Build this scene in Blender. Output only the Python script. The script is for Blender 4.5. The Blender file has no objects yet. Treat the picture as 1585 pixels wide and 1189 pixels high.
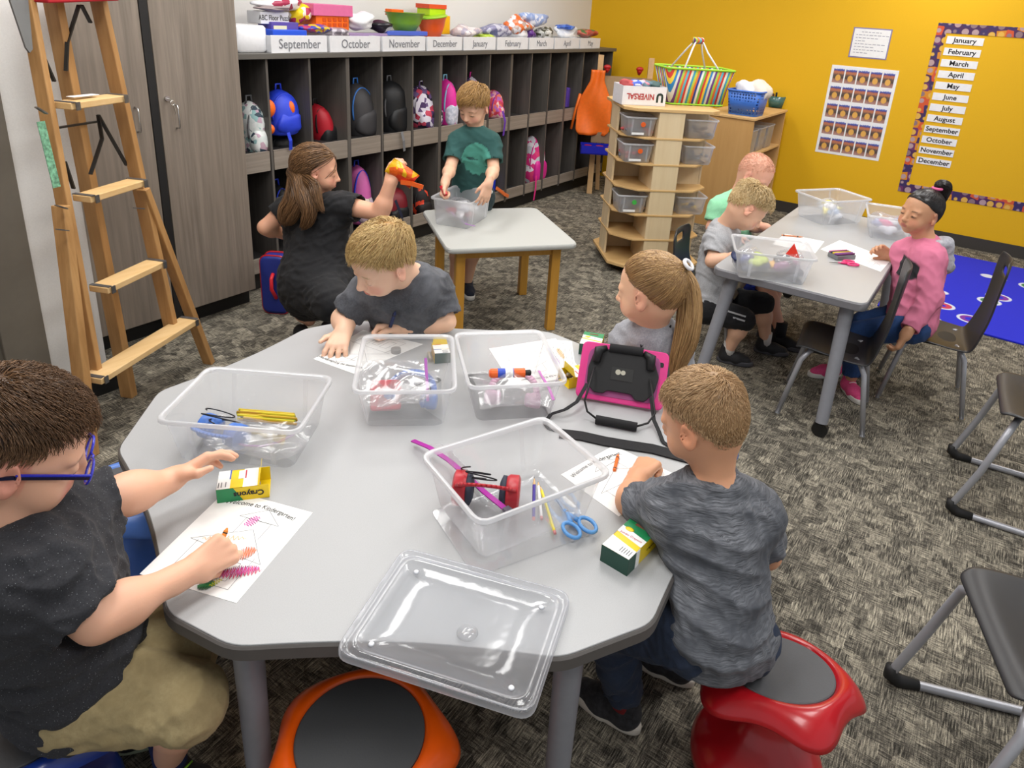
import bpy, bmesh, math, random
import numpy as np
from mathutils import Vector, Matrix

# ---------------------------------------------------------------- camera, world, lights
SC = bpy.context.scene
COL = SC.collection
F, CX, CY, H = 1111.0, 826.7, 423.5, 1.665          # pixels of the 1585x1189 frame, metres
_y, _p, _r = 1.0098, .3535, -.0684
_fwd = np.array([math.sin(_y)*math.cos(_p), math.cos(_y)*math.cos(_p), -math.sin(_p)])
_rt = np.array([math.cos(_y), -math.sin(_y), 0.0]); _dn = np.cross(_fwd, _rt)
RC = np.array([math.cos(_r)*_rt + math.sin(_r)*_dn, -math.sin(_r)*_rt + math.cos(_r)*_dn, _fwd])
CAM0 = np.array([0, 0, H])
def ray(px, py): return np.array([(px-CX)/F, (py-CY)/F, 1.0]) @ RC
def G(px, py, z=0.0): d = ray(px, py); return CAM0 + d*(z-H)/d[2]          # the point of a level plane seen there
def PY(px, py, y): d = ray(px, py); return CAM0 + d*y/d[1]
def PX(px, py, x): d = ray(px, py); return CAM0 + d*x/d[0]
def J(px, py, d): return CAM0 + ray(px, py)*d                               # a point at distance d in front of the lens
def dep(p): return float((RC @ (np.array(p, float)-CAM0))[2])
cd = bpy.data.cameras.new('camera'); cam = bpy.data.objects.new('camera', cd); COL.objects.link(cam)
cd.sensor_width = 36; cd.lens = F/1585*36; cd.clip_start = .05
cd.shift_x = (792.5-CX)/1585; cd.shift_y = (CY-594.5)/1585
cam.matrix_world = Matrix(((RC[0][0], -RC[1][0], -RC[2][0], 0), (RC[0][1], -RC[1][1], -RC[2][1], 0),
                           (RC[0][2], -RC[1][2], -RC[2][2], H), (0, 0, 0, 1)))
SC.camera = cam
SC.view_settings.view_transform = 'Standard'; SC.view_settings.look = 'None'
SC.view_settings.exposure = 0.0; SC.view_settings.gamma = 1.0
try: SC.view_settings.use_curve_mapping = False
except Exception: pass
SC.cycles.use_denoising = True
SC.cycles.max_bounces = 8; SC.cycles.transparent_max_bounces = 24; SC.cycles.diffuse_bounces = 3; SC.cycles.glossy_bounces = 3
SC.cycles.sample_clamp_indirect = 6
W_ = bpy.data.worlds.new('world'); SC.world = W_; W_.use_nodes = True
W_.node_tree.nodes['Background'].inputs[0].default_value = (.93, .96, 1, 1)
W_.node_tree.nodes['Background'].inputs[1].default_value = 0.5
CEIL = 2.85
def area(name, loc, sx, sy, power, col=(1, .985, .96), rot=(0, 0, 0)):
    l = bpy.data.lights.new(name, 'AREA'); l.shape = 'RECTANGLE'; l.size = sx; l.size_y = sy; l.energy = power; l.color = col
    o = bpy.data.objects.new(name, l); o.location = loc; o.rotation_euler = rot; COL.objects.link(o); return o
LAMPS = [(.6, -.6), (2.6, -.6), (4.6, -.6), (.6, 1.3), (2.6, 1.3), (4.6, 1.3), (6.1, .6), (2.6, 2.75), (4.9, 2.75), (1.2, 2.3)]
for lx, ly in LAMPS: area('ceiling_light_glow', (lx, ly, CEIL-.035), 1.15, .55, 17)

# ---------------------------------------------------------------- materials
def lin(c):
    if isinstance(c, str):
        c = c.lstrip('#'); c = [int(c[i:i+2], 16)/255 for i in (0, 2, 4)]
    return tuple(((x/12.92) if x <= .04045 else ((x+.055)/1.055)**2.4) for x in c) + (1,)
MATS = {}
class NT:
    def __init__(s, name):
        s.m = bpy.data.materials.new(name); s.m.use_nodes = True; s.t = s.m.node_tree; s.n = s.t.nodes
        s.b = s.n['Principled BSDF']; s.out = s.n['Material Output']
    def new(s, t, **kw):
        n = s.n.new(t)
        for k, v in kw.items():
            if hasattr(n, k): setattr(n, k, v)
            else: n.inputs[k.replace('_', ' ')].default_value = v
        return n
    def link(s, a, b): s.t.links.new(a, b)
    def coord(s, scale=(1, 1, 1), rot=(0, 0, 0), kind='Object'):
        c = s.new('ShaderNodeTexCoord'); mp = s.new('ShaderNodeMapping'); mp.inputs['Scale'].default_value = scale
        mp.inputs['Rotation'].default_value = rot; s.link(c.outputs[kind], mp.inputs[0]); return mp.outputs[0]
    def noise(s, co, scale=5, detail=3, rough=.5):
        n = s.new('ShaderNodeTexNoise'); n.inputs['Scale'].default_value = scale; n.inputs['Detail'].default_value = detail
        n.inputs['Roughness'].default_value = rough
        if co is not None: s.link(co, n.inputs['Vector'])
        return n.outputs['Fac']
    def ramp(s, fac, stops, interp='LINEAR'):
        r = s.new('ShaderNodeValToRGB'); r.color_ramp.interpolation = interp; e = r.color_ramp.elements
        while len(e) < len(stops): e.new(.5)
        for el, (p, c) in zip(e, stops): el.position = p; el.color = lin(c) if not (isinstance(c, tuple) and len(c) == 4) else c
        s.link(fac, r.inputs[0]); return r.outputs[0]
    def mix(s, fac, a, b, mode='MIX'):
        n = s.new('ShaderNodeMix', data_type='RGBA', blend_type=mode)
        for v, i in ((fac, 0), (a, 6), (b, 7)):
            if hasattr(v, 'is_output'): s.link(v, n.inputs[i])
            else: n.inputs[i].default_value = v if i == 0 else (lin(v) if not (isinstance(v, tuple) and len(v) == 4) else v)
        return n.outputs[2]
    def math(s, op, a, b=None):
        n = s.new('ShaderNodeMath', operation=op)
        for i, v in enumerate((a, b)):
            if v is None: continue
            if hasattr(v, 'is_output'): s.link(v, n.inputs[i])
            else: n.inputs[i].default_value = v
        return n.outputs[0]
    def bump(s, h, strength=.2, dist=.002):
        b = s.new('ShaderNodeBump'); b.inputs['Strength'].default_value = strength; b.inputs['Distance'].default_value = dist
        s.link(h, b.inputs['Height']); s.link(b.outputs[0], s.b.inputs['Normal'])
def plain(name, col, rough=.5, metal=0, noise=0, nscale=40, bump=0, spec=None, emit=0, trans=0, coat=0, sheen=0):
    if name in MATS: return MATS[name]
    t = NT(name); b = t.b
    b.inputs['Roughness'].default_value = rough; b.inputs['Metallic'].default_value = metal
    if spec is not None: b.inputs['Specular IOR Level'].default_value = spec
    if coat: b.inputs['Coat Weight'].default_value = coat; b.inputs['Coat Roughness'].default_value = .1
    if sheen: b.inputs['Sheen Weight'].default_value = sheen
    c = lin(col); co = t.coord()
    f = t.noise(co, nscale, 3)
    k = max(noise, .03)
    lo = tuple(x*(1-k) for x in c[:3])+(1,); hi = tuple(min(1, x*(1+k)) for x in c[:3])+(1,)
    t.link(t.ramp(f, [(.3, lo), (.7, hi)]), b.inputs['Base Color'])
    if bump: t.bump(f, bump, .001)
    if emit: b.inputs['Emission Color'].default_value = c; b.inputs['Emission Strength'].default_value = emit
    if trans: b.inputs['Transmission Weight'].default_value = trans
    MATS[name] = t.m; return t.m
def streak(name, c1, c2, rough=.5, scale=(60, 60, 1.5), c3=None, bump=0, rot=(0, 0, 0), cell=0):
    """grain that runs along the axis of small scale"""
    t = NT(name); co = t.coord(scale, rot)
    f = t.noise(co, 1, 4, .6); f2 = t.noise(t.coord(tuple(x*.12 for x in scale), rot), 1, 2)
    col = t.ramp(f, [(.3, c1), (.7, c2)]); col = t.mix(t.ramp(f2, [(.35, (0, 0, 0)), (.65, (1, 1, 1))]), col, t.mix(.5, col, c3 or c1))
    t.link(col, t.b.inputs['Base Color']); t.b.inputs['Roughness'].default_value = rough
    if bump: t.bump(f, bump, .001)
    MATS[name] = t.m; return t.m
def clear(name, tint='#e8ebf2', body=.22, gloss=.12, rough=.12, glint=True):
    """thin clear plastic: mostly seen through, a milky part, a gloss"""
    t = NT(name); tr = t.new('ShaderNodeBsdfTransparent'); gl = t.new('ShaderNodeBsdfGlossy'); df = t.new('ShaderNodeBsdfDiffuse'); tl = t.new('ShaderNodeBsdfTranslucent')
    gl.inputs['Roughness'].default_value = rough; df.inputs[0].default_value = lin(tint); tl.inputs[0].default_value = lin(tint)
    m0 = t.new('ShaderNodeMixShader'); m0.inputs[0].default_value = .5; t.link(df.outputs[0], m0.inputs[1]); t.link(tl.outputs[0], m0.inputs[2])
    m1 = t.new('ShaderNodeMixShader'); t.link(tr.outputs[0], m1.inputs[1]); t.link(m0.outputs[0], m1.inputs[2])
    lw = t.new('ShaderNodeLayerWeight'); lw.inputs[0].default_value = .35
    t.link(t.math('ADD', t.math('MULTIPLY', lw.outputs['Facing'], .22), body), m1.inputs[0])
    m2 = t.new('ShaderNodeMixShader'); t.link(m1.outputs[0], m2.inputs[1]); t.link(gl.outputs[0], m2.inputs[2])
    t.link(t.math('ADD', t.math('MULTIPLY', lw.outputs['Fresnel'], .25), gloss*.3), m2.inputs[0])
    if glint:
        n = t.noise(t.coord(), 22, 2); bp = t.new('ShaderNodeBump'); bp.inputs['Strength'].default_value = .25; bp.inputs['Distance'].default_value = .004
        t.link(n, bp.inputs['Height']); t.link(bp.outputs[0], gl.inputs['Normal'])
    t.link(m2.outputs[0], t.out.inputs['Surface']); MATS[name] = t.m; return t.m

# ---------------------------------------------------------------- mesh builder
def rotz(a): return np.array([[math.cos(a), -math.sin(a), 0], [math.sin(a), math.cos(a), 0], [0, 0, 1.0]])
def frame(d, up=(0, 0, 1)):
    d = np.array(d, float); d /= np.linalg.norm(d); u = np.array(up, float)
    if abs(d@u)/np.linalg.norm(u) > .98: u = np.array([1.0, 0, 0])
    a = np.cross(d, u); a /= np.linalg.norm(a); b = np.cross(a, d)
    return a, b, d                                        # side, up, along
def world_of(o):
    m = Matrix.Identity(4)
    while o is not None: m = o.matrix_basis @ m; o = o.parent
    return m
class MB:
    def __init__(s): s.v = []; s.f = []; s.mi = []; s.cur = 0; s.T = None
    def add(s, vs, fs):
        n = len(s.v); 
        for q in vs:
            q = np.array(q, float)
            if s.T is not None: q = s.T[0] @ q + s.T[1]
            s.v.append(tuple(q))
        for q in fs: s.f.append(tuple(i+n for i in q)); s.mi.append(s.cur)
        return s
    def at(s, loc=(0, 0, 0), a=0, R=None): s.T = (rotz(a) if R is None else np.array(R, float), np.array(loc, float)); return s
    def box(s, x0, x1, y0, y1, z0, z1):
        return s.add([(x0,y0,z0),(x1,y0,z0),(x1,y1,z0),(x0,y1,z0),(x0,y0,z1),(x1,y0,z1),(x1,y1,z1),(x0,y1,z1)],
                     [(0,3,2,1),(4,5,6,7),(0,1,5,4),(1,2,6,5),(2,3,7,6),(3,0,4,7)])
    def bar(s, a, b, w, t, up=(0, 0, 1)):
        a = np.array(a, float); b = np.array(b, float); x, y, d = frame(b-a, up); x = x*w/2; y = y*t/2
        return s.add([a-x-y, a+x-y, a+x+y, a-x+y, b-x-y, b+x-y, b+x+y, b-x+y], [(0,3,2,1),(4,5,6,7),(0,1,5,4),(1,2,6,5),(2,3,7,6),(3,0,4,7)])
    def tube(s, pts, r, n=10, caps=True, closed=False):
        pts = [np.array(p, float) for p in pts]; m = len(pts); rs = r if hasattr(r, '__len__') else [r]*m
        vs = []; pa = None
        for i, p in enumerate(pts):
            if closed: d = pts[(i+1) % m]-pts[i-1]
            else: d = pts[min(i+1, m-1)]-pts[max(i-1, 0)]
            if np.linalg.norm(d) < 1e-9: d = np.array([0, 0, 1.0])
            d = d/np.linalg.norm(d)
            if pa is None: pa, _, _ = frame(d)
            else:
                pa = pa-d*(pa@d); pa /= np.linalg.norm(pa)
            pb = np.cross(d, pa)
            for k in range(n):
                t = 2*math.pi*k/n; vs.append(p+rs[i]*(math.cos(t)*pa+math.sin(t)*pb))
        fs = []
        for i in range(m if closed else m-1):
            for k in range(n):
                a = i*n+k; b = i*n+(k+1) % n; c = ((i+1) % m)*n+(k+1) % n; d = ((i+1) % m)*n+k; fs.append((a, b, c, d))
        if caps and not closed: fs.append(tuple(range(n-1, -1, -1))); fs.append(tuple((m-1)*n+k for k in range(n)))
        return s.add(vs, fs)
    def lathe(s, prof, n=24, cx=0, cy=0, sx=1, sy=1, fn=None):
        vs = []; fs = []; m = len(prof)
        for r, z in prof:
            for k in range(n):
                t = 2*math.pi*k/n; x, y, zz = r*math.cos(t)*sx, r*math.sin(t)*sy, z
                if fn: x, y, zz = fn(x, y, zz, t, r)
                vs.append((cx+x, cy+y, zz))
        for i in range(m-1):
            for k in range(n): fs.append((i*n+k, i*n+(k+1) % n, (i+1)*n+(k+1) % n, (i+1)*n+k))
        if prof[0][0] > 1e-6: fs.append(tuple(range(n-1, -1, -1)))
        if prof[-1][0] > 1e-6: fs.append(tuple((m-1)*n+k for k in range(n)))
        return s.add(vs, fs)
    def prism(s, poly, z0, z1, inset=0):
        """poly in plan, extruded z0..z1, softened edge when inset > 0"""
        n = len(poly); c = np.mean(np.array(poly), 0)
        rings = [(0, z0), (0, z1)] if not inset else [(inset, z0), (0, z0+inset), (0, z1-inset), (inset, z1)]
        vs = []
        for ins, z in rings:
            for p in poly:
                d = c-np.array(p); L = np.linalg.norm(d); q = np.array(p)+d/L*ins; vs.append((q[0], q[1], z))
        fs = []
        for i in range(len(rings)-1):
            for k in range(n): fs.append((i*n+k, i*n+(k+1) % n, (i+1)*n+(k+1) % n, (i+1)*n+k))
        fs.append(tuple(range(n-1, -1, -1))); fs.append(tuple((len(rings)-1)*n+k for k in range(n)))
        return s.add(vs, fs)
    def shell(s, rings, close=True):
        """rings: lists of points of the same length; joined in order"""
        n = len(rings[0]); vs = [p for r in rings for p in r]; fs = []
        for i in range(len(rings)-1):
            for k in range(n if close else n-1): fs.append((i*n+k, i*n+(k+1) % n, (i+1)*n+(k+1) % n, (i+1)*n+k))
        return s.add(vs, fs)
    def grid(s, fn, nu, nv):
        vs = [fn(i/(nu-1), j/(nv-1)) for j in range(nv) for i in range(nu)]
        return s.add(vs, [(j*nu+i, j*nu+i+1, (j+1)*nu+i+1, (j+1)*nu+i) for j in range(nv-1) for i in range(nu-1)])
    def ball(s, c, r, n=14, m=9, R=None):
        rr = np.array(r if hasattr(r, '__len__') else (r, r, r), float); c = np.array(c, float); R = np.eye(3) if R is None else np.array(R)
        vs = []; fs = []
        for i in range(m+1):
            a = math.pi*i/m
            for k in range(n):
                t = 2*math.pi*k/n; vs.append(c + R @ (rr*np.array([math.sin(a)*math.cos(t), math.sin(a)*math.sin(t), math.cos(a)])))
        for i in range(m):
            for k in range(n): fs.append((i*n+k, (i+1)*n+k, (i+1)*n+(k+1) % n, i*n+(k+1) % n))
        return s.add(vs, fs)
    def mat(s, i): s.cur = i; return s
    def build(s, name, mats, parent=None, smooth=False, bevel=0, local=False, sub=0, wn=False, thick=0):
        me = bpy.data.meshes.new(name); me.from_pydata(s.v, [], s.f); 
        for m in (mats if isinstance(mats, (list, tuple)) else [mats]): me.materials.append(m)
        if max(s.mi or [0]): me.polygons.foreach_set('material_index', s.mi)
        o = bpy.data.objects.new(name, me); COL.objects.link(o)
        if parent is not None:
            o.parent = parent
            if not local: me.transform(world_of(parent).inverted())
        bm = bmesh.new(); bm.from_mesh(me); bmesh.ops.remove_doubles(bm, verts=bm.verts, dist=1e-6); bmesh.ops.recalc_face_normals(bm, faces=bm.faces); bm.to_mesh(me); bm.free()
        if smooth:
            for p in me.polygons: p.use_smooth = True
            if smooth != True:
                try: me.set_sharp_from_angle(angle=math.radians(smooth))
                except Exception: pass
        if thick: md = o.modifiers.new('s', 'SOLIDIFY'); md.thickness = thick; md.offset = 0
        if bevel: md = o.modifiers.new('b', 'BEVEL'); md.width = bevel; md.segments = 2; md.limit_method = 'ANGLE'; md.angle_limit = math.radians(40); md.harden_normals = False
        if sub: md = o.modifiers.new('u', 'SUBSURF'); md.levels = md.render_levels = sub
        return o
def tag(o, label=None, cat=None, group=None, kind=None):
    if label: o['label'] = label
    if cat: o['category'] = cat
    if group: o['group'] = group
    if kind: o['kind'] = kind
    return o
def thing(name, label, cat, loc=(0, 0, 0), rz=0, group=None):
    o = bpy.data.objects.new(name, None); COL.objects.link(o); o.location = tuple(float(x) for x in loc); o.rotation_euler = (0, 0, rz); o.empty_display_size = .05
    return tag(o, label, cat, group)
def struct(o): o['kind'] = 'structure'; return o
def copy_tree(o, parent=None):
    c = o.copy(); COL.objects.link(c)
    if parent is not None: c.parent = parent
    for ch in o.children: copy_tree(ch, c)
    return c
FONT = None
def text(s, size, mat, parent, R, loc, name='lettering', extrude=.0004, align='CENTER', sx=1.0, local=False, bold=0, warp=None, spacing=1.0):
    """lettering as a mesh; R columns = reading direction, up, out"""
    cu = bpy.data.curves.new(name, 'FONT'); cu.body = s; cu.size = size; cu.extrude = extrude; cu.align_x = align; cu.align_y = 'CENTER'; cu.offset = bold; cu.resolution_u = 3; cu.space_character = spacing
    to = bpy.data.objects.new(name, cu); me = bpy.data.meshes.new_from_object(to); bpy.data.objects.remove(to)
    R = np.array(R, float); loc = np.array(loc, float)
    co = np.empty(len(me.vertices)*3); me.vertices.foreach_get('co', co); co = co.reshape(-1, 3); co[:, 0] *= sx
    if warp: co = warp(co)
    co = co @ R.T + loc; me.vertices.foreach_set('co', co.ravel()); me.materials.clear(); me.materials.append(mat)
    o = bpy.data.objects.new(name, me); COL.objects.link(o)
    if parent is not None:
        o.parent = parent
        if not local: me.transform(world_of(parent).inverted())
    return o
def cols(*v): return np.array(v, float).T
def poly_round(poly, r, n=5):
    out = []; m = len(poly)
    for i in range(m):
        p0, p, p1 = (np.array(poly[(i+k) % m], float) for k in (-1, 0, 1))
        a = (p0-p)/np.linalg.norm(p0-p); b = (p1-p)/np.linalg.norm(p1-p); rr = min(r, np.linalg.norm(p0-p)*.45, np.linalg.norm(p1-p)*.45)
        A, B = p+a*rr, p+b*rr
        for k in range(n+1): t = k/n; out.append((1-t)**2*A+2*t*(1-t)*p+t*t*B)
    return out
def rrect(w, h, r, n=4): return poly_round([(-w/2, -h/2), (w/2, -h/2), (w/2, h/2), (-w/2, h/2)], r, n)
rnd = random.Random(7)
# ---------------------------------------------------------------- the room
def carpet():
    t = NT('carpet'); co = t.coord((1, 1, 1), (0, 0, .04))
    cell = t.new('ShaderNodeTexVoronoi', distance='CHEBYCHEV'); cell.inputs['Scale'].default_value = 21; cell.inputs['Randomness'].default_value = .75; t.link(co, cell.inputs['Vector'])
    sep = t.new('ShaderNodeSeparateColor'); t.link(cell.outputs['Color'], sep.inputs[0])
    nx = t.noise(t.coord((22, 260, 1)), 1, 3, .6); ny = t.noise(t.coord((260, 22, 1)), 1, 3, .6)
    big = t.noise(t.coord((26, 30, 1)), 1, 3, .6); fine = t.noise(t.coord((420, 420, 1)), 1, 2, .7)
    dirn = t.mix(t.ramp(sep.outputs[0], [(.46, (0, 0, 0)), (.5, (1, 1, 1))]), nx, ny)
    dirn = t.math('ADD', t.math('MULTIPLY', dirn, .45), t.math('ADD', t.math('MULTIPLY', nx, .36), t.math('MULTIPLY', ny, .12)))
    v = t.math('ADD', t.math('ADD', t.math('MULTIPLY', dirn, .85), t.math('MULTIPLY', sep.outputs[1], .10)), t.math('ADD', t.math('MULTIPLY', big, .14), t.math('MULTIPLY', fine, .34)))
    v = t.math('SUBTRACT', v, .215)
    col = t.ramp(v, [(.34, '#312f2a'), (.43, '#55514a'), (.51, '#837d70'), (.60, '#b3ab98'), (.71, '#ded5c2')])
    t.link(col, t.b.inputs['Base Color']); t.b.inputs['Roughness'].default_value = .95; t.b.inputs['Specular IOR Level'].default_value = .1
    t.bump(t.math('ADD', fine, dirn), .5, .003); return t.m
M_carpet = carpet()
struct(MB().box(-2.5, 7.6, -2.5, 4.0, -.05, 0).build('floor', M_carpet))
M_white = plain('white_wall_paint', '#e2e0dc', .8, bump=.15, nscale=200)
M_cream = plain('cream_wall_paint', '#f4ead2', .8)
M_yellow = plain('yellow_wall_paint', '#e8b400', .7, noise=.03, nscale=180, bump=.2)
struct(MB().box(-2.5, 6.9, 3.86, 4.0, 0, CEIL).build('wall_back', M_white))
struct(MB().box(6.9, 7.05, -2.5, 4.0, 0, CEIL).build('wall_right', M_yellow))
struct(MB().box(-2.5, 7.1, -2.5, 4.0, CEIL, CEIL+.1).build('ceiling', plain('ceiling_tile', '#f0efec', .9)))
M_base = plain('dark_rubber_base', '#3b3733', .6)
M_black = plain('black_base', '#141313', .6)
struct(MB().box(6.888, 6.9, -2.5, 3.45, 0, .1).build('baseboard_right', M_base))
YW = 2.952
struct(MB().box(1.113, 1.33, YW, 3.86, 0, CEIL).build('wall_left', M_white))
struct(MB().box(1.113, 1.36, YW-.012, YW, 0, .105).build('baseboard_left', M_black))
# door frame and the leaf standing open in it
M_frame = plain('door_frame_paint', '#6b6459', .55)
df = MB().box(.965, 1.113, YW-.035, YW+.1, 0, 2.3).box(.90, .97, YW-.012, YW+.1, 0, 2.3).build('door_1', M_frame, bevel=.004); struct(df)
M_oak = plain('oak_door_veneer', '#c08a3c', .5, noise=.12, nscale=8)
dl = MB().box(-.1, .865, YW+.02, YW+.06, .01, 2.25).build('door_leaf', M_oak, df)
tag(dl, 'orange-brown oak door leaf')
M_steel = plain('brushed_steel', '#8f9193', .35, metal=.9)
hg = MB().box(.82, .895, YW-.012, YW+.02, .33, .62)
for z in (.38, .46, .54): hg.ball((.86, YW-.014, z), .007, 8, 5)
hg.tube([(.905, YW-.01, .33), (.905, YW-.01, .62)], .009)
hg.build('hinge', M_steel, df)
for lx, ly in LAMPS:
    t = thing('ceiling_light', 'recessed white rectangular ceiling light panel above the classroom', 'ceiling light', (lx, ly, CEIL), group='ceiling light panels')
    MB().box(-.61, .61, -.31, .31, -.02, 0).build('frame', plain('light_frame', '#e8e8e8', .5), t, local=True)
    MB().box(-.57, .57, -.27, .27, -.026, -.02).build('diffuser', plain('light_diffuser', '#ffffff', .5, emit=3), t, local=True)

# ---------------------------------------------------------------- tall closets
M_lam = streak('grey_oak_laminate', '#6f655b', '#8e8276', .5, (55, 55, 2.2), '#807468')
M_lamd = streak('dark_oak_laminate', '#4a4643', '#625d58', .5, (55, 55, 2.2), '#55504b')
M_lamh = streak('grey_oak_laminate_along', '#7d7369', '#9b9085', .5, (2.2, 55, 55), '#8c8277')
M_dark = plain('charcoal_laminate', '#2c2a2a', .55, noise=.08)
M_chrome = plain('satin_chrome', '#c9c9c9', .25, metal=1)
YC = 3.27
def closet(x0, x1, label, lock):
    t = thing('tall_closet', label, 'closet', ((x0+x1)/2, YC+.28, 0)); w = (x1-x0)/2
    MB().box(-w, w, -.26, .30, .1, 2.4).build('body', M_dark, t, local=True)
    MB().box(-w+.01, w-.0, -.21, .30, 0, .1).build('plinth', M_black, t, local=True)
    d = MB().box(-w+.004, w-.004, -.28, -.262, .1, 2.395).build('door', M_lam, t, local=True, bevel=.0015)
    hx = w-.075 if not lock else -w+.075
    hz = 1.08
    MB().tube([(hx, -.281, hz-.055), (hx, -.305, hz-.052), (hx, -.31, hz-.04), (hx, -.31, hz+.04), (hx, -.305, hz+.052), (hx, -.281, hz+.055)], .004, 8).build('handle', M_chrome, d, True, local=True)
    if lock:
        MB().tube([(hx-.035, -.281, hz+.085), (hx-.035, -.292, hz+.085)], .011, 14).build('lock', M_chrome, d, 40, local=True)
        k = MB().bar((hx-.035, -.292, hz+.085), (hx-.035, -.325, hz+.083), .012, .002)
        k.tube([(hx-.035+.010*math.cos(a), -.328, hz+.07+.010*math.sin(a)) for a in np.linspace(0, 2*math.pi, 13)], .0018, 6, False)
        k.bar((hx-.03, -.328, hz+.06), (hx-.024, -.33, hz+.015), .007, .002)
        k.build('key', plain('nickel_key', '#d8d6cf', .3, metal=1), d, local=True)
    return t
closet(1.345, 1.831, 'tall grey wood-grain closet nearest the ladder, its door with a bar handle', False)
closet(1.868, 2.308, 'tall grey wood-grain closet with keys hanging from its lock', True)
MB().box(1.831, 1.868, YC-.0, YC+.5, .0, 2.4).build('gap_filler', M_black)['kind'] = 'structure'  # black block standing in for the dark gap between the closets
bpy.data.objects['gap_filler'].name = 'closet_gap_black'

# ---------------------------------------------------------------- cubbies
YF, YB = 3.42, 3.84
ZT, ZS0, ZS1, ZB0, ZB1 = 1.315, .705, .815, .115, .2
XD = [2.29+.2895*k for k in range(16)]
ordn = ['nearest the tall closet', 'behind the kneeling woman', 'behind the standing boy', 'right of the standing boy', 'in the corner behind the easel']
for u in range(5):
    x0, x1 = XD[3*u], XD[3*u+3]; xm = (x0+x1)/2
    t = thing('cubby_unit', 'dark two-tier coat cubby unit with three bays, '+ordn[u], 'cubby', (xm, (YF+YB)/2, 0), group='coat cubby units along the back wall')
    if u == 0: x0 = 2.312
    BY = [x0, XD[3*u+1], XD[3*u+2], x1]
    for k, xx in enumerate(BY):
        a, b = (xx, xx+.014) if k == 0 else ((xx-.014, xx) if k == 3 else (xx-.007, xx+.007))
        MB().box(a, b, YF, YB, .1, ZT).build('upright_panel', M_lamd, t)
    MB().box(x0+.014, x1-.014, YB-.012, YB, .1, ZT).build('back_panel', M_dark, t)
    MB().box(x0+.014, x1-.014, YF+.02, YB-.012, ZS1-.03, ZS1-.01).build('shelf', M_dark, t)
    MB().box(x0+.014, x1-.014, YF+.02, YB-.012, ZB1-.05, ZB1-.03).build('bottom_shelf', M_dark, t)
    for k in range(3):
        a, b = BY[k]+.0145, BY[k+1]-.0145; MB().box(a, b, YF+.002, YF+.02, ZS0, ZS1).build('rail', M_lamh, t)
        MB().box(a, b, YF+.002, YF+.02, ZB0, ZB1).build('rail', M_lamh, t)
    MB().box(x0, x1, YF+.05, YB, 0, .1).build('plinth', M_black, t)
    for k in range(3):
        xh = (BY[k]+BY[k+1])/2
        for z in (1.19, .62): MB().tube([(xh, YB-.012, z), (xh, YB-.05, z-.01), (xh, YB-.06, z+.02)], .004, 6).build('coat_hook', M_chrome, t, True)
tp = MB().box(2.312, 6.66, YF-.02, YB+.015, ZT, 1.345).build('cubby_worktop', plain('dark_worktop_laminate', '#5e5b56', .45, noise=.06, nscale=300), bevel=.003)
tag(tp, 'long dark grey worktop lying over the coat cubbies', 'worktop')

# ---------------------------------------------------------------- posters and calendar on the yellow wall
XW = 6.9
M_paper = plain('white_paper', '#f2f2f0', .7); M_ink = plain('black_ink', '#1d1b1e', .6); M_grayink = plain('pencil_grey', '#6b6b70', .7)
RWALL = cols((0, -1, 0), (0, 0, 1), (-1, 0, 0))
def onwall(y, z, off=.004): return np.array([XW-off, y, z])
t = thing('notice_sheet', 'white notice sheet with a lilac border taped above the chart', 'sign', (XW, 1.14, 1.57))
MB().box(XW-.003, XW-.0005, .985, 1.29, 1.445, 1.69).build('border', plain('lilac_border', '#8d84a8', .7), t)
MB().box(XW-.0045, XW-.003, .995, 1.28, 1.455, 1.68).build('paper', M_paper, t)
ln = MB()                                               # the sheet's lines are too small to read: rows of grey print
rs = random.Random(3)
for k, (w0, w1) in enumerate([(.06, .22), (.02, .26), (.02, .20), (.02, .08), (.02, .25), (.02, .17), (.02, .24), (.02, .12)]):
    y = 1.28-w0; z = 1.655-.024*k
    while y > 1.28-w1: q = rs.uniform(.012, .03); ln.box(XW-.0052, XW-.0045, y-q, y, z-.0028, z+.0028); y -= q+.008
tag(ln.build('printed_lines', plain('faint_ink', '#a3a3ae', .7), t), 'faint grey printed lines')

t = thing('picture_chart', 'white wall chart with twenty-five small colour pictures in a grid', 'chart', (XW, 1.13, .99))
MB().box(XW-.003, XW-.0005, .865, 1.405, .605, 1.37).build('paper', M_paper, t)
def pic_mat():
    m = NT('small_picture_print'); c = m.new('ShaderNodeTexCoord'); sp = m.new('ShaderNodeSeparateXYZ'); m.link(c.outputs['Generated'], sp.inputs[0])
    n = m.noise(m.coord((9, 9, 9), kind='Generated'), 1, 2)
    z = m.math('ADD', sp.outputs['Z'], m.math('MULTIPLY', m.math('SUBTRACT', n, .5), .18))
    base = m.ramp(z, [(.0, '#b58f86'), (.2, '#9b6c5c'), (.3, '#4a4038'), (.5, '#6b5148'), (.6, '#c07a52'), (.7, '#b56a58'), (.74, '#3d3f86'), (.82, '#5f6fb8'), (.86, '#eef0f4')])
    y = m.math('SUBTRACT', sp.outputs['Y'], .5); zz = m.math('MULTIPLY', m.math('SUBTRACT', sp.outputs['Z'], .3), 1.3)
    r = m.math('SQRT', m.math('ADD', m.math('MULTIPLY', y, y), m.math('MULTIPLY', zz, zz)))
    m.link(m.mix(m.ramp(r, [(.22, (1, 1, 1)), (.27, (0, 0, 0))]), base, '#e3ac52'), m.b.inputs['Base Color']); m.b.inputs['Roughness'].default_value = .6; return m.m
M_pic = pic_mat()
for i in range(5):
    for j in range(5):
        y1 = 1.382-.101*i; z1 = 1.362-.149*j
        MB().box(XW-.0045, XW-.003, y1-.089, y1, z1-.138, z1).build('picture', M_pic, t)
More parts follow.
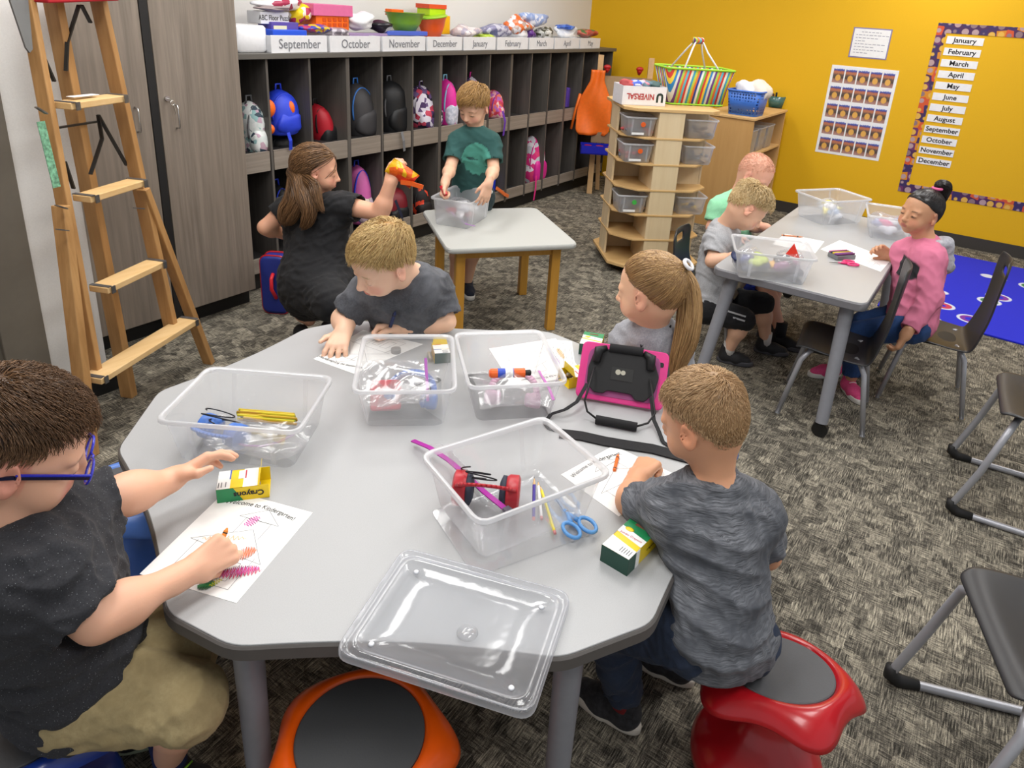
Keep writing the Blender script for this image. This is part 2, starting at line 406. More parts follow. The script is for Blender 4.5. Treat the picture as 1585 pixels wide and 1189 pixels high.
# months calendar
def face_border(i):
    m = NT('calendar_border_tile'); c = m.coord((1, 1, 1)); v = m.new('ShaderNodeTexVoronoi'); v.inputs['Scale'].default_value = 16; v.inputs['Randomness'].default_value = .35; m.link(c, v.inputs['Vector'])
    sep = m.new('ShaderNodeSeparateColor'); m.link(v.outputs['Color'], sep.inputs[0])
    bg = m.ramp(sep.outputs[0], [(.0, '#4a2350'), (.3, '#6d2f63'), (.45, '#d98a1f'), (.6, '#d4552a'), (.75, '#3a2a5c'), (1, '#7b2b3a')], 'CONSTANT')
    fc = m.ramp(sep.outputs[1], [(.0, '#b79a9a'), (.5, '#e2b24a'), (.8, '#8f7478')], 'CONSTANT')
    m.link(m.mix(m.ramp(v.outputs['Distance'], [(.38, (1, 1, 1)), (.44, (0, 0, 0))]), bg, fc), m.b.inputs['Base Color']); m.b.inputs['Roughness'].default_value = .5; return m.m
t = thing('months_calendar', 'months calendar bordered with a colourful patterned strip on the yellow wall', 'calendar', (XW, .2, 1.07))
M_cal = face_border(0)
YL, ZTO, ZBO = .66, 1.765, .378
for nm, bx in (('border_side', (YL-.07, YL, ZBO, ZTO)), ('border_top', (-.33, YL-.07, ZTO-.075, ZTO)), ('border_bottom', (-.33, YL-.07, ZBO, ZBO+.075)), ('border_side', (-.4, -.33, ZBO, ZTO))):
    MB().box(XW-.004, XW-.0005, bx[0], bx[1], bx[2], bx[3]).build(nm, M_cal, t)
MON = ['January', 'February', 'March', 'April', 'May', 'June', 'July', 'August', 'September', 'October', 'November', 'December']
for i, mn in enumerate(MON):
    zc = PX(1395, [0]*0 or 60, XW)[2] if 0 else 1.64-.0885*i
    y1 = .575
    c = MB().box(XW-.0035, XW-.001, y1-.26, y1, zc-.029, zc+.029).build('month_card', M_paper, t)
    text(mn, .052, M_ink, c, RWALL, onwall(y1-.13, zc, .0038), bold=.0012, sx=1.05).name = 'lettering'

# pink paper strip and blue tube on the back wall
t = MB().box(2.98, 4.02, 3.852, 3.858, 1.71, 2.2).build('wall_banner', plain('magenta_paper', '#c01a7e', .6)); tag(t, 'magenta paper banner pinned on the white back wall', 'banner')

# ---------------------------------------------------------------- stepladder
M_lad = streak('ladder_pine', '#a67a48', '#c39660', .5, (40, 40, 4), '#966a3a', bump=.2)
M_step = streak('ladder_step_pine', '#d8b27a', '#e6c592', .5, (6, 30, 30), '#cfa468', bump=.1)
M_galv = plain('galvanised_steel', '#77787a', .45, metal=.8, noise=.2)
F1 = G(133, 703, 0); F2 = G(324, 562, 0); fl = (F2-F1); fl[2] = 0; fl /= np.linalg.norm(fl); nrm = np.array([-fl[1], fl[0], 0])
LEAN = .085
def LP(px, py, off=0.0):
    """the point of the ladder's leaning front plane seen there"""
    pn = np.array([nrm[0], nrm[1], -LEAN]); p0 = F1+pn*off; d = ray(px, py); return CAM0+d*((p0-CAM0)@pn)/(d@pn)
lad = thing('stepladder', 'old wooden stepladder with a red top cap beside the grey closets', 'ladder', (F1+F2)/2)
def rail(name, a, b, w, t_, **k):
    return MB().bar(a, b, w, t_, up=nrm).build(name, M_lad, lad, bevel=.003)
TL, TR = LP(38, -20), LP(148, -18)
rail('front_rail', TL, LP(147, 577), .025, .05)
rail('front_rail', TR, LP(265, 508), .027, .055)
rail('flared_leg', LP(94, 318, -.035), F1+nrm*-.02+np.array([0, 0, .0]), .034, .05)
rail('flared_leg', LP(221, 292, -.02), F2, .030, .045)
rb = G(200, 613, 0); rt = LP(78, -20, .045)
rail('rear_leg', rt, rb, .036, .055)
for a, b, w in (((87, 160), (178, 153), .075), ((118, 303), (209, 284), .075), ((144, 442), (239, 410), .08), ((132, 577), (290, 503), .085)):
    A, B = LP(*a, -.02), LP(*b, -.02); zz = (A[2]+B[2])/2; A[2] = B[2] = zz
    st = MB().bar(A-nrm*.02, B-nrm*.02, .024, w, up=nrm).build('step', M_step, lad, bevel=.003)
    for q, s_ in ((A, 1), (B, -1)): br = MB(); br.bar(q-nrm*.066+fl*.012*s_, q-nrm*.066+fl*.03*s_, .028, .004, up=nrm); br.bar(q+fl*.012*s_-nrm*.06+np.array([0, 0, .013]), q+fl*.012*s_+nrm*.02+np.array([0, 0, .013]), .018, .003); br.build('step_bracket', M_galv, st)
MB().bar(LP(45, -4, -.01), LP(158, -7, -.01), .14, .028, up=(0, 0, 1)).build('top_cap', plain('red_paint', '#b3182a', .45), lad, bevel=.005)
A, B = LP(30, -5, -.03), LP(44, 75, -.05)
pl = MB(); x_, y_, d_ = frame(B-A, nrm)
pl.shell([[A-x_*.045+y_*o, A+x_*.03+y_*o, B+x_*.014+y_*o, B+d_*.014+y_*o, B-x_*.012+y_*o] for o in (-.003, .003)]); pl.add([A-x_*.045-y_*.003, A+x_*.03-y_*.003, B+x_*.014-y_*.003, B+d_*.014-y_*.003, B-x_*.012-y_*.003], [(0, 1, 2, 3, 4)])
pl.build('side_plate', plain('grey_plate', '#6d6f70', .5, metal=.5), lad)
for a, b in (((122, 8), (104, 65)), ((104, 65), (102, 110)), ((126, 8), (140, 35)), ((62, 76), (84, 126)), ((152, 178), (196, 256)), ((152, 178), (158, 215)), ((158, 215), (140, 270)), ((88, 198), (152, 188)), ((100, 250), (114, 292))):
    MB().bar(LP(*a, .02), LP(*b, .03), .006, .014, up=nrm).build('spreader_bar', plain('dark_spreader', '#3f3e3d', .5, metal=.7), lad)
cl = MB()
for a, b in (((56, 166), (72, 176)), ((87, 318), (103, 323)), ((88, 355), (105, 357)), ((106, 584), (122, 592)), ((208, 322), (222, 323))): cl.bar(LP(*a, -.08), LP(*b, -.08), .004, .014, up=nrm)
cl.build('rail_clamps', M_galv, lad)
gl = MB().bar(LP(63, 188, -.043), LP(88, 290, -.043), .032, .002, up=nrm); gl.build('warning_sticker', plain('green_sticker', '#6fa383', .6, noise=.5, nscale=90), lad)
gs = MB().bar(LP(108, 150, -.03), LP(148, 146, -.03), .002, .03, up=nrm); tag(gs.build('step_sticker', M_paper, lad), 'white sticker on the upper step')
# ---------------------------------------------------------------- tables
M_top = plain('grey_speckle_laminate', '#abacad', .38, noise=.05, nscale=500)
M_edge = plain('grey_edge_band', '#5b5754', .55)
M_leg = plain('grey_powder_coat', '#85868c', .4, noise=.04)
ZM = .58
ctr = np.array([1.262, 1.08])
def g2(x, y): return np.array(G(x, y, ZM)[:2])
cA = [g2(178, 696), g2(243, 605)]; cB = [g2(470, 508), g2(545, 494)]; cC = [g2(850, 512), g2(908, 535)]
cD = [2*ctr-cA[0], 2*ctr-cA[1]]; cE = [g2(1012, 968), g2(870, 1022)]; cF = [g2(355, 1004), g2(253, 950)]
corners = cA+cB+cC+cD+cE+cF
outl = []
m = len(corners)
for i in range(m):
    p, q = np.array(corners[i]), np.array(corners[(i+1) % m])
    outl.append(tuple(p))
    if i % 2 == 1:                                        # the long, slightly hollow sides
        mid = (p+q)/2; inw = (ctr-mid)/np.linalg.norm(ctr-mid)
        for s_ in np.linspace(.12, .88, 9): outl.append(tuple(p+(q-p)*s_+inw*.022*math.sin(math.pi*s_)))
outl = [tuple(p) for p in poly_round(outl, .035, 4)]
tb = thing('activity_table', 'large grey petal-shaped activity table on grey round legs, nearest the camera', 'table', (ctr[0], ctr[1], 0))
big = [tuple(ctr+(np.array(p)-ctr)*1.0) for p in outl]
MB().prism(big, ZM-.036, ZM-.003, .004).build('edge_band', M_edge, tb, True if 0 else 30)
MB().prism([tuple(ctr+(np.array(p)-ctr)*.992) for p in outl], ZM-.01, ZM, .001).build('tabletop', M_top, tb, 30)
for a in (124, -56, -106, -171):
    a = math.radians(a); c = ctr+.66*np.array([math.cos(a), math.sin(a)])
    if abs(math.degrees(a)+171) < 1: c = G(357, 1030, .5)[:2]*.94+ctr*.06
    if abs(math.degrees(a)+106) < 1: c = G(897, 1045, .5)[:2]*.95+ctr*.05
    lg = MB().tube([(c[0], c[1], ZM-.036), (c[0], c[1], .02)], [.029, .024], 20).build('leg', M_leg, tb, 40)
    MB().tube([(c[0], c[1], .02), (c[0], c[1], 0)], .02, 12).build('foot_cap', M_black, lg, 40)

# square table with wooden legs
M_honey = streak('honey_beech', '#c08a30', '#cf9a3e', .45, (45, 45, 4), '#b98028')
t2 = thing('square_table', 'small square grey-topped table with honey wood legs', 'table', (3.10, 2.215, 0), math.radians(-38.4))
Z2 = .525
MB().prism(rrect(.70, .72, .05), Z2-.028, Z2, .006).build('tabletop', plain('pale_speckle_laminate', '#b8b9b4', .5, noise=.05, nscale=400), t2, 40, local=True)
for sx in (-1, 1):
    for sy in (-1, 1): MB().box(sx*.26-.024, sx*.26+.024, sy*.26-.024, sy*.26+.024, 0, Z2-.028).build('leg', M_honey, t2, local=True, bevel=.003)
for sx in (-1, 1):
    MB().box(sx*.26-.009, sx*.26+.009, -.236, .236, Z2-.085, Z2-.028).build('apron', M_honey, t2, local=True)
    MB().box(-.236, .236, sx*.26-.009, sx*.26+.009, Z2-.085, Z2-.028).build('apron', M_honey, t2, local=True)

# long table on the right
Z3 = .62
t3 = thing('long_table', 'rectangular grey table on splayed grey legs with casters, by the yellow wall', 'table', (3.80, .62, 0))
TX0, TX1, TY0, TY1 = 3.03, 4.60, .30, .96
rr3 = [(p[0]+(TX0+TX1)/2-3.80, p[1]+(TY0+TY1)/2-.62) for p in rrect(TX1-TX0, TY1-TY0, .05)]
MB().prism(rr3, Z3-.038, Z3-.003, .004).build('edge_band', plain('mid_grey_edge', '#77767a', .5), t3, 40, local=True)
MB().prism([(p[0]*.992, p[1]*.985) for p in rr3], Z3-.01, Z3, .001).build('tabletop', M_top, t3, 40, local=True)
def caster(mb, x, y):
    mb.tube([(x-.014, y, .034), (x+.014, y, .034)], .034, 16); mb.box(x-.016, x+.016, y-.012, y+.022, .03, .06)
for sx in (0, 1):
    for sy in (0, 1):
        x1 = (TX0+.09, TX1-.09)[sx]-3.80; y1 = (TY0+.08, TY1-.08)[sy]-.62; x0 = x1+(-.13, .10)[sx]; y0 = y1+(-.02, .05)[sy]
        lg = MB().tube([(x1, y1, Z3-.038), (x0, y0, .062)], [.03, .026], 18).build('leg', M_leg, t3, 40, local=True)
        c = MB(); caster(c, x0, y0); c.build('caster', plain('black_rubber', '#161616', .4), lg, 40, local=True)

# ---------------------------------------------------------------- school chairs
M_shell = plain('black_plastic_shell', '#2e2e30', .42, spec=.5)
M_tube = plain('silver_tube', '#a9aab0', .35, metal=.35)
def shell_mesh(hole=True, w=.36, hs=.345, hb=.70):
    mb = MB(); nu, nv = 17, 30
    def fn(u, v):
        x = (u-.5)
        if v < .5:
            s_ = v/.5; y = .19-.37*s_; z = hs+.012*math.cos(s_*math.pi)-.018*(1-abs(2*u-1)**2)*math.sin(s_*math.pi); ww = w*(.93+.07*math.sin(s_*math.pi))
            if s_ < .12: z -= .02*(1-s_/.12)**2; ww *= .9+.1*(s_/.12)**.5
        else:
            s_ = (v-.5)/.5; ang = s_; y = -.18-.035*math.sin(min(1, s_*2.2)*math.pi/2)-.05*s_; z = hs+(hb-hs)*s_**.95; ww = w*(1-.30*math.sin(min(1, s_*1.35)*math.pi/2)*(1-s_*.62)); y -= -.03*abs(2*u-1)**2*(s_)
            if s_ > .88: ww *= math.sqrt(max(.02, 1-((s_-.88)/.125)**2))*.45+.55
        return (x*ww, y*.86 if y > 0 else y*.80, z)
    mb.grid(fn, nu, nv)
    if hole:
        keep = []
        for f in mb.f:
            c = np.mean([mb.v[i] for i in f], 0)
            if c[2] > hs+.2 and abs(c[0]) < .055 and hb-.095 < c[2] < hb-.045: continue
            keep.append(f)
        mb.f = keep; mb.mi = [0]*len(keep)
    return mb
def school_chair(label, loc, rz, group=None, hb=.76):
    t = thing('school_chair', label, 'chair', (loc[0], loc[1], 0), rz, group)
    shell_mesh(hb=hb).build('seat_shell', M_shell, t, True, local=True, thick=.009, sub=1)
    for sx in (-1, 1):
        for sy in (-1, 1):
            foot = (sx*.175, sy*.18-.0, .012)
            lg = MB().tube([(sx*.10, sy*.085, .328), (sx*.125, sy*.105, .322), (sx*.14, sy*.13, .28), foot], .0115, 10).build('leg', M_tube, t, True, local=True)
            MB().tube([(foot[0], foot[1], .014), (foot[0], foot[1], 0)], .014, 12).build('glide', M_chrome, lg, 40, local=True)
    MB().box(-.12, .12, -.10, .10, .318, .330).build('seat_bracket', M_black, t, local=True)
    return t
school_chair('empty black plastic chair with silver legs at the near corner of the long table', (3.24, .40), .12)
school_chair('black plastic chair that the girl in the pink hoodie sits on', (3.71, .05), .12)
school_chair('black plastic chair that the boy in striped black shorts sits on', (3.56, 1.12), math.pi+.1, hb=.62)
school_chair('black plastic chair under the boy in the mint green shirt', (4.22, 1.13), math.pi, hb=.60)
def sled_chair(label, loc, rz):
    t = thing('sled_chair', label, 'chair', (loc[0], loc[1], 0), rz)
    shell_mesh(False, .42, .43, .80).build('seat_shell', M_shell, t, True, local=True, thick=.01, sub=1)
    for sx in (-1, 1):
        x = sx*.215
        lg = MB().tube([(sx*.14, .10, .41), (x*.95, .13, .36), (x, .17, .20), (x, .215, .06), (x, .225, .035), (x, .21, .014), (x, .18, .012), (x, -.18, .012), (x, -.215, .02), (x, -.225, .045), (x, -.19, .16), (x, -.12, .34), (sx*.14, -.08, .41)], .0125, 10).build('sled_leg', M_tube, t, True, local=True)
        for sy in (-1, 1):
            MB().tube([(x, sy*.228, .055), (x, sy*.226, .028), (x, sy*.20, .012), (x, sy*.15, .012)], [.015, .019, .019, .014], 12).build('foot_cap', M_black, lg, True, local=True)
    MB().tube([(-.14, .10, .41), (.14, .10, .41)], .011, 8).tube([(-.14, -.08, .41), (.14, -.08, .41)], .011, 8).build('cross_tube', M_tube, t, True, local=True)
    return t
sled_chair('black sled-base chair nearest the camera at the right edge', (1.68, -.378), .33)
sled_chair('black sled-base chair further back at the right edge', (2.99, -.375), math.radians(4))

# ---------------------------------------------------------------- wobble stools
M_pad = plain('grey_stool_pad', '#57585b', .7, bump=.3, nscale=300)
def wobble_stool(label, x, y, mat, tilt=(0, 0), h=.36, rz=0, pad=None):
    t = thing('wobble_stool', label, 'stool', (x, y, 0), rz)
    MB().lathe([(.02, 0), (.08, .004), (.125, .02), (.148, .045), (.150, .07), (.138, .10), (.108, .13), (.072, .155), (.050, .19), (.044, .23), (.050, .27), (.07, h-.045)], 40).build('base', mat, t, True, local=True)
    def petal(px, py, pz, th, r):
        k = max(0, (r-.124)/.053); s_ = .5+.5*math.cos(5*th); s_ = s_**1.2
        k = min(k, 1.1); drop = -.001*k-.017*k**2*s_; f = 1+k*(.07*s_-.10*(1-s_))
        return px*f, py*f, pz+drop
    seat = MB()
    R = Matrix.Rotation(tilt[0], 3, 'X') @ Matrix.Rotation(tilt[1], 3, 'Y'); Rn = np.array(R)
    seat.at((0, 0, h), R=Rn)
    seat.lathe([(.0, -.012), (.1, -.012), (.119, -.01), (.124, .0), (.132, .004), (.145, .002), (.157, -.006), (.167, -.016), (.174, -.028), (.178, -.038), (.175, -.041), (.164, -.034), (.14, -.022), (.10, -.030), (.055, -.06)], 100, fn=petal)
    seat.build('seat', mat, t, True, local=True)
    MB().at((0, 0, h), R=Rn).lathe([(0, 0), (.118, 0), (.1205, -.002), (.1205, -.012)], 64).build('seat_pad', pad or M_pad, t, 30, local=True)
    return t
M_red = plain('red_plastic', '#b5101c', .28, coat=.3); M_orange = plain('orange_plastic', '#ee5a04', .35, coat=.2)
M_blue = plain('blue_plastic', '#1f3f9c', .3, coat=.2); M_lblue = plain('light_blue_plastic', '#5b86d8', .35)
c = G(1203, 1030, .345)
wobble_stool('red wobble stool with a grey pad, the boy in grey perched on its edge', c[0], c[1], M_red, (-.26*float((rotz(-.10) @ np.array([math.sin(_y), math.cos(_y), 0]))[1]), .26*float((rotz(-.10) @ np.array([math.sin(_y), math.cos(_y), 0]))[0])), .345, .10)
c = G(558, 1135, .36)
wobble_stool('orange wobble stool standing empty under the big table', c[0], c[1], M_orange, (0, 0), .36, .33, plain('dark_stool_pad', '#47484a', .7, bump=.3, nscale=300))
c = G(28, 1105, .34)
wobble_stool('dark blue wobble stool under the boy with blue glasses', c[0], c[1], M_blue, (0, 0), .34, .3)
c = G(192, 758, .34)
wobble_stool('light blue wobble stool pushed under the left side of the big table', c[0], c[1], M_lblue, (0, 0), .34, 2.2)
for n_, px, py, lab in (('a', 590, 520, 'dark blue wobble stool under the blond boy drawing at the far side'), ('b', 1062, 650, 'light blue wobble stool under the girl with the ponytail')):
    c = G(px, py, .34) if n_ == 'b' else G(620, 545, .34)
    wobble_stool(lab, c[0]+.0, c[1]+(.10 if n_ == 'a' else -.02), M_blue if n_ == 'a' else M_lblue, (0, 0), .34, .7)

# ---------------------------------------------------------------- storage tower
M_birch = streak('birch_ply', '#cda56c', '#dcb880', .45, (3, 30, 30), '#d3ad74'); M_birchp = streak('birch_panel', '#dcc39a', '#e6d0aa', .5, (30, 30, 2), '#e0c9a1')
M_bin = clear('frosted_bin_plastic', '#f6f9ff', .40, .06, .25)
def crate_mesh(mb, L, W, h, tl=.022, th=.0022, rim=.012, r=.022, z0=0, rimmat=False):
    """open-topped tray: long side L and short side W at the rim, narrower at the bottom"""
    def ring(l, w, z, rr): return [(p[0], p[1], z0+z) for p in rrect(l, w, rr, 4)]
    l0, w0 = L-2*rim-2*tl, W-2*rim-2*tl; l1, w1 = L-2*rim, W-2*rim
    rings = [ring(l0*.5, w0*.5, 0, .02), ring(l0-.01, w0-.01, 0, r), ring(l0, w0, .006, r), ring(l1, w1, h-.012, r*1.2), ring(l1+.004, w1+.004, h-.004, r*1.2), ring(L-.004, W-.004, h, r*1.5), ring(L, W, h-.002, r*1.5), ring(L, W, h-.011, r*1.5),
             ring(L-2*th, W-2*th, h-.011, r*1.5), ring(L-2*th-.002, W-2*th-.002, h-.005, r*1.5)]
    mb.shell(rings[:4]); mb.mat(1 if rimmat else 0); mb.shell(rings[3:]); mb.mat(0); mb.add([(p[0], p[1], z0) for p in rrect(l0*.5, w0*.5, .02, 4)], [tuple(range(len(rrect(1, 1, .1, 4))))])
    for sx in (-.30, .30):                               # moulded ribs on the long sides
        for sy in (-1, 1):
            y0, y1 = sy*(w0/2+.001), sy*(w1/2+.002)
            mb.add([(sx*l1-.006, y0, z0+.01), (sx*l1+.006, y0, z0+.01), (sx*l1+.006, y1, z0+h-.012), (sx*l1-.006, y1, z0+h-.012)], [(0, 1, 2, 3)])
    return mb
tw = thing('storage_tower', 'birch plywood storage tower on casters holding clear bins', 'storage tower', (4.607, 1.975, 0), math.radians(-49.4))
TH = 1.12; hw = .315
def octo(s_, c=.12): return [(-s_+c, -s_), (s_-c, -s_), (s_, -s_+c), (s_, s_-c), (s_-c, s_), (-s_+c, s_), (-s_, s_-c), (-s_, -s_+c)]
MB().prism(octo(hw+.01, .09), .055, .075).build('base_board', M_birch, tw, local=True, bevel=.002)
MB().prism(octo(hw+.005, .07), TH-.02, TH).build('top_board', M_birch, tw, local=True, bevel=.002)
LV = [.075+.170*k for k in range(1, 6)]
for z in LV: MB().prism(octo(hw, .13), z, z+.012).build('shelf', M_birch, tw, local=True, bevel=.0015)
for k in range(4):
    a = k*math.pi/2; R = rotz(a)
    MB().at((0, 0, 0), a).box(-.10, .07, -hw+.004, -hw+.018, .075, TH-.02).build('face_panel', M_birchp, tw, local=True)
    MB().at((0, 0, 0), a).box(-.10, -.088, -hw+.02, .0, .075, TH-.02).build('divider', M_birchp, tw, local=True)
cs = MB()
for sx in (-.2, .2):
    for sy in (-.2, .2): caster(cs, sx, sy)
cs.build('casters', plain('black_rubber', '#161616', .4), tw, local=True)
TWR = rotz(math.radians(-49.4)); TWC = np.array([4.607, 1.975, 0])
names_left = {4: ('on the top level, left', '#e86018'), 3: ('on the second level from the top, left', '#e86018'), 1: ('on the fourth level from the top, left', '#46b84a')}
M_wl = plain('white_label', '#f1f0ee', .6)
def tower_bin(lx, ly, z, lab, stick, rz=0, cont=None):
    c = TWR @ np.array([lx, ly, z]) + TWC
    b = thing('storage_bin', lab, 'storage bin', c, math.radians(-49.4)+rz, 'clear bins in the birch tower')
    crate_mesh(MB(), .21 if not rz else .25, .22, .125, .012, rim=.008).build('tray', M_bin, b, True, local=True)
    if stick: MB().tube([(.01, -.103, .078), (.01, -.108, .078)], .016, 16).build('round_sticker', plain('sticker_'+stick[1:], stick, .5), b, local=True)
    MB().box(-.06, .02, -.106, -.1005, .012, .026).build('label_strip', M_wl, b, local=True)
    q = MB(); rs = random.Random(int(z*100)+int(lx*100)+50)
    q.cur = 0
    for i in range(16): q.mat(i % 3).ball((rs.uniform(-.09, .09), rs.uniform(-.07, .07), .02+rs.uniform(0, .04)), (rs.uniform(.012, .03), rs.uniform(.01, .02), .012), 8, 5)
    q.build('loose_blocks', cont, b, True, local=True)['kind'] = 'stuff'
mixes = [plain('toy_grey', '#6d6f78', .5), plain('toy_red', '#b84a4a', .5), plain('toy_blue', '#4a62a8', .5), plain('toy_yellow', '#d8b428', .5), plain('toy_brown', '#8a6a4c', .5), plain('toy_green', '#5a9a60', .5)]
tower_bin(-.205, -.19, LV[4]+.012, 'clear bin with an orange dot, front left at the top level of the birch tower', '#e86018', cont=[mixes[0], mixes[1], mixes[0]])
tower_bin(-.205, -.19, LV[3]+.012, 'clear bin with an orange dot, front left one level below the top bin', '#e86018', cont=[mixes[1], mixes[1], mixes[0]])
tower_bin(-.205, -.19, LV[1]+.012, 'clear bin with a green dot, front left and low in the birch tower', '#46b84a', cont=[mixes[0], mixes[0], mixes[4]])
tower_bin(.205, -.17, LV[4]+.012, 'clear bin of brown sticks, front right at the top level of the birch tower', None, math.pi/2, cont=[mixes[4], mixes[4], mixes[0]])
tower_bin(.205, -.17, LV[3]+.012, 'nearly empty clear bin, front right one level under the top of the birch tower', None, math.pi/2, cont=[mixes[0]]*3)
tower_bin(.205, -.17, LV[1]+.012, 'clear bin with yellow and blue blocks, front right and low in the birch tower', None, math.pi/2, cont=[mixes[3], mixes[2], mixes[0]])

# ---------------------------------------------------------------- bookcase
M_maple = streak('maple_veneer', '#c79a5e', '#d3a76c', .45, (25, 25, 2), '#cda165'); M_mapled = plain('maple_inside', '#d8b077', .5, noise=.05)
bx0, bx1, by0, by1, bz = 5.86, 6.80, 1.70, 2.14, .95
bc = thing('bookcase', 'light wood bookcase behind the storage tower, open toward the tables', 'bookcase', ((bx0+bx1)/2, (by0+by1)/2, 0))
MB().box(bx0, bx0+.02, by0, by1, 0, bz-.02).build('side_panel', M_maple, bc, bevel=.002)
MB().box(bx1-.02, bx1, by0, by1, 0, bz-.02).build('side_panel', M_maple, bc, bevel=.002)
MB().box(bx0+.02, bx1-.02, by1-.015, by1, .05, bz-.02).build('back_panel', M_mapled, bc)
MB().box(bx0-.01, bx1+.01, by0-.01, by1+.01, bz-.02, bz).build('top_board', M_mapled, bc, bevel=.003)
for z in (.06, .34, .62): MB().box(bx0+.02, bx1-.02, by0+.005, by1-.015, z, z+.018).build('shelf', M_mapled, bc, bevel=.001)
def tray_box(nm, lab, cat, c, rz, L, W, h, mat, **k):
    t = thing(nm, lab, cat, c, rz, k.get('group')); crate_mesh(MB(), L, W, h, .01, rim=k.get('rim', .006)).build(k.get('part', 'tray'), mat, t, True, local=True, thick=k.get('thick', 0)); return t
M_cp = clear('cloudy_plastic', '#e6eaf0', .5, .15, .25)
for k in range(3):
    x = bx0+.17+.24*k
    t = tray_box('sorting_bin', ['clear bin of blocks on the top shelf of the bookcase, at its near end', 'clear bin of blocks on the top shelf of the bookcase, in the middle', 'clear bin of blocks on the top shelf of the bookcase, by the wall'][k], 'bin', (x, by0+.14, .638), 0, .22, .24, .20, M_cp, group='clear bins in the bookcase')
    q = MB(); rs = random.Random(k)
    for i in range(40): q.mat(i % 3).box(*[v for c_ in (rs.uniform(-.08, .08), rs.uniform(-.09, .08), rs.uniform(.01, .15)) for v in (c_-.014, c_+.016)])
    q.build('wooden_blocks', [plain('block_wood', '#caa873', .6), plain('block_white', '#e4e1d8', .6), plain('block_dark', '#5c6257', .6)], t, local=True)['kind'] = 'stuff'
t = tray_box('toy_tub', 'clear tub of coloured toys on the middle shelf of the bookcase', 'bin', (bx0+.56, by0+.14, .358), 0, .34, .24, .15, M_cp)
q = MB(); rs = random.Random(5)
for i in range(26): q.mat(i % 3).ball((rs.uniform(-.12, .12), rs.uniform(-.09, .09), rs.uniform(.03, .15)), (.035, .02, .02), 8, 5)
q.build('plastic_toys', [plain('toy_red2', '#c8202a', .4), plain('toy_green2', '#2f9a4a', .4), plain('toy_blue2', '#4a7ac0', .4)], t, True, local=True)['kind'] = 'stuff'

# ---------------------------------------------------------------- easel
E0 = np.array([6.13, 3.28, 0.0]); ER = np.array([_rt, [math.sin(_y), math.cos(_y), 0], [0, 0, 1]]).T
ez = thing('easel', 'pine easel with a blue paint tray in the corner by the cubbies', 'easel', E0)
M_pine = plain('pale_pine', '#cfa877', .5, noise=.06)
def em(): return MB().at(E0, R=ER)
for x in (0, .47):
    em().bar((x, -.05, 0), (x, .03, 1.30), .05, .03, up=(0, 1, 0)).build('post', M_pine, ez)
    em().bar((x+.09, .14, 0), (x+.02, .04, 1.10), .04, .025, up=(0, 1, 0)).build('rear_leg', M_pine, ez)
em().box(-.02, .49, -.02, -.005, .62, 1.12).build('board', plain('easel_board', '#a88a64', .6), ez)
em().box(-.03, .50, -.05, -.02, .50, .60).build('rail', plain('easel_rail', '#8a7258', .6), ez)
X_ = -.13
tr = em().box(X_, X_+.6, -.25, -.08, .42, .43).box(X_, X_+.6, -.25, -.242, .42, .50).box(X_, X_+.6, -.088, -.08, .42, .50).box(X_, X_+.008, -.25, -.08, .42, .50).box(X_+.592, X_+.6, -.25, -.08, .42, .50)
tr.build('paint_tray', plain('blue_tray', '#1a22a8', .35), ez)
for k in range(4):
    em().tube([(X_+.07+.11*k, -.165, .43), (X_+.07+.11*k, -.165, .49)], .036, 14).build('paint_pot', plain('red_lid', '#b01c28', .4), ez, 40)
def apron():
    mb = MB(); nu, nv = 17, 24
    def fn(u, v):
        z = 1.17-.60*v; hw_ = .065 if v < .16 else (.065+.095*min(1, (v-.16)/.34)); hw_ *= (1 if v < .9 else 1-.25*((v-.9)/.1)**2)
        x = (u-.5)*2*hw_; y = -.075-.012*math.sin(u*9+v*4)-.02*math.cos(u*5-v*7)*v
        return tuple(E0+ER @ np.array([-.02+x-.01*v, y, z]))
    mb.grid(fn, nu, nv); return mb
ap = thing('apron', 'orange art apron hanging on the easel', 'apron', E0+ER @ np.array([0, -.08, .56]))
apron().build('cloth', plain('orange_vinyl', '#f0701a', .5, noise=.05), ap, True, thick=.003)
em().tube([(-.17, -.10, .95), (-.20, -.10, .82), (-.23, -.10, .62)], [.014, .01, .012], 8).build('tie', plain('orange_vinyl', '#f0701a', .5), ap, True)
for x in (.06, .36):
    t = em().tube([(x, -.03, 1.15), (x, -.05, 1.18), (x, -.06, 1.20)], [.012, .026, .018], 10).ball((x, -.06, 1.2), (.035, .02, .022)).build('easel_clip', plain('red_clip', '#b51c1c', .4), ez, True)

# ---------------------------------------------------------------- rug
def rug_mat():
    m = NT('blue_play_rug'); c = m.coord((1, 1, 1)); v = m.new('ShaderNodeTexVoronoi'); v.inputs['Scale'].default_value = 3.4; v.inputs['Randomness'].default_value = .8; m.link(c, v.inputs['Vector'])
    sep = m.new('ShaderNodeSeparateColor'); m.link(v.outputs['Color'], sep.inputs[0])
    inner = m.ramp(sep.outputs[0], [(0, '#7a2f9a'), (.3, '#2f8fc0'), (.5, '#c03a5a'), (.7, '#3a7a4a'), (.9, '#d8c84a')], 'CONSTANT')
    a = m.mix(m.ramp(v.outputs['Distance'], [(.26, (1, 1, 1)), (.28, (0, 0, 0))]), '#2028c8', '#cfd6e8'); b = m.mix(m.ramp(v.outputs['Distance'], [(.20, (1, 1, 1)), (.22, (0, 0, 0))]), a, inner)
    b = m.mix(m.ramp(v.outputs['Distance'], [(.1, (1, 1, 1)), (.12, (0, 0, 0))]), b, '#2028c8')
    m.link(b, m.b.inputs['Base Color']); m.b.inputs['Roughness'].default_value = .95; m.bump(m.noise(m.coord((300, 300, 1)), 1, 2), .3, .002); return m.m
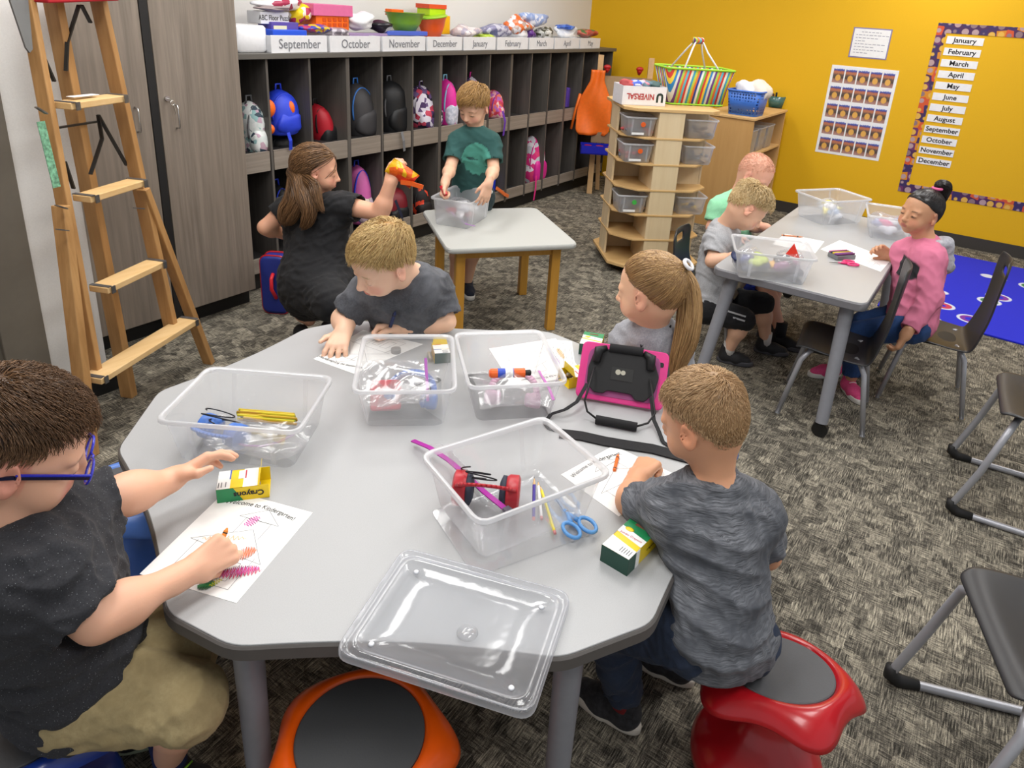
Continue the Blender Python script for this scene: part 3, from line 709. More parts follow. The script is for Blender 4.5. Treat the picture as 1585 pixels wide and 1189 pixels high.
t = MB().prism([(4.72, -1.6), (6.55, -1.6), (6.55, .42), (4.86, .42)], 0, .012).build('play_rug', rug_mat(), bevel=.003); tag(t, 'bright blue patterned play rug on the carpet behind the girl in pink', 'rug')
# ---------------------------------------------------------------- small things: helpers
M_clear = clear('clear_crate_plastic', '#f6f8fc', .12, .16, .10)
M_rim = clear('crate_rim_plastic', '#fbfcff', .50, .3, .15)
M_bag = clear('zip_bag_film', '#f6f6fa', .06, .22, .14, False)
M_lidc = clear('clear_lid_plastic', '#eef2fa', .26, .2, .12)
def crate(label, c, rz, L, W, h=.13, z=ZM, mat=None, group=None, tl=.020):
    o = crate_mesh(MB(), L, W, h, tl, rim=.012, th=.002, rimmat=True).build('plastic_crate', [mat or M_clear, M_rim], None, True)
    o.location = (c[0], c[1], z); o.rotation_euler = (0, 0, rz); return tag(o, label, 'crate', group)
def lump(mb, c, r, seed=0, amp=.25, n=22, m=14, R=None, ex=1.0):
    """a crumpled soft lump"""
    rs = np.random.RandomState(seed); ks = rs.randn(7, 3)*2.6; ph = rs.rand(7)*6.28
    rr = np.array(r, float); c = np.array(c, float); R = np.eye(3) if R is None else np.array(R); vs = []; fs = []
    for i in range(m+1):
        a = math.pi*i/m
        for k in range(n):
            t = 2*math.pi*k/n; d = np.array([math.sin(a)*math.cos(t), math.sin(a)*math.sin(t), math.cos(a)])
            d2 = np.sign(d)*np.abs(d)**ex; f = 1+amp*np.sum(np.sin(ks @ d+ph))/4
            vs.append(c+R @ (rr*d2*f))
    for i in range(m):
        for k in range(n): fs.append((i*n+k, (i+1)*n+k, (i+1)*n+(k+1) % n, i*n+(k+1) % n))
    return mb.add(vs, fs)
def film(mb, c, ax, ay, amp=.012, seed=0, nu=30, nv=24, lift=.0):
    amp *= .55
    """a crinkled sheet of film spanned by the half-axes ax, ay about c"""
    rs = np.random.RandomState(seed); ks = rs.randn(8, 2)*6; ph = rs.rand(8)*6.28; c = np.array(c, float); ax = np.array(ax, float); ay = np.array(ay, float)
    nn = np.cross(ax, ay); nn /= np.linalg.norm(nn)
    def fn(u, v):
        p = np.array([u, v]); w = np.sin(ks @ p+ph).sum()/5; e = 1-.12*math.sin(7*u+seed)*(abs(v-.5)*2)**3
        return c+ax*(2*u-1)*e+ay*(2*v-1)*(1-.1*math.sin(6*v+seed)*(abs(u-.5)*2)**3)+nn*(amp*w*2+lift*math.sin(math.pi*u)*math.sin(math.pi*v))
    return mb.grid(fn, nu, nv)
def bag(label, c, ax, ay, seed=0, amp=.012, lift=.02, zipcol='#b040a0', zipside=1, zoff=None):
    o = film(MB(), c, ax, ay, amp, seed, lift=lift); film(o, np.array(c)-np.array([0, 0, .006]), np.array(ax)*.97, np.array(ay)*.97, amp, seed+5, lift=-lift*.2)
    b = o.build('zip_bag', M_bag, None, True); tag(b, label, 'bag')
    if zipcol:
        ax = np.array(ax, float); ay = np.array(ay, float); c = np.array(c, float)
        pts = [c+ax*zipside+ay*(2*v-1)+np.array([0, 0, .006+.006*math.sin(5*v)]) for v in np.linspace(0, 1, 9)]
        z = MB()
        for i in range(8): z.bar(pts[i], pts[i+1], .008, .002)
        z.build('zip_strip', plain('zip_'+zipcol[1:], zipcol, .35), b)
    return b
def flat_lines(mb, lines, T, w=.0012, z=.0006):
    """polylines drawn on a flat sheet; T maps (u,v) to a point"""
    for ln in lines:
        for a, b in zip(ln[:-1], ln[1:]):
            A, B = T(*a), T(*b); d = B-A; L = np.linalg.norm(d)
            if L < 1e-6: continue
            s_ = np.cross(d/L, (0, 0, 1))*w/2; up = np.array([0, 0, z]); mb.add([A-s_+up, A+s_+up, B+s_+up, B-s_+up], [(0, 1, 2, 3)])
    return mb
def scribble(cx, cy, rx, ry, n=26, seed=1, ang=.8):
    rs = random.Random(seed); out = []
    ca, sa = math.cos(ang), math.sin(ang)
    for i in range(n):
        t = -1+2*i/(n-1); h = math.sqrt(max(0, 1-t*t))*(1 if i % 2 else -1)*rs.uniform(.8, 1.05); x, y = t*rx, h*ry; out.append((cx+x*ca-y*sa, cy+x*sa+y*ca))
    return out
SCHOOL = [[(.12, .42), (.60, .66), (.93, .36), (.12, .42)], [(.20, .43), (.20, .08), (.84, .08), (.84, .40)], [(.44, .58), (.44, .76), (.72, .76), (.72, .58)],
          [(.36, .76), (.58, .90), (.80, .76), (.36, .76)], [(.30, .14), (.30, .32), (.42, .32), (.42, .14), (.30, .14)], [(.64, .14), (.64, .32), (.76, .32), (.76, .14), (.64, .14)], [(.48, .08), (.48, .3), (.58, .3), (.58, .08)]]
def sheet(label, c4, z, words=True, colour=(), z0=.0008, extra=None, curl=0):
    """a letter sheet from four table points: bottom-left, bottom-right, top-right, top-left of its own print"""
    P = [np.array([p[0], p[1], 0]) for p in c4]
    def T(u, v): return (1-u)*(1-v)*P[0]+u*(1-v)*P[1]+u*v*P[2]+(1-u)*v*P[3]+np.array([0, 0, z+z0])
    s = MB(); vs = [T(0, 0), T(1, 0), T(1, 1), T(0, 1)]
    s.add([p-np.array([0, 0, .0006]) for p in vs]+vs, [(0, 3, 2, 1), (4, 5, 6, 7), (0, 1, 5, 4), (1, 2, 6, 5), (2, 3, 7, 6), (3, 0, 4, 7)])
    o = s.build('colouring_sheet', M_paper); tag(o, label, 'paper')
    flat_lines(MB(), SCHOOL, T, .0011, .0004).build('printed_outline', plain('print_grey', '#8a8a8e', .8), o)
    if words:
        x = P[1]-P[0]; x /= np.linalg.norm(x); y = P[3]-P[0]; y = y-x*(x@y); y /= np.linalg.norm(y)
        def warp(co): co = co.copy(); co[:, 1] -= 1.7*co[:, 0]**2; return co
        text('Welcome to Kindergarten!', .0185, M_ink, o, cols(x, y, (0, 0, 1)), T(.5, .915)+np.array([0, 0, .0006]), extrude=.0001, sx=.86, warp=warp)
    for i, (col, sc) in enumerate(colour):
        flat_lines(MB(), [sc], T, .0011, .0009+.0004*i).build('crayon_scribble', plain('crayon_'+col[1:], col, .7), o)
    return o
def crayon(label, a, b, col, r=.0042, cat='crayon', wrap=True):
    a = np.array(a, float); b = np.array(b, float); d = (b-a)/np.linalg.norm(b-a); L = np.linalg.norm(b-a)
    o = MB().tube([a, a+d*L*.86, a+d*L*.87, a+d*L*.97, b], [r, r, r*.8, r*.45, r*.3], 12).build('crayon', plain('wax_'+col[1:], col, .5), None, 40); tag(o, label, cat)
    if wrap:
        M = plain('crayon_band', '#2a2320', .6)
        for q in (.07, .72): MB().tube([a+d*L*q, a+d*L*(q+.05)], r*1.06, 12).build('wrapper_band', M, o, 40)
    return o
def pencil(label, a, b, col, r=.0036, group=None, tip=True):
    a = np.array(a, float); b = np.array(b, float); d = (b-a)/np.linalg.norm(b-a); L = np.linalg.norm(b-a)
    o = MB().tube([a, b-d*.018], r, 6).build('pencil', plain('pencil_'+col[1:], col, .4), None, False); tag(o, label, 'pencil', group)
    if tip:
        MB().tube([b-d*.018, b-d*.004], [r, r*.3], 8).build('wood_tip', plain('cut_wood', '#d9b482', .6), o); MB().tube([b-d*.004, b], [r*.3, .0003], 6).build('lead', M_ink, o)
        MB().tube([a-d*.008, a], r*.95, 8).build('eraser', plain('eraser_pink', '#d58a8a', .7), o)
    return o
def scissors(label, c, rz, mat, z):
    t = thing('scissors', label, 'scissors', (c[0], c[1], z), rz)
    for s_ in (-1, 1):
        lp = [(-.035+.026*math.cos(a), s_*.021+.016*math.sin(a), .004) for a in np.linspace(0, 2*math.pi, 17)[:-1]]
        h = MB().tube(lp, .0045, 8, closed=True).tube([(-.014, s_*.010, .004), (.012, s_*.001, .004), (.03, -s_*.002, .004)], [.006, .005, .003], 8).build('handle', mat, t, True, local=True)
        MB().add([(.012, -.004*s_, .004+.001*s_), (.02, .005*s_, .004+.001*s_), (.075, -.001, .004+.001*s_), (.02, -.005*s_, .004+.001*s_)], [(0, 1, 2, 3)]).build('blade', M_steel, t, local=True, thick=.001)
    MB().lathe([(0, .008), (.003, .008), (.003, .001)], 10, .02, 0).build('rivet', M_chrome, t, True, local=True)
    return t
def headset(label, c, R, mat, matd, rad=.075, cup=.034, cord=True):
    t = thing('headphones', label, 'headphones', c); R = np.array(R, float); c = np.array(c, float)
    W = lambda x, y, z: c+R @ np.array([x, y, z])
    band = [W(rad*math.cos(a), rad*1.05*math.sin(a), 0) for a in np.linspace(-.15, math.pi+.15, 22)]
    b = MB(); 
    for i in range(21): b.bar(band[i], band[i+1], .018, .006, up=R[:, 2])
    b.build('headband', mat, t, True)
    for s_ in (-1, 1):
        e = MB(); cc = W(s_*rad, -.025, 0); e.tube([cc-R[:, 0]*s_*.018, cc-R[:, 0]*s_*.010, cc+R[:, 0]*s_*.010, cc+R[:, 0]*s_*.014], [cup*.85, cup, cup, cup*.8], 24)
        q = e.build('ear_cup', mat, t, 50)
        MB().tube([cc-R[:, 0]*s_*.032, cc-R[:, 0]*s_*.026, cc-R[:, 0]*s_*.017], [cup*.55, cup*.92, cup*.9], 24).build('ear_pad', matd, q, True)
    if cord:
        pts = [W(.03*math.sin(a*1.3)+.01*a*.3, -.02+.035*math.cos(a), .02+.002*a) for a in np.linspace(0, 12, 60)]
        MB().tube(pts, .0017, 6).build('cord', plain('cord_dark', '#1f2024', .5), t, True)
    return t

# ---------------------------------------------------------------- on the big table
crate('big clear plastic crate beside the boy with blue glasses, gold pencils inside', (.957, 1.415), math.radians(-59), .345, .275)
crate('clear crate in front of the blond boy, with a red pouch and blue headphones', (1.352, 1.254), math.radians(41), .345, .275)
crate('clear crate next to the pink tablet, with a glue stick and pink headphones', (1.563, 1.053), math.radians(46), .345, .28)
ld = MB().prism([(p[0], p[1]) for p in rrect(.29, .225, .012)], 0, .004).build('crate_lid', M_clear, None, bevel=.001); ld.location = (1.107, .712, ZM+.0003); ld.rotation_euler = (0, 0, math.radians(-26)); tag(ld, 'flat clear lid lying under the crate with red headphones', 'lid')
crate('clear crate on a lid near the front, red and black headphones in a bag inside', (1.140, .730), math.radians(-22.6), .345, .272, z=ZM+.005)
def lid(label, c, rz, L, W, z, tilt=0):
    t = thing('crate_lid', label, 'lid', (c[0], c[1], z), rz); t.rotation_euler = (tilt[0], tilt[1], rz)
    def ring(l, w, zz, r=.03): return [(p[0], p[1], zz) for p in rrect(l, w, r, 5)]
    m = MB(); m.shell([ring(.03, .02, .006, .008), ring(L*.5, W*.5, .006), ring(L-.055, W-.055, .006), ring(L-.048, W-.048, .014), ring(L-.03, W-.03, .016), ring(L-.026, W-.026, .010), ring(L-.012, W-.012, .010), ring(L-.008, W-.008, .018), ring(L-.002, W-.002, .018), ring(L, W, .012), ring(L, W, .001), ring(L-.004, W-.004, 0)])
    m.add(ring(.03, .02, .006, .008), [tuple(range(24))]); m.build('panel', M_lidc, t, True, local=True)
    b = MB(); b.lathe([(.02, .0065), (.017, .011), (.009, .015), (0, .016)], 24, .02, -.012); b.build('raised_boss', M_clear, t, True, local=True)
    for i, (sx, sy) in enumerate(((1, 1), (1, -1), (-1, 1), (-1, -1))): MB().lathe([(.006, .0065), (.004, .009), (0, .010)], 12, sx*(L/2-.05), sy*(W/2-.045)).build('corner_bump', plain('milky_dot', '#e8eaf0', .3), t, True, local=True)
    return t
lid('loose clear crate lid overhanging the front edge of the table', (.812, .620), math.radians(-73), .362, .275, ZM+.002, (0, 0))
# papers
c4 = [G(*p, ZM) for p in ((216, 889), (366, 934), (484, 794), (352, 758))]
sheet('colouring sheet under the hand of the boy with blue glasses, school drawn on it', c4, ZM, colour=[('#d84fb0', scribble(.52, .74, .07, .06, 16, 2, 1.2)), ('#ee7744', scribble(.72, .42, .09, .07, 30, 3)), ('#f2b56a', scribble(.42, .5, .2, .03, 20, 8, .3)), ('#cf55b5', scribble(.80, .25, .17, .055, 44, 4, .45)), ('#d93a6a', scribble(.82, .24, .18, .06, 26, 5, .45)), ('#2a8a4a', scribble(.64, .06, .07, .05, 34, 6, .5)), ('#c8c832', scribble(.70, .10, .05, .03, 12, 7, 1.0))])
c4 = [G(*p, ZM) for p in ((655, 533), (562, 511), (485, 556), (548, 579))]
sheet('upside-down colouring sheet in front of the blond boy', c4, ZM)
c4 = [G(*p, ZM) for p in ((875, 520), (768, 528), (770, 600), (890, 590))]
c4 = [G(860, 524, ZM), G(757, 540, ZM), G(795, 600, ZM), G(905, 580, ZM)]
sheet('colouring sheet showing through the crate with the glue stick', c4, ZM)
c4 = [G(885, 550, ZM), G(893, 527, ZM), G(847, 527, ZM), G(836, 553, ZM)]
sheet('partly coloured sheet behind the crate with the glue stick', [G(893, 585, ZM), G(885, 529, ZM), G(848, 526, ZM), G(846, 580, ZM)], ZM, words=False, colour=[('#9a5ac0', scribble(.4, .7, .2, .1, 24, 2)), ('#d8a040', scribble(.6, .5, .2, .1, 20, 3)), ('#5a8ad0', scribble(.6, .85, .2, .06, 18, 9))], z0=.0016)
c4 = [G(1010, 775, ZM), G(1100, 760, ZM), G(955, 692, ZM), G(870, 732, ZM)]
sheet('colouring sheet under the fist of the boy in the grey heathered shirt', [G(958, 800, ZM), G(1060, 742, ZM), G(950, 690, ZM), G(868, 735, ZM)], ZM)
# crayon boxes
M_cy, M_cg, M_cdg = plain('box_yellow', '#f2d016', .4), plain('box_green', '#1f8a52', .4), plain('box_dark_green', '#1c4a3c', .4)
M_card = plain('grey_cardboard', '#8b8272', .8); M_bars = plain('bar_print', '#3b3b44', .6); M_red_p = plain('red_print', '#c03040', .5); M_blue_p = plain('blue_print', '#4a68b8', .5)
def crayon_box(label, c, rz, L=.125, W=.072, h=.036, z=ZM, open_end=True, style=0):
    """long axis x; open or tabbed end at +x"""
    t = thing('crayon_box', label, 'crayon box', (c[0], c[1], z), rz)
    b = MB().box(-L/2, L/2, -W/2, W/2, 0, .0008).box(-L/2, L/2, -W/2, -W/2+.0008, 0, h).box(-L/2, L/2, W/2-.0008, W/2, 0, h).box(-L/2, -L/2+.0008, -W/2, W/2, 0, h).box(-L/2, L/2-(.02 if open_end else 0), -W/2, W/2, h-.0008, h)
    if not open_end: b.box(L/2-.0008, L/2, -W/2, W/2, 0, h)
    b.build('carton', M_cy, t, local=True)
    def dec(nm, x0, x1, y0, y1, m, side='top'):
        if side == 'top': e_ = .0012 if nm in ('bar', 'blue_stripe', 'red_stripe', 'white_note') else .0005; MB().box(x0, x1, y0, y1, h, h+e_).build(nm, m, t, local=True)
        if side == 'front': MB().box(x0, x1, -W/2-.0004, -W/2, y0, y1).build(nm, m, t, local=True)
        if side == 'back': MB().box(x0, x1, W/2, W/2+.0004, y0, y1).build(nm, m, t, local=True)
        if side == 'end': MB().box(-L/2-.0004, -L/2, x0, x1, y0, y1).build(nm, m, t, local=True)
    dec('green_end', -W/2, W/2, 0, h, M_cdg, 'end')
    if style == 0:
        dec('white_panel', -L/2, -L/2+.028, -W/2, W/2, M_paper); dec('white_panel', L/2-.055, L/2-.024, -W/2, W/2, M_paper)
        MB().add([(-L/2, -W/2-.0006, 0), (.0, -W/2-.0006, 0), (-.02, -W/2-.0006, h), (-L/2, -W/2-.0006, h)], [(0, 1, 2, 3)]).build('green_side', M_cg, t, local=True)
        for k in range(7): dec('bar', -L/2+.003+k*.003, -L/2+.0045+k*.003, -W/2+.006, -W/2+.024, M_bars) if k in (0, 2, 5) else None
        dec('blue_stripe', -L/2+.025, -L/2+.028, 0, W/2, M_blue_p); dec('red_stripe', -L/2+.058, -L/2+.061, -.002, W/2-.006, M_red_p); dec('white_note', -L/2+.044, -L/2+.058, -.002, W/2-.006, M_paper)
        text('Crayons', .019, M_ink, t, cols((-1, 0, 0), (0, 0, -1), (0, -1, 0)), (.012, -W/2-.0012, h/2), local=True, extrude=.0001, bold=.0006)
        for s_ in (-1, 1): pass
        MB().add([(L/2-.02, -W/2, h), (L/2-.02, W/2, h), (L/2-.016, W/2-.006, h+.028), (L/2-.016, -W/2+.006, h+.028)], [(0, 1, 2, 3)]).build('end_flap', M_cy, t, local=True, thick=.0008)
        for k in range(5):
            x = -W/2+.010+k*.013
            MB().tube([(-L/2+.01, x, .012+(k % 2)*.012), (L/2-.016-.003*k, x, .012+(k % 2)*.012)], .0042, 10).build('crayon_tip', plain('crayon_tip%d' % (k % 3), ['#caa98a', '#b8b0a0', '#8a7a6a'][k % 3], .6), t, 40, local=True)
    else:
        dec('green_top', L/2-.050, L/2, -W/2, W/2, M_cg)
        for (a, b2, nm, m, e) in ((-.012, .012, 'white_band', M_paper, .0006), (-L/2, -L/2+.030, 'white_panel', M_paper, .0006)):
            MB().add([(a, -W/2, h+e), (b2, -W/2, h+e), (b2+.012, W/2, h+e), (a+.012 if a > -L/2 else a, W/2, h+e)], [(0, 1, 2, 3)]).build(nm, m, t, local=True)
        MB().box(-L/2, -L/2+.03, -W/2-.0006, -W/2, 0, h).build('green_side', M_cdg, t, local=True); MB().box(-L/2, -L/2+.03, W/2, W/2+.0006, 0, h).build('green_side', M_cdg, t, local=True)
        MB().box(-L/2+.03, -L/2+.045, -W/2-.0008, -W/2, 0, h).build('white_side', M_paper, t, local=True)
        for k in range(9): MB().box(-L/2+.008, -L/2+.024, -W/2+.006+k*.0028, -W/2+.0072+k*.0028, h+.0008, h+.0011).build('bar', M_bars, t, local=True) if k % 2 == 0 else None
        MB().ball((L/2-.038, W/2-.018, h+.0005), (.007, .011, .0008), 16, 4).build('oval_badge', M_cy, t, True, local=True)
        MB().box(L/2-.018, L/2-.010, -.016, .014, h+.0003, h+.0008).build('hang_slot', plain('slot_brown', '#7a4a34', .7), t, local=True)
        text('Jumbo Crayons', .0085, M_red_p, t, cols((0, -1, 0), (1, 0, 0), (0, 0, 1)), (.003, .0, h+.001), local=True, extrude=.0001)
        text('crayons', .011, M_ink, t, cols((1, 0, 0), (0, 0, 1), (0, -1, 0)), (.032, -W/2-.001, h/2), local=True, extrude=.0001)
    return t
c = G(376, 766, ZM); e0, e1 = G(336, 783, ZM), G(417, 773, ZM); an = math.atan2(e1[1]-e0[1], e1[0]-e0[0])
n2 = np.array([-math.sin(an), math.cos(an)]); cc = (e0+e1)/2
L1 = float(np.linalg.norm(e1-e0))
crayon_box('open yellow and green crayon box beside the colouring sheet, its flap up', (cc[0]+n2[0]*.042, cc[1]+n2[1]*.042), an, L=max(.11, L1), W=.068, h=.036)
e0, e1, e2 = G(937, 866, ZM), G(981, 887, ZM), G(1025, 842, ZM)
ax = (e2-e1); an = math.atan2(ax[1], ax[0]); L2 = float(np.linalg.norm(ax)); W2 = float(np.linalg.norm(e1-e0)); cc = (e0+e2)/2-_rt*.008-ax*.08
crayon_box('green, white and yellow crayon box at the elbow of the boy in grey', cc, an, L=L2, W=W2, h=.042, open_end=False, style=1)
c = G(682, 553, ZM); crayon_box('grey-fronted open crayon box behind the crate with the red pouch', c, math.radians(48), L=.085, W=.05, h=.036)
c = G(893, 590, ZM); crayon_box('crayon box with yellow and green print tucked left of the pink tablet', c, math.radians(150), L=.10, W=.07, h=.036)
c = G(915, 541, ZM); crayon_box('green crayon box half hidden behind the pink tablet, under the girl\'s hand', c, math.radians(20), L=.10, W=.07, h=.04, open_end=False, style=1)
# contents of the crates
hz = ZM+.008
def flatR(a, tilt=0): return rotz(a) @ np.array([[1, 0, 0], [0, math.cos(tilt), -math.sin(tilt)], [0, math.sin(tilt), math.cos(tilt)]])
M_hblue = plain('headphone_blue', '#4a78c8', .4); M_hpad = plain('pad_dark', '#2c3140', .7); M_hpink = plain('headphone_pink', '#d9a6c4', .4); M_hred = plain('headphone_red', '#b3202c', .35)
c = G(335, 668, ZM+.05); headset('blue headphones at the left end of the crate with gold pencils', c, flatR(math.radians(100), .5), M_hblue, M_hblue, .05, .032)
c = G(636, 606, ZM+.045); headset('bright blue headphones curled in the crate with the red pouch', c, flatR(math.radians(-60), .45), M_hblue, M_hblue, .064, .024)
c = G(795, 606, ZM+.045); headset('pink headphones in the crate with the glue stick', c, flatR(math.radians(-60), .45), M_hpink, M_hpink, .066, .022, False)
c = G(752, 757, ZM+.07); headset('red and black headphones in the crate on a lid', c, flatR(math.radians(120), .75), M_hred, M_hpad, .062, .040)
c = G(600, 600, ZM+.05)
pz = MB().at(G(597, 612, ZM+.045), R=flatR(math.radians(-46), .9)).prism(rrect(.085, .085, .012), -.008, .008, .004).build('red_pouch', plain('red_pouch_fabric', '#c83a48', .55), None, 40); pz.name = 'fabric_pouch'; tag(pz, 'red pouch leaning in the crate in front of the blond boy', 'pouch')
text('CLASS KIT' if 0 else 'PENS', .001, M_paper, pz, np.eye(3), (0, 0, -5)) if 0 else None
bag('clear zip bag holding the red pouch', G(610, 590, ZM+.085), rotz(math.radians(-46)) @ np.array([.09, 0, .0]), rotz(math.radians(44)) @ np.array([.075, 0, .03]), 3, .010, .02, '#8a3a90')
bag('crinkled clear bag around the bright blue headphones', G(632, 600, ZM+.07), rotz(math.radians(-46)) @ np.array([.08, 0, .02]), rotz(math.radians(44)) @ np.array([.07, 0, .0]), 4, .012, .03, None)
bag('crinkled clear bag around the pink headphones', G(792, 600, ZM+.07), rotz(math.radians(-44)) @ np.array([.10, 0, .0]), rotz(math.radians(46)) @ np.array([.09, 0, .0]), 6, .012, .03, '#c070b8')
bag('zip bag with a pale purple strip beside the gold pencils', G(400, 675, ZM+.05), rotz(math.radians(-59)) @ np.array([.12, 0, .0]), rotz(math.radians(31)) @ np.array([.07, 0, .0]), 8, .012, .02, None)
zp = [G(x, y, ZM+.03) for x, y in ((360, 684), (380, 690), (405, 691), (430, 685), (452, 674), (461, 667))]
MB().tube(zp, .0028, 8).build('zip_strip', plain('zip_purple', '#9a62a8', .4), bpy.data.objects['zip_bag.003'], True)
# the tall zip bag sticking out of the front crate
zq = [J(x, y, d) for x, y, d in ((639, 682, 1.86), (665, 693, 1.80), (695, 713, 1.74), (722, 736, 1.68), (750, 762, 1.62), (775, 782, 1.58), (793, 797, 1.55))]
bb = MB(); low = [G(x, y, ZM+.03) for x, y in ((722, 735), (726, 748), (732, 760), (740, 772), (752, 784), (766, 792), (782, 796))]
rsx = np.random.RandomState(4); ks = rsx.randn(6, 2)*8; ph = rsx.rand(6)*6
def bagfn(u, v):
    i = u*6; k = min(5, int(i)); f_ = i-k; a = zq[k]*(1-f_)+zq[k+1]*f_; b = low[k]*(1-f_)+low[k+1]*f_
    return a*(1-v)+b*v+np.array([0, 0, 1.0])*.03*math.sin(math.pi*v)*np.sin(ks @ np.array([u, v])+ph).sum()/3 + np.array([.5, -.5, 0])*.02*math.sin(math.pi*v)
b_ = bb.grid(bagfn, 24, 18).build('zip_bag', M_bag, None, True); tag(b_, 'tall zip bag with a magenta strip sticking out of the front crate', 'bag')
zz = MB()
for i in range(6): zz.bar(zq[i], zq[i+1], .013, .003, up=(0, 0, 1))
zz.build('zip_strip', plain('zip_magenta', '#a81a98', .3), b_)
MB().bar(zq[5]*.6+zq[6]*.4+np.array([0, 0, .002]), zq[6]+np.array([0, 0, .002]), .016, .008).build('zip_slider', plain('grey_slider', '#5d5a66', .3), b_)
# pencils, scissors, glue
pencil('purple pencil standing in the front crate', G(826, 800, ZM+.02), J(827, 738, dep(G(826, 800, ZM+.01))+.03), '#4b3aa0')
pencil('yellow pencil in the front crate beside the blue scissors', G(858, 822, ZM+.012), G(836, 752, ZM+.02), '#e0d020')
wp = pencil('white pencil in the front crate between the purple and yellow ones', G(838, 800, ZM+.012), G(833, 745, ZM+.02), '#e8e8ea')
c = G(884, 805, ZM+.01); scissors('light blue child scissors in the front crate', c, math.radians(62), plain('scissor_blue', '#5f9fe0', .35), ZM+.012)
gp = ['#c8b21a', '#b8921a', '#d0c030', '#a8801a', '#8f9a20']
for k in range(14):
    a = G(368+rnd.uniform(-2, 10), 634+k*1.2, ZM+.035+.004*(k % 4)); b = G(468+rnd.uniform(-3, 3), 642+k*1.2, ZM+.035+.004*((k+1) % 4))
    pencil('shiny gold pencil in the bundle inside the big crate', a, b, gp[k % 5], .0034, 'gold pencils bundled in the big crate', tip=False)
a, b = G(757, 578, ZM+.10), G(822, 577, ZM+.10)
gs = thing('glue_stick', 'orange and blue glue stick lying on the bag of pink headphones', 'glue stick', (a+b)/2); d = (b-a)/np.linalg.norm(b-a); L = np.linalg.norm(b-a)
MB().tube([a, a+d*L*.03, a+d*L*.03, a+d*L*.85], [.010, .010, .0135, .0135], 20).build('tube', plain('glue_orange', '#e8621a', .35), gs, 40)
MB().tube([a+d*L*.2, a+d*L*.58], .0138, 20).build('blue_label', plain('glue_blue', '#2a4ab8', .4), gs, 40); MB().tube([a+d*L*.38, a+d*L*.56], .0141, 20).build('white_label', M_paper, gs, 40)
MB().tube([a+d*L*.85, a+d*L*.87, a+d*L*.98, b], [.010, .008, .009, .006], 16).build('cap', M_ink, gs, 40)
crayon('orange crayon lying on the sheet by the fist of the boy in grey', G(951, 728, ZM+.005), G(957, 703, ZM+.005), '#e8701a')
MB().lathe([(0, 0), (.016, 0), (.016, .014), (.012, .016), (0, .016)], 20, *G(613, 546, ZM)[:2]).build('pencil_sharpener', plain('sharpener_grey', '#9a9896', .4), None, 40); o = bpy.data.objects['pencil_sharpener']; o.location.z = ZM+.001; tag(o, 'round grey pencil sharpener on the sheet behind the crate', 'sharpener')

# ---------------------------------------------------------------- tablet
A, B = G(892, 618, ZM), G(1022, 640, ZM); bx = (B-A); WT = float(np.linalg.norm(bx)); bx /= WT; aw = np.array([-bx[1], bx[0], 0]); 
if aw @ np.array([_fwd[0], _fwd[1], 0]) < 0: aw = -aw
tl = math.radians(32); upv = np.array([0, 0, math.cos(tl)])+aw*math.sin(tl); out_ = np.cross(bx, upv)
if out_ @ aw > 0: out_ = -out_
d = ray(970, 541); pn = np.cross(bx, upv); tt = ((A-CAM0) @ pn)/(d @ pn); top = CAM0+d*tt; HT = float((top-A) @ upv)
tc = A+bx*WT/2+upv*HT/2+np.array([0, 0, .008]); RT = np.array([bx, upv, out_]).T if np.linalg.det(np.array([bx, upv, out_])) > 0 else np.array([bx, upv, out_]).T
tab = thing('tablet', 'pink cased tablet with a black hand strap, propped up on the big table', 'tablet', tc)
def TP(x, y, z=0): return tc+bx*x+upv*y+out_*z
def tprism(poly, z0, z1):
    m = MB(); n = len(poly); m.add([TP(p[0], p[1], z0) for p in poly]+[TP(p[0], p[1], z1) for p in poly], [(i, (i+1) % n, n+(i+1) % n, n+i) for i in range(n)]+[tuple(range(n)), tuple(range(n, 2*n))]); return m
M_tp = plain('pink_silicone', '#e23a8c', .45)
tprism(rrect(WT+.01, HT, .02), -.012, .006).build('case', M_tp, tab, bevel=.003)
tprism(rrect(WT-.035, HT-.03, .03), .006, .008).build('inner_panel', plain('mauve_panel', '#a04a82', .5), tab)
hw, hh = WT/2, HT/2
body = [(-hw*.82, hh*.1), (-hw*.72, hh*.72), (-hw*.55, hh*.80), (hw*.5, hh*.80), (hw*.68, hh*.7), (hw*.86, hh*.1), (hw*.80, -hh*.45), (hw*.6, -hh*.8), (hw*.36, -hh*.8), (hw*.28, -hh*.62), (-hw*.30, -hh*.62), (-hw*.38, -hh*.74), (-hw*.62, -hh*.74), (-hw*.8, -hh*.45)]
tprism(poly_round(body, .008), .008, .020).build('mount_plate', plain('matte_black', '#161618', .5), tab, bevel=.002)
tprism(rrect(hw*.52, hh*.44, .002), .020, .0215).build('label_plate', plain('label_black', '#2a2a2a', .4), tab)
MB().tube([TP(-hw*.10, hh*.06, .0218), TP(-hw*.10, hh*.06, .022)], .008, 16).tube([TP(hw*.02, hh*.06, .0218), TP(hw*.02, hh*.06, .022)], .007, 16).build('printed_rings', plain('print_cream', '#b9b6a6', .5), tab)
tprism([(x+hw*.86, y+hh*.55) for x, y in rrect(.018, .014, .005)], .006, .0075).build('camera_hole', M_ink, tab)
M_foam = plain('black_foam', '#1c1c1e', .9, bump=.4, nscale=400)
MB().tube([TP(-hw*.38, hh*.86, .022), TP(hw*.42, hh*.88, .022)], .013, 18).build('grip', M_foam, tab, 40)
for s_ in (-1, 1): MB().tube([TP(s_*hw*.45, hh*.84, .022), TP(s_*hw*.62, hh*.72, .03), TP(s_*hw*.64, hh*.3, .028)], [.008, .015, .012], 14).build('hinge', plain('matte_black', '#161618', .5), tab, True)
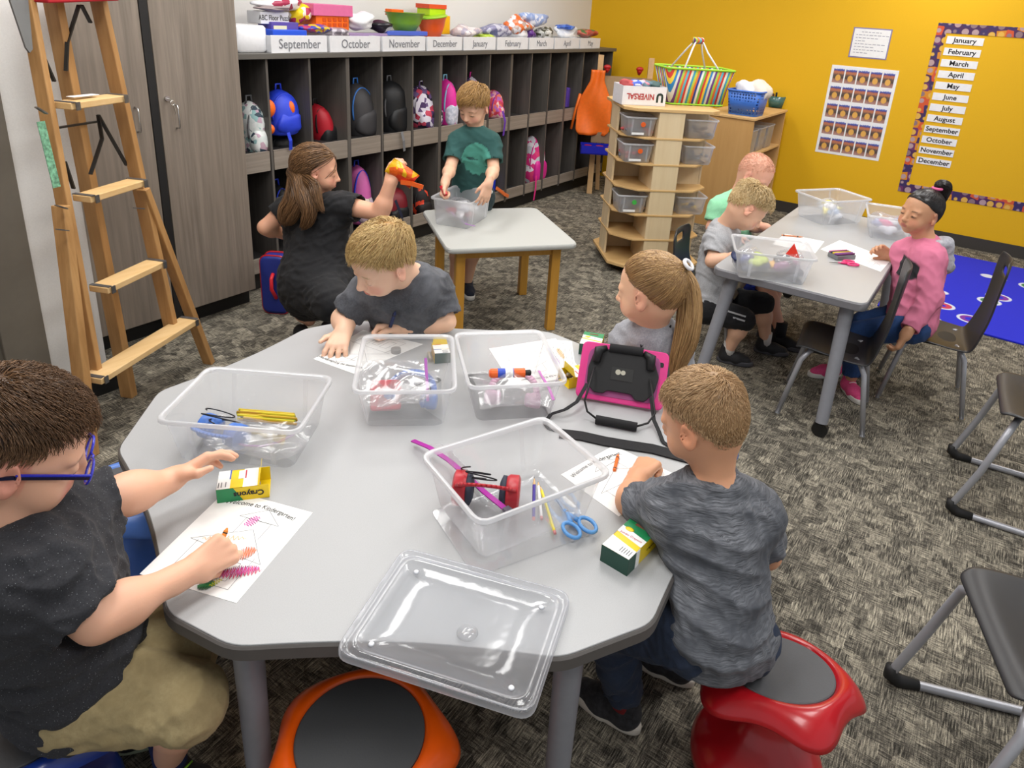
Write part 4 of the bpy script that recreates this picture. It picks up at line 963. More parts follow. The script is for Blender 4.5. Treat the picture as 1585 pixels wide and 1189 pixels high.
lp = [TP(-hw*.66, hh*.1, .03), *[G(x, y, ZM+z) for x, y, z in ((905, 620, .055), (909, 637, .02), (923, 648, .012))]]
lp2 = [*[G(x, y, ZM+z) for x, y, z in ((986, 660, .012), (1003, 655, .012), (1014, 640, .03))], TP(hw*.66, hh*.0, .03)]
MB().tube(lp, .003, 8).build('wire_loop', M_black, tab, True); MB().tube(lp2, .003, 8).build('wire_loop', M_black, tab, True)
MB().tube([G(922, 649, ZM+.014), G(986, 661, ZM+.014)], .0125, 16).build('foam_handle', M_foam, tab, 40)
M_web = plain('black_webbing', '#17171a', .8, bump=.4, nscale=500)
def ribbon(pts, w, up=(0, 0, 1), th=.002):
    m = MB(); 
    for a, b in zip(pts[:-1], pts[1:]): m.bar(a, b, w, th, up=up)
    return m
sp_ = [TP(-hw*.78, -hh*.5, .02)]+[G(x, y, ZM+z) for x, y, z in ((893, 622, .03), (875, 634, .02), (853, 641, .008), (843, 655, .004), (850, 664, .002), (866, 668, .002))]
ribbon(sp_, .011).build('strap', M_web, tab)
def wide(pts, w):
    m = MB(); rr = []
    for i, p in enumerate(pts):
        d = pts[min(i+1, len(pts)-1)]-pts[max(i-1, 0)]; s_ = np.cross(d/np.linalg.norm(d), (0, 0, 1)); s_ /= np.linalg.norm(s_); up = np.array([0, 0, .004]); rr.append([p-s_*w/2, p+s_*w/2, p+s_*w/2+up, p-s_*w/2+up])
    m.shell(rr); m.add(rr[0], [(0, 1, 2, 3)]); m.add(rr[-1], [(0, 1, 2, 3)]); return m
wide([G(x, y, ZM+.001) for x, y in ((866, 672), (900, 676), (935, 684), (970, 690), (1010, 696), (1040, 704), (1070, 712))], .042).build('shoulder_pad', M_web, tab)
ribbon([TP(hw*.74, -hh*.6, .02)]+[G(x, y, ZM+z) for x, y, z in ((1012, 650, .02), (1020, 668, .01), (1026, 684, .004), (1050, 700, .004))], .011).build('strap', M_web, tab)

# ---------------------------------------------------------------- on the long table
def ctr4(ps, z): 
    q = [G(*p, z) for p in ps]; return q, np.mean(q, 0)
Z4 = Z3+.0
a, b = G(1140, 431, Z3), G(1247, 444, Z3); an = math.atan2(b[1]-a[1], b[0]-a[0]); nn = np.array([-math.sin(an), math.cos(an)]); cc = (a+b)/2
if nn @ np.array([.85, .53]) < 0: nn = -nn
crate('clear crate of bagged supplies at the near left corner of the long table', cc[:2]+nn*.118, an, .345, .275, z=Z3, mat=M_bin)
R1 = np.array([cc[0]+nn[0]*.118, cc[1]+nn[1]*.118]); R1a = an
q = G(1237, 362, Z3+.0)
crate('clear crate at the far left end of the long table, a yellow tag inside', (4.36, .74), math.radians(-35), .345, .275, .15, z=Z3, mat=M_bin); 
crate('clear crate at the far right of the long table, by the girl in pink', (4.28, .41), math.radians(12), .33, .26, .13, z=Z3, mat=M_bin)
def in_crate(label, c, z, seed, cols_, n=9, nm='bagged_supplies', sp=.09):
    t = thing('zip_bag', label, 'bag', (c[0], c[1], z)); rs = random.Random(seed)
    for i in range(n):
        p = (c[0]+rs.uniform(-sp, sp), c[1]+rs.uniform(-sp, sp)*.8, z+rs.uniform(.02, .06)); m = MB(); lump(m, p, (rs.uniform(.03, .055), rs.uniform(.02, .04), rs.uniform(.014, .028)), seed+i, .35, 14, 9, rotz(rs.uniform(0, 3)))
        m.build('wrapped_supply', plain('sup_'+cols_[i % len(cols_)][1:], cols_[i % len(cols_)], .5), t, True)
    f = MB(); lump(f, (c[0], c[1], z+.05), (sp+.03, sp+.01, .05), seed+40, .3, 26, 16); f.build('clear_film', M_bag, t, True); return t
ux = np.array([math.cos(R1a), math.sin(R1a)])
in_crate('bag of dark blue supplies, left half of the near long-table crate', R1-ux*.09, Z3+.008, 11, ['#3c4a8a', '#2f3a60', '#b8c860', '#5a5f78'], sp=.05)
in_crate('bag of dark grey and orange supplies, right half of the near long-table crate', R1+ux*.08, Z3+.008, 17, ['#4a4d58', '#3a3c48', '#e8b048', '#9a5a8a'], sp=.055)
in_crate('crumpled clear bag in the far left crate of the long table', (4.36, .74), Z3+.02, 23, ['#e6e8ee', '#9ab8e0', '#e8d840'], sp=.07)
in_crate('crumpled clear bag in the crate by the girl in pink', (4.26, .42), Z3+.02, 29, ['#dfe2ea', '#7a88b8', '#d84a88'], sp=.07)
rt_ = MB(); p = G(1228, 388, Z3+.12); rt_.at(p, R1a).add([(-.03, 0, -.02), (.035, 0, -.035), (.0, .01, .03), (0, .03, -.02)], [(0, 1, 2), (0, 2, 3), (1, 3, 2), (0, 3, 1)]); o = rt_.build('paper_wedge', plain('bright_red', '#e03018', .5)); tag(o, 'bright red wedge poking up from the near crate of the long table', 'toy')
sheet('blank-backed sheet in front of the girl in pink', [G(1270, 386, Z3), G(1363, 421, Z3), G(1380, 402, Z3), G(1300, 372, Z3)], Z3, words=False)
sheet('sheet between the crates in front of the boys at the long table', [G(1195, 378, Z3), G(1262, 392, Z3), G(1276, 374, Z3), G(1215, 362, Z3)], Z3, words=False)
crayon('peach crayon lying before the far left crate of the long table', G(1210, 364, Z3+.005), G(1243, 367, Z3+.005), '#d89068')
scissors('pink child scissors on the long table beside the crayons', G(1306, 409, Z3), math.radians(130), plain('scissor_pink', '#ee3a7e', .4), Z3+.003)
pk = thing('crayon_pack', 'grey tray of crayons on the edge of the white sheet on the long table', 'crayon pack', G(1302, 399, Z3+.001), math.radians(-38))
MB().box(-.055, .055, -.035, .035, 0, .022).build('tray', plain('grey_clear_tray', '#77797c', .4), pk, local=True, bevel=.003)
for k, cl_ in enumerate(['#6a2a6a', '#8a4aa0', '#e0c030', '#3a3a42', '#c05a8a']): MB().tube([(-.055, -.026+k*.013, .027), (.05, -.026+k*.013, .027)], .0045, 10).build('crayon', plain('wax2_'+cl_[1:], cl_, .5), pk, True, local=True)

# ---------------------------------------------------------------- crate on the square table
a, b = G(683, 348, Z2), G(738, 357, Z2); an = math.atan2(b[1]-a[1], b[0]-a[0]); nn = np.array([-math.sin(an), math.cos(an)])
if nn @ np.array([.85, .53]) < 0: nn = -nn
cc = (a+b)/2-_rt*.045; R2c = cc[:2]+nn*.15
crate('clear crate on the square table, searched by the standing boy', R2c, an+math.pi/2, .335, .245, .155, z=Z2, mat=M_bin, tl=.012)
in_crate('white and clear bag of supplies in the crate on the square table', R2c, Z2+.02, 31, ['#f0eef2', '#e6e4ea', '#c04a5a', '#e8e8ee'], sp=.07)
zq2 = [G(690, 320, Z2+.06), G(705, 335, Z2+.04), G(722, 347, Z2+.03), G(735, 350, Z2+.03)]
zl = ribbon(zq2, .010, up=(0, .5, 1)).build('zip_strip', plain('zip_lilac', '#a878b8', .4), bpy.data.objects['zip_bag.%03d' % (len([o for o in bpy.data.objects if o.name.startswith('zip_bag')])-1)])

# ---------------------------------------------------------------- on top of the tower and bookcase
TZ = TH
p0, p1 = G(962, 162, TZ), G(1029, 165, TZ); an = math.atan2(p1[1]-p0[1], p1[0]-p0[0]); Lx = float(np.linalg.norm(p1-p0)); nn = np.array([-math.sin(an), math.cos(an)])
ub = thing('cardboard_box', 'white open box with upside-down red and black lettering on the tower', 'box', ((p0+p1)/2)+np.array([nn[0], nn[1], 0])*.11, an)
M_wb = plain('white_card', '#e9e8ea', .6)
hl = Lx/2
MB().box(-hl, hl, -.11, -.107, 0, .12).box(-hl, hl, .107, .11, 0, .12).box(-hl, -hl+.003, -.107, .107, 0, .12).box(hl-.003, hl, -.107, .107, 0, .12).box(-hl, hl, -.11, .11, 0, .003).build('carton', M_wb, ub, local=True)
text('NIVERSAL', .052, plain('brand_red', '#b0282a', .5), ub, cols((-1, 0, 0), (0, 0, -1), (0, -1, 0)), (-.025, -.1115, .058), local=True, sx=.82, bold=.0012)
text('U', .075, plain('brand_dark', '#2a3a32', .5), ub, cols((-1, 0, 0), (0, 0, -1), (0, -1, 0)), (.105, -.1115, .055), local=True, sx=.9, bold=.004)
for k, (x, cl_) in enumerate(((-.09, '#b84a4a'), (-.05, '#3a5ac0'), (-.03, '#c8cce8'), (.01, '#d88a98'), (.045, '#5f7a86'), (.08, '#3f5a58'))):
    o = lump(MB(), ub.matrix_basis @ Vector((x, 0, .12)), (.035, .05, .028), k+3, .4).build('scrunched_cloth', plain('cloth_'+cl_[1:], cl_, .6), None, True); tag(o, ['red scrap at the left in the white box on the tower', 'blue scrap in the white box on the tower', 'pale lilac scrap in the middle of the white box', 'pink scrap right of the middle in the white box', 'grey-green scrap in the white box on the tower', 'dark green scrap at the right end of the white box'][k], 'cloth', 'scraps in the white box')
# striped basket
p0, p1 = G(1034, 162, TZ), G(1120, 166, TZ); an = math.atan2(p1[1]-p0[1], p1[0]-p0[0]); Lx = float(np.linalg.norm(p1-p0)); nn = np.array([-math.sin(an), math.cos(an)])
def stripes():
    m = NT('striped_canvas'); c = m.new('ShaderNodeTexCoord'); sp = m.new('ShaderNodeSeparateXYZ'); m.link(c.outputs['Object'], sp.inputs[0])
    x = m.math('ADD', m.math('MULTIPLY', sp.outputs['X'], 4.2), m.math('MULTIPLY', sp.outputs['Y'], 4.2)); x = m.math('FRACT', m.math('ADD', x, 5.0))
    cs = ['#c8352a', '#e8d8c0', '#3a9ab0', '#b8c83a', '#e07a28', '#2a3a90', '#e8e8e0', '#7ab84a', '#d03a2a', '#e8c83a', '#2a80b8', '#d8d8d0', '#6a3a80', '#a8c848', '#e06a30', '#58b0c0']
    m.link(m.ramp(x, [(i/16, cs[i]) for i in range(16)], 'CONSTANT'), m.b.inputs['Base Color']); m.b.inputs['Roughness'].default_value = .7; return m.m
sb = thing('striped_basket', 'tall basket with bright vertical stripes and white handles on the tower', 'basket', (p0+p1)/2+np.array([nn[0], nn[1], 0])*.12, an)
hl = Lx/2
def ring(l, w, z): return [(p[0], p[1], z) for p in rrect(l, w, .05, 5)]
m_ = MB(); m_.shell([ring(Lx, .24, 0), ring(Lx+.03, .265, .12), ring(Lx+.085, .30, .235)]); m_.add(ring(Lx, .24, 0), [tuple(range(24))]); m_.build('canvas', stripes(), sb, True, local=True, thick=.004)
M_lime = plain('lime_trim', '#9ad02a', .5)
MB().tube(ring(Lx+.088, .303, .237), .007, 8, closed=True).build('top_trim', M_lime, sb, True, local=True); MB().tube(ring(Lx+.003, .243, .008), .006, 8, closed=True).build('bottom_trim', M_lime, sb, True, local=True)
for s_ in (-1, 1):
    y = s_*.13
    MB().tube([(-hl*.62, y, .225), (-hl*.25, y*.35, .36), (-.02, y*.1, .405), (.03, y*.1, .405), (hl*.30, y*.4, .34), (hl*.66, y, .225)], .006, 8).build('handle', M_wb, sb, True, local=True)
MB().tube([(-.035, 0, .412), (.035, 0, .412)], [.022, .02], 12).build('handle_wrap', stripes(), sb, True, local=True)
# blue lattice basket
p0, p1 = G(1124, 176, .95), G(1168, 182, .95)
def holes_mat():
    m = NT('blue_lattice_plastic'); c = m.coord((1, 1, 1)); v = m.new('ShaderNodeTexVoronoi'); v.inputs['Scale'].default_value = 42; v.inputs['Randomness'].default_value = .1; m.link(c, v.inputs['Vector'])
    m.b.inputs['Base Color'].default_value = lin('#3f74d0'); m.b.inputs['Roughness'].default_value = .4
    m.link(m.ramp(v.outputs['Distance'], [(.36, (0, 0, 0)), (.38, (1, 1, 1))]), m.b.inputs['Alpha']); return m.m
an = math.atan2(p1[1]-p0[1], p1[0]-p0[0]); Lx = float(np.linalg.norm(p1-p0)); nn = np.array([-math.sin(an), math.cos(an)])
bb = thing('lattice_basket', 'blue plastic lattice basket on the bookcase, full of white cloth', 'basket', (p0+p1)/2+np.array([nn[0], nn[1], 0])*.13, an)
m_ = MB(); m_.shell([ring(Lx, .24, .012), ring(Lx+.04, .28, .19)]); m_.build('lattice_side', holes_mat(), bb, True, local=True, thick=.004)
m_ = MB(); m_.prism(rrect(Lx, .24, .05, 5), 0, .014); m_.tube(ring(Lx+.045, .285, .195), .008, 8, closed=True); m_.build('rim', plain('basket_blue', '#3f74d0', .4), bb, True, local=True)
for k, (x, y, r_, cl_) in enumerate(((-.03, 0, (.09, .09, .07), '#efeff2'), (.07, .03, (.07, .09, .09), '#e6ddcf'))):
    o = lump(MB(), bb.matrix_basis @ Vector((x, y, .20)), r_, 50+k, .3).build('cloth_bundle', plain('bundle_'+cl_[1:], cl_, .8), None, True); tag(o, ['crumpled white cloth in the blue lattice basket', 'cream cloth rising behind the white one in the blue basket'][k], 'cloth')
c = G(1200, 166, .95)
cp_ = MB().lathe([(.055, 0), (.075, .10), (.080, .10), (.060, -.0)], 24, c[0], c[1]).build('pen_cup', clear('teal_cup_plastic', '#5f9a98', .75, .2, .2), None, True); cp_.location.z = .951; tag(cp_, 'teal plastic cup of markers on the bookcase by the yellow wall', 'cup')
for k, (dx, dy, h_, cl_) in enumerate(((-.03, .0, .135, '#2a2a2e'), (.0, .03, .12, '#5a3a30'), (.045, -.02, .15, '#1e1e22'), (.02, .0, .125, '#c8ccd0'))):
    o = MB().tube([(c[0]+dx*.4, c[1]+dy*.4, .956), (c[0]+dx*1.3, c[1]+dy*1.3, .95+h_)], .009, 10).build('marker', plain('mk_'+cl_[1:], cl_, .4), None, 40); tag(o, ['black marker at the left in the teal cup', 'brown marker at the back in the teal cup', 'tall black marker leaning right in the teal cup', 'grey marker in the middle of the teal cup'][k], 'marker', 'markers in the teal cup')
c = G(1190, 160, .95)
bt = thing('spray_bottle', 'tall slim bottle with a dark cap behind the teal cup', 'bottle', (6.42, 1.98, .951)); MB().lathe([(.0, 0), (.024, 0), (.024, .14), (.015, .16)], 16).build('body', plain('bottle_pale', '#c3bfc0', .4), bt, True, local=True); MB().lathe([(.016, .155), (.016, .20), (0, .20)], 12).build('cap', M_ink, bt, 40, local=True)

# ---------------------------------------------------------------- on top of the cubbies
WT_ = 1.345
BX = [2.61, 3.02, 3.45, 3.875, 4.27, 4.68, 5.125, 5.52, 5.96, 6.36]
NM = ['September', 'October', 'November', 'December', 'January', 'February', 'March', 'April', 'May']
M_binw = plain('white_bin_plastic', '#dedee0', .5); M_hand = plain('pencil_lettering', '#77787e', .8)
for k in range(9):
    x0, x1 = BX[k]+.01, BX[k+1]-.01; t = thing('month_bin', 'white open bin on the cubby worktop lettered '+NM[k], 'bin', ((x0+x1)/2, YF+.17, WT_), 0, 'white month bins')
    hl = (x1-x0)/2; MB().box(-hl, hl, -.165, -.160, 0, .092).box(-hl, hl, .160, .165, 0, .088).box(-hl, -hl+.005, -.16, .16, 0, .09).box(hl-.005, hl, -.16, .16, 0, .09).box(-hl, hl, -.165, .165, 0, .004).build('tub', M_binw, t, local=True, bevel=.0015)
    text(NM[k], .072 if k < 3 else .066, M_hand, t, cols((1, 0, 0), (0, 0, 1), (0, -1, 0)), (0, -.1665, .045), local=True, sx=.92)
def on_top(nm, label, cat, mb, mat, smooth=True, **k):
    o = mb.build(nm, mat, None, smooth, **k); return tag(o, label, cat)
def pk(px, py, y=YF+.15): return PY(px, py, y)
def cbox(nm, label, cat, px0, py0, px1, py1, mat, y=YF+.15, d=.12, bev=.003, **k):
    a, b = PY(px0, py1, y), PY(px1, py0, y); return on_top(nm, label, cat, MB().box(min(a[0], b[0]), max(a[0], b[0]), y, y+d, min(a[2], b[2]), max(a[2], b[2])), mat, False, bevel=bev)
a, b = PY(373, 84, YF+.02), PY(412, 40, YF+.02)
on_top('soap_dispenser', 'white rounded plastic dispenser at the closet end of the cubby worktop', 'dispenser', MB().prism([(p[0]+(a[0]+b[0])/2-.0, p[1]+YF+.12) for p in rrect(b[0]-a[0]+.03, .18, .03)], 1.346, b[2], .012), plain('glossy_white', '#eeeef0', .25), 40)
cbox('game_box', 'purple game box with a cream label, lower in the stack above September', 'box', 421, 35, 462, 52, plain('purple_box', '#5a4a9a', .5), YF+.12)
gb = bpy.data.objects['game_box']; a, b = PY(424, 47, YF+.118), PY(444, 40, YF+.118); MB().box(a[0], b[0], YF+.1185, YF+.1195, a[2], b[2]).build('label', plain('cream_label', '#e6dfae', .6), gb)
cbox('flat_game_box', 'bright blue flat box in the September bin', 'box', 423, 47, 475, 58, plain('blue_box', '#2456d8', .4), YF+.06)
pb = cbox('puzzle_box', 'white puzzle box with ABC floor puzzle lettering', 'box', 404, 19, 447, 37, M_wb, YF+.14)
a = PY(426, 28, YF+.138); text('ABC Floor Puzzle', .040, M_ink, pb, cols((1, 0, 0), (0, 0, 1), (0, -1, 0)), a, sx=.75)
cbox('pink_tray', 'pink translucent tray on the orange one above October', 'tray', 486, 9, 546, 24, plain('pink_tray', '#d86a9a', .4), YF+.13, .2)
ot = cbox('orange_tray', 'orange waffle tray under the pink one above October', 'tray', 490, 24, 540, 46, plain('orange_tray', '#f06a10', .45), YF+.14, .18)
for i in range(5):
    for j in range(2):
        a, b = PY(500+8*i, 41-8*j, YF+.137), PY(505+8*i, 36-8*j, YF+.137); MB().box(a[0], b[0], YF+.136, YF+.1395, a[2], b[2]).build('waffle_cell', plain('orange_deep', '#c84808', .5), ot)
def lump_px(nm, label, cat, px, py, rpx, rpy, col, y=YF+.16, seed=0, amp=.3, rough=.5, mat=None, ry=.07):
    c = PY(px, py, y); k = dep(c)/F; kx = k*1.9; ms = mat or plain('lp_'+col[1:], col, rough)
    o = lump(MB(), c, (rpx*kx*(1.0), ry, rpy*k), seed, amp).build(nm, ms, None, True); return tag(o, label, cat)
def crinkle(nm, c1, c2, c3, sc=30):
    m = NT(nm); n = m.new('ShaderNodeTexVoronoi'); n.inputs['Scale'].default_value = sc; m.link(m.coord(), n.inputs['Vector']); sp = m.new('ShaderNodeSeparateColor'); m.link(n.outputs['Color'], sp.inputs[0])
    m.link(m.ramp(sp.outputs[0], [(0, c1), (.35, c2), (.7, c3)], 'CONSTANT'), m.b.inputs['Base Color']); m.b.inputs['Roughness'].default_value = .3; m.bump(m.noise(m.coord(), 60, 3), .6, .004); return m.m
lump_px('candy_bag', 'yellow patterned sweets bag leaning behind the ABC puzzle box', 'bag', 460, 20, 9, 15, '#e8c820', YF+.2, 3, mat=crinkle('yellow_sweets', '#f0d020', '#f4f0e0', '#b83a5a', 26))
lump_px('sweets_bag', 'white bag printed with red circles on top of the puzzle box', 'bag', 432, 6, 20, 9, '#eee', YF+.2, 4, mat=crinkle('white_sweets', '#f2f0f2', '#ececf0', '#a83050', 24))
lump_px('grey_bag', 'grey plastic bag folded over the puzzle box', 'bag', 420, 13, 15, 4, '#9a8a8a', YF+.17, 5)
lump_px('pebble_bag', 'bag of coloured pebbles sloping across the September bin', 'bag', 485, 44, 14, 6, '#a03a5a', YF+.12, 6, mat=crinkle('pebbles', '#b83a6a', '#3a48b0', '#e8c030', 40))
lump_px('silver_bag', 'silvery plastic bag drooping between September and October', 'bag', 520, 50, 15, 7, '#a8a0a8', YF+.12, 7, mat=crinkle('silver_film', '#b8b0b8', '#8f8790', '#cfc8cf', 30))
lump_px('cotton_bag', 'clear bag of white cotton balls above October', 'bag', 556, 33, 12, 14, '#f0f0f2', YF+.16, 8, .35)
lump_px('dark_costume_bag', 'dark bag with a silver band beside the green bowl', 'bag', 590, 40, 13, 9, '#1c1a22', YF+.16, 9, mat=crinkle('black_film', '#16151a', '#24222a', '#c8c8cc', 14))
for nm, lab, px, py, rx, rz_, col in (('green_bowl', 'green plastic bowl above November', 627, 20, 26, 28, '#7fb032'), ('orange_bowl', 'orange plastic bowl tipped beside the green bowl', 668, 28, 20, 30, '#ee5a14')):
    c = PY(px, py, YF+.2); k = dep(c)/F; o = MB().lathe([(rx*k*.85*.55, -rz_*k), (rx*k*.85*.8, -rz_*k*.5), (rx*k*.95, 0), (rx*k*1.0, .003), (rx*k*.92, 0), (rx*k*.76, -rz_*k*.5), (rx*k*.5, -rz_*k*.95)], 32, sx=1.45).build(nm, plain('bowl_'+col[1:], col, .35), None, True); o.location = tuple(c); o.name = 'mixing_bowl'; tag(o, lab, 'bowl')
    if nm[0] == 'o': o.rotation_euler = (0, -.12, 0); MB().lathe([(rx*k*1.0, .004), (rx*k*1.04, .012), (rx*k*.98, .015)], 32, sx=1.45).build('lime_rim', plain('bowl_lime', '#9ad02a', .35), o, True, local=True)
cbox('lunch_tub', 'yellow tub with an orange lid behind the orange bowl', 'tub', 684, 25, 697, 53, plain('tub_yellow', '#f2b40a', .4), YF+.22)
cbox('orange_block', 'small orange block in the green bowl', 'block', 606, 15, 625, 24, plain('tub_orange', '#f06a14', .4), YF+.22, .06)
cbox('stacked_tub', 'lime tub with a red lid on the yellow tub', 'tub', 665, 12, 690, 24, plain('tub_lime', '#b8d81a', .4), YF+.22); a, b = PY(664, 13, YF+.218), PY(691, 8, YF+.218); MB().box(a[0], b[0], YF+.215, YF+.345, a[2], b[2]).build('lid', plain('tub_red', '#e0502a', .4), bpy.data.objects['stacked_tub'])
for px, py, rx, ry, col, lab, mt in ((720, 50, 20, 10, '#b8a8a8', 'pile of pale printed wrappers in the December bin', ('#c8b8b8', '#a8a0b0', '#e0d8d8')), (768, 47, 24, 10, '#6a6a90', 'blue-grey plastic bag over January and February', ('#6a6e98', '#8a88a8', '#c8c8d8')),
        (750, 57, 13, 5, '#b0c840', 'lime green packet in the January bin', ('#b0c840', '#98b030', '#c8d868')), (803, 40, 22, 14, '#a8a098', 'bag of mixed craft pieces above February', ('#b09a90', '#d86a30', '#d8d4d8')), (800, 50, 11, 9, '#efeff2', 'white paper roll in the February bin', ('#f2f2f4', '#e8e8ec', '#f2f2f4')),
        (815, 52, 9, 8, '#5a2a80', 'purple packet behind the white roll in February', ('#5a2a80', '#7a4aa0', '#4a2070')), (826, 30, 26, 10, '#7a90c8', 'light blue plastic sleeve on top of the March pile', ('#8aa0d0', '#a8b8dc', '#d8dce8')), (842, 52, 13, 9, '#c8c8c0', 'pale packets in the March bin', ('#d8d8d4', '#4a4a3c', '#b8b8b0')),
        (878, 50, 16, 10, '#e4e6ec', 'white plastic bag bulging over the April bin', ('#e8eaee', '#dcdfe6', '#f0f2f4')), (875, 42, 12, 4, '#4a78d8', 'blue folder on the April pile', ('#4a78d8', '#6a90e0', '#3a60c0')), (907, 52, 14, 7, '#b04a38', 'red and green packets in the May bin', ('#b84a38', '#c86a58', '#5a7a4a'))):
    lump_px('craft_bag', lab, 'bag', px, py, rx*.8, ry, col, YF+.15, px, .3, mat=crinkle('crk_'+str(px)+str(py), *mt), ry=.08)
cbox('blue_folder', 'long blue plastic sleeve lying on the November bin', 'folder', 600, 49, 662, 55, plain('folder_blue', '#4a64c8', .4), YF+.1, .08)
cbox('sleeve', 'lilac plastic sleeve on the October bin', 'folder', 541, 52, 600, 57, plain('folder_lilac', '#a088b0', .4), YF+.1, .08)
for i in ('orange_block', ): bpy.data.objects[i].name = 'toy_block'

# ---------------------------------------------------------------- backpacks in the cubbies
def pattern(nm, cs, sc=28, kind='voronoi', rough=.7):
    m = NT(nm); n = m.new('ShaderNodeTexVoronoi'); n.inputs['Scale'].default_value = sc; n.inputs['Randomness'].default_value = 1; m.link(m.coord(), n.inputs['Vector']); sp = m.new('ShaderNodeSeparateColor'); m.link(n.outputs['Color'], sp.inputs[0])
    k = len(cs); m.link(m.ramp(sp.outputs[0], [(i/k, c) for i, c in enumerate(cs)], 'CONSTANT'), m.b.inputs['Base Color']); m.b.inputs['Roughness'].default_value = rough; return m.m
def backpack(label, box, mat, mat2, seed=0, y=3.60, trim=None, lean=0, strap=None, dy=.14):
    """box: left, top, right, bottom as seen; the pack hangs in its bay with a pocket, handle and strap"""
    x0, y0, x1, y1 = box; c = PY((x0+x1)/2, (y0+y1)/2, y); zt = PY((x0+x1)/2, y0, y)[2]; zb = PY((x0+x1)/2, y1, y)[2]; xa = PY(x0, (y0+y1)/2, y)[0]; xb = PY(x1, (y0+y1)/2, y)[0]
    w = (xb-xa)/2*1.0; h = (zt-zb)/2; t = thing('backpack', label, 'backpack', (c[0], y, zb)); rs = np.random.RandomState(seed); ks = rs.randn(6, 3)*7; ph = rs.rand(6)*6
    def fn(x, yy, zz, th, r):
        f = 1+.05*np.sin(ks @ np.array([x, yy, zz*2])+ph).sum()/2; return x*f+lean*(zz-h), yy*f, zz
    prof = [(.02, 0), (w*.85, .006), (w*1.0, h*.12), (w*1.04, h*.7), (w*1.0, h*1.25), (w*.86, h*1.62), (w*.58, h*1.86), (w*.25, h*1.97), (.005, h*2)]
    MB().lathe(prof, 28, sy=dy/w*.75, fn=fn).build('main_compartment', mat, t, True, local=True)
    lump(MB(), (lean*(-.45*h), -dy*.50, h*.58), (w*.80, dy*.34, h*.50), seed, .12, 24, 14, None, .7).build('front_pocket', mat2, t, True, local=True)
    zt_ = [(w*1.03*math.cos(a)*.9+lean*(h*.9+h*.95*math.sin(a)-h), -dy*.38, h*.9+h*.95*math.sin(a)) for a in np.linspace(-.2, math.pi+.2, 20)]
    MB().tube(zt_, .006, 6).build('zip_piping', trim or M_black, t, True, local=True)
    MB().tube([(-.02+lean*h, 0, h*1.93), (-.015+lean*h, 0, h*2.0+.03), (.015+lean*h, 0, h*2+.03), (.02+lean*h, 0, h*1.93)], .006, 6).build('handle', trim or M_black, t, True, local=True)
    if strap: ribbon([PY(px, py, YF-.012-.01*(i % 2)) for i, (px, py) in enumerate(strap[0])], .022, up=(0, 1, 0)).build('strap', plain('strap_'+strap[1][1:], strap[1], .7), t)
    return t
M_fl = pattern('white_floral', ['#e8ece8', '#dfe5e2', '#eef0ee', '#3a4a58', '#c8a8b8', '#e8ece8', '#9ac0c0'], 42)
M_bb = plain('royal_blue_nylon', '#2440d0', .5); M_bo = plain('orange_nylon', '#f06a14', .5); M_rd = plain('red_nylon', '#b81c2c', .5); M_dg = plain('dark_grey_nylon', '#3c3a3c', .6); M_bk = plain('black_nylon', '#18181a', .55); M_gt = plain('grey_trim', '#6a6a6c', .5)
M_pw = pattern('purple_geometric', ['#e8e0ec', '#4a3060', '#c8405a', '#e4dce8', '#6a5080', '#2c2038'], 30); M_pk = plain('hot_pink_nylon', '#e02a9a', .5); M_lb = plain('pale_blue_nylon', '#8fd0ea', .5); M_wl2 = pattern('white_scales', ['#c8c8d8', '#b8bccc', '#d8d8e4'], 60)
M_po = pattern('coral_floral', ['#f07a5a', '#e0509a', '#f0a8b0', '#d8405a', '#b868b8', '#f4c8c0'], 36)
backpack('white floral backpack hanging beside the tall closet', (374, 156, 402, 240), M_fl, M_fl, 1, 3.56, M_gt)
b_ = backpack('blue backpack with orange panels behind the kneeling woman', (411, 138, 454, 208), M_bb, M_bb, 2, 3.55, M_bb, strap=([(446, 205), (450, 218), (450, 232)], '#2440d0'))
for (px, py, rx, rz_) in ((416, 168, .04, .05), (449, 168, .025, .045), (417, 200, .03, .03)):
    c = PY(px, py, 3.47); MB().ball(c, (rx, .03, rz_), 14, 8).build('side_panel', M_bo, b_, True)
backpack('black bag slumped under the blue and orange backpack', (412, 205, 446, 236), M_bk, M_bk, 22, 3.62)
backpack('slim red backpack right of the blue and orange one', (480, 160, 506, 226), M_rd, M_bk, 3, 3.62, M_bk, lean=-.15)
backpack('dark grey backpack with a blue drink bottle in its side pocket', (536, 128, 572, 212), M_dg, M_dg, 4, 3.58, plain('blue_trim', '#3a78c8', .5), lean=-.1)
wbp = PY(569, 185, 3.52); wb_ = thing('drink_bottle', 'blue drink bottle with a lime cap in the dark grey backpack', 'bottle', wbp); MB().lathe([(0, -.085), (.034, -.085), (.034, .03), (.03, .05)], 18).build('body', plain('bottle_blue', '#3a62c8', .3), wb_, True, local=True); MB().lathe([(.031, .045), (.024, .06), (.014, .065), (.012, .085), (0, .087)], 14).build('cap', plain('lime_cap', '#b8e020', .4), wb_, True, local=True)
backpack('black backpack with grey piping in the second cubby unit', (586, 124, 624, 206), M_bk, M_bk, 5, 3.58, M_gt, lean=-.1, strap=([(622, 204), (625, 218), (626, 234)], '#77777a'))
backpack('purple and white geometric backpack in the upper cubbies', (634, 132, 674, 200), M_pw, M_pw, 6, 3.58, M_pw, lean=-.12)
backpack('hot pink backpack with a pale blue edge in the upper cubbies', (679, 122, 697, 197), M_pk, M_wl2, 7, 3.56, M_lb)
backpack('pink patterned backpack just above the standing boy\'s head', (719, 118, 738, 190), M_pw, M_pk, 8, 3.6, M_pk)
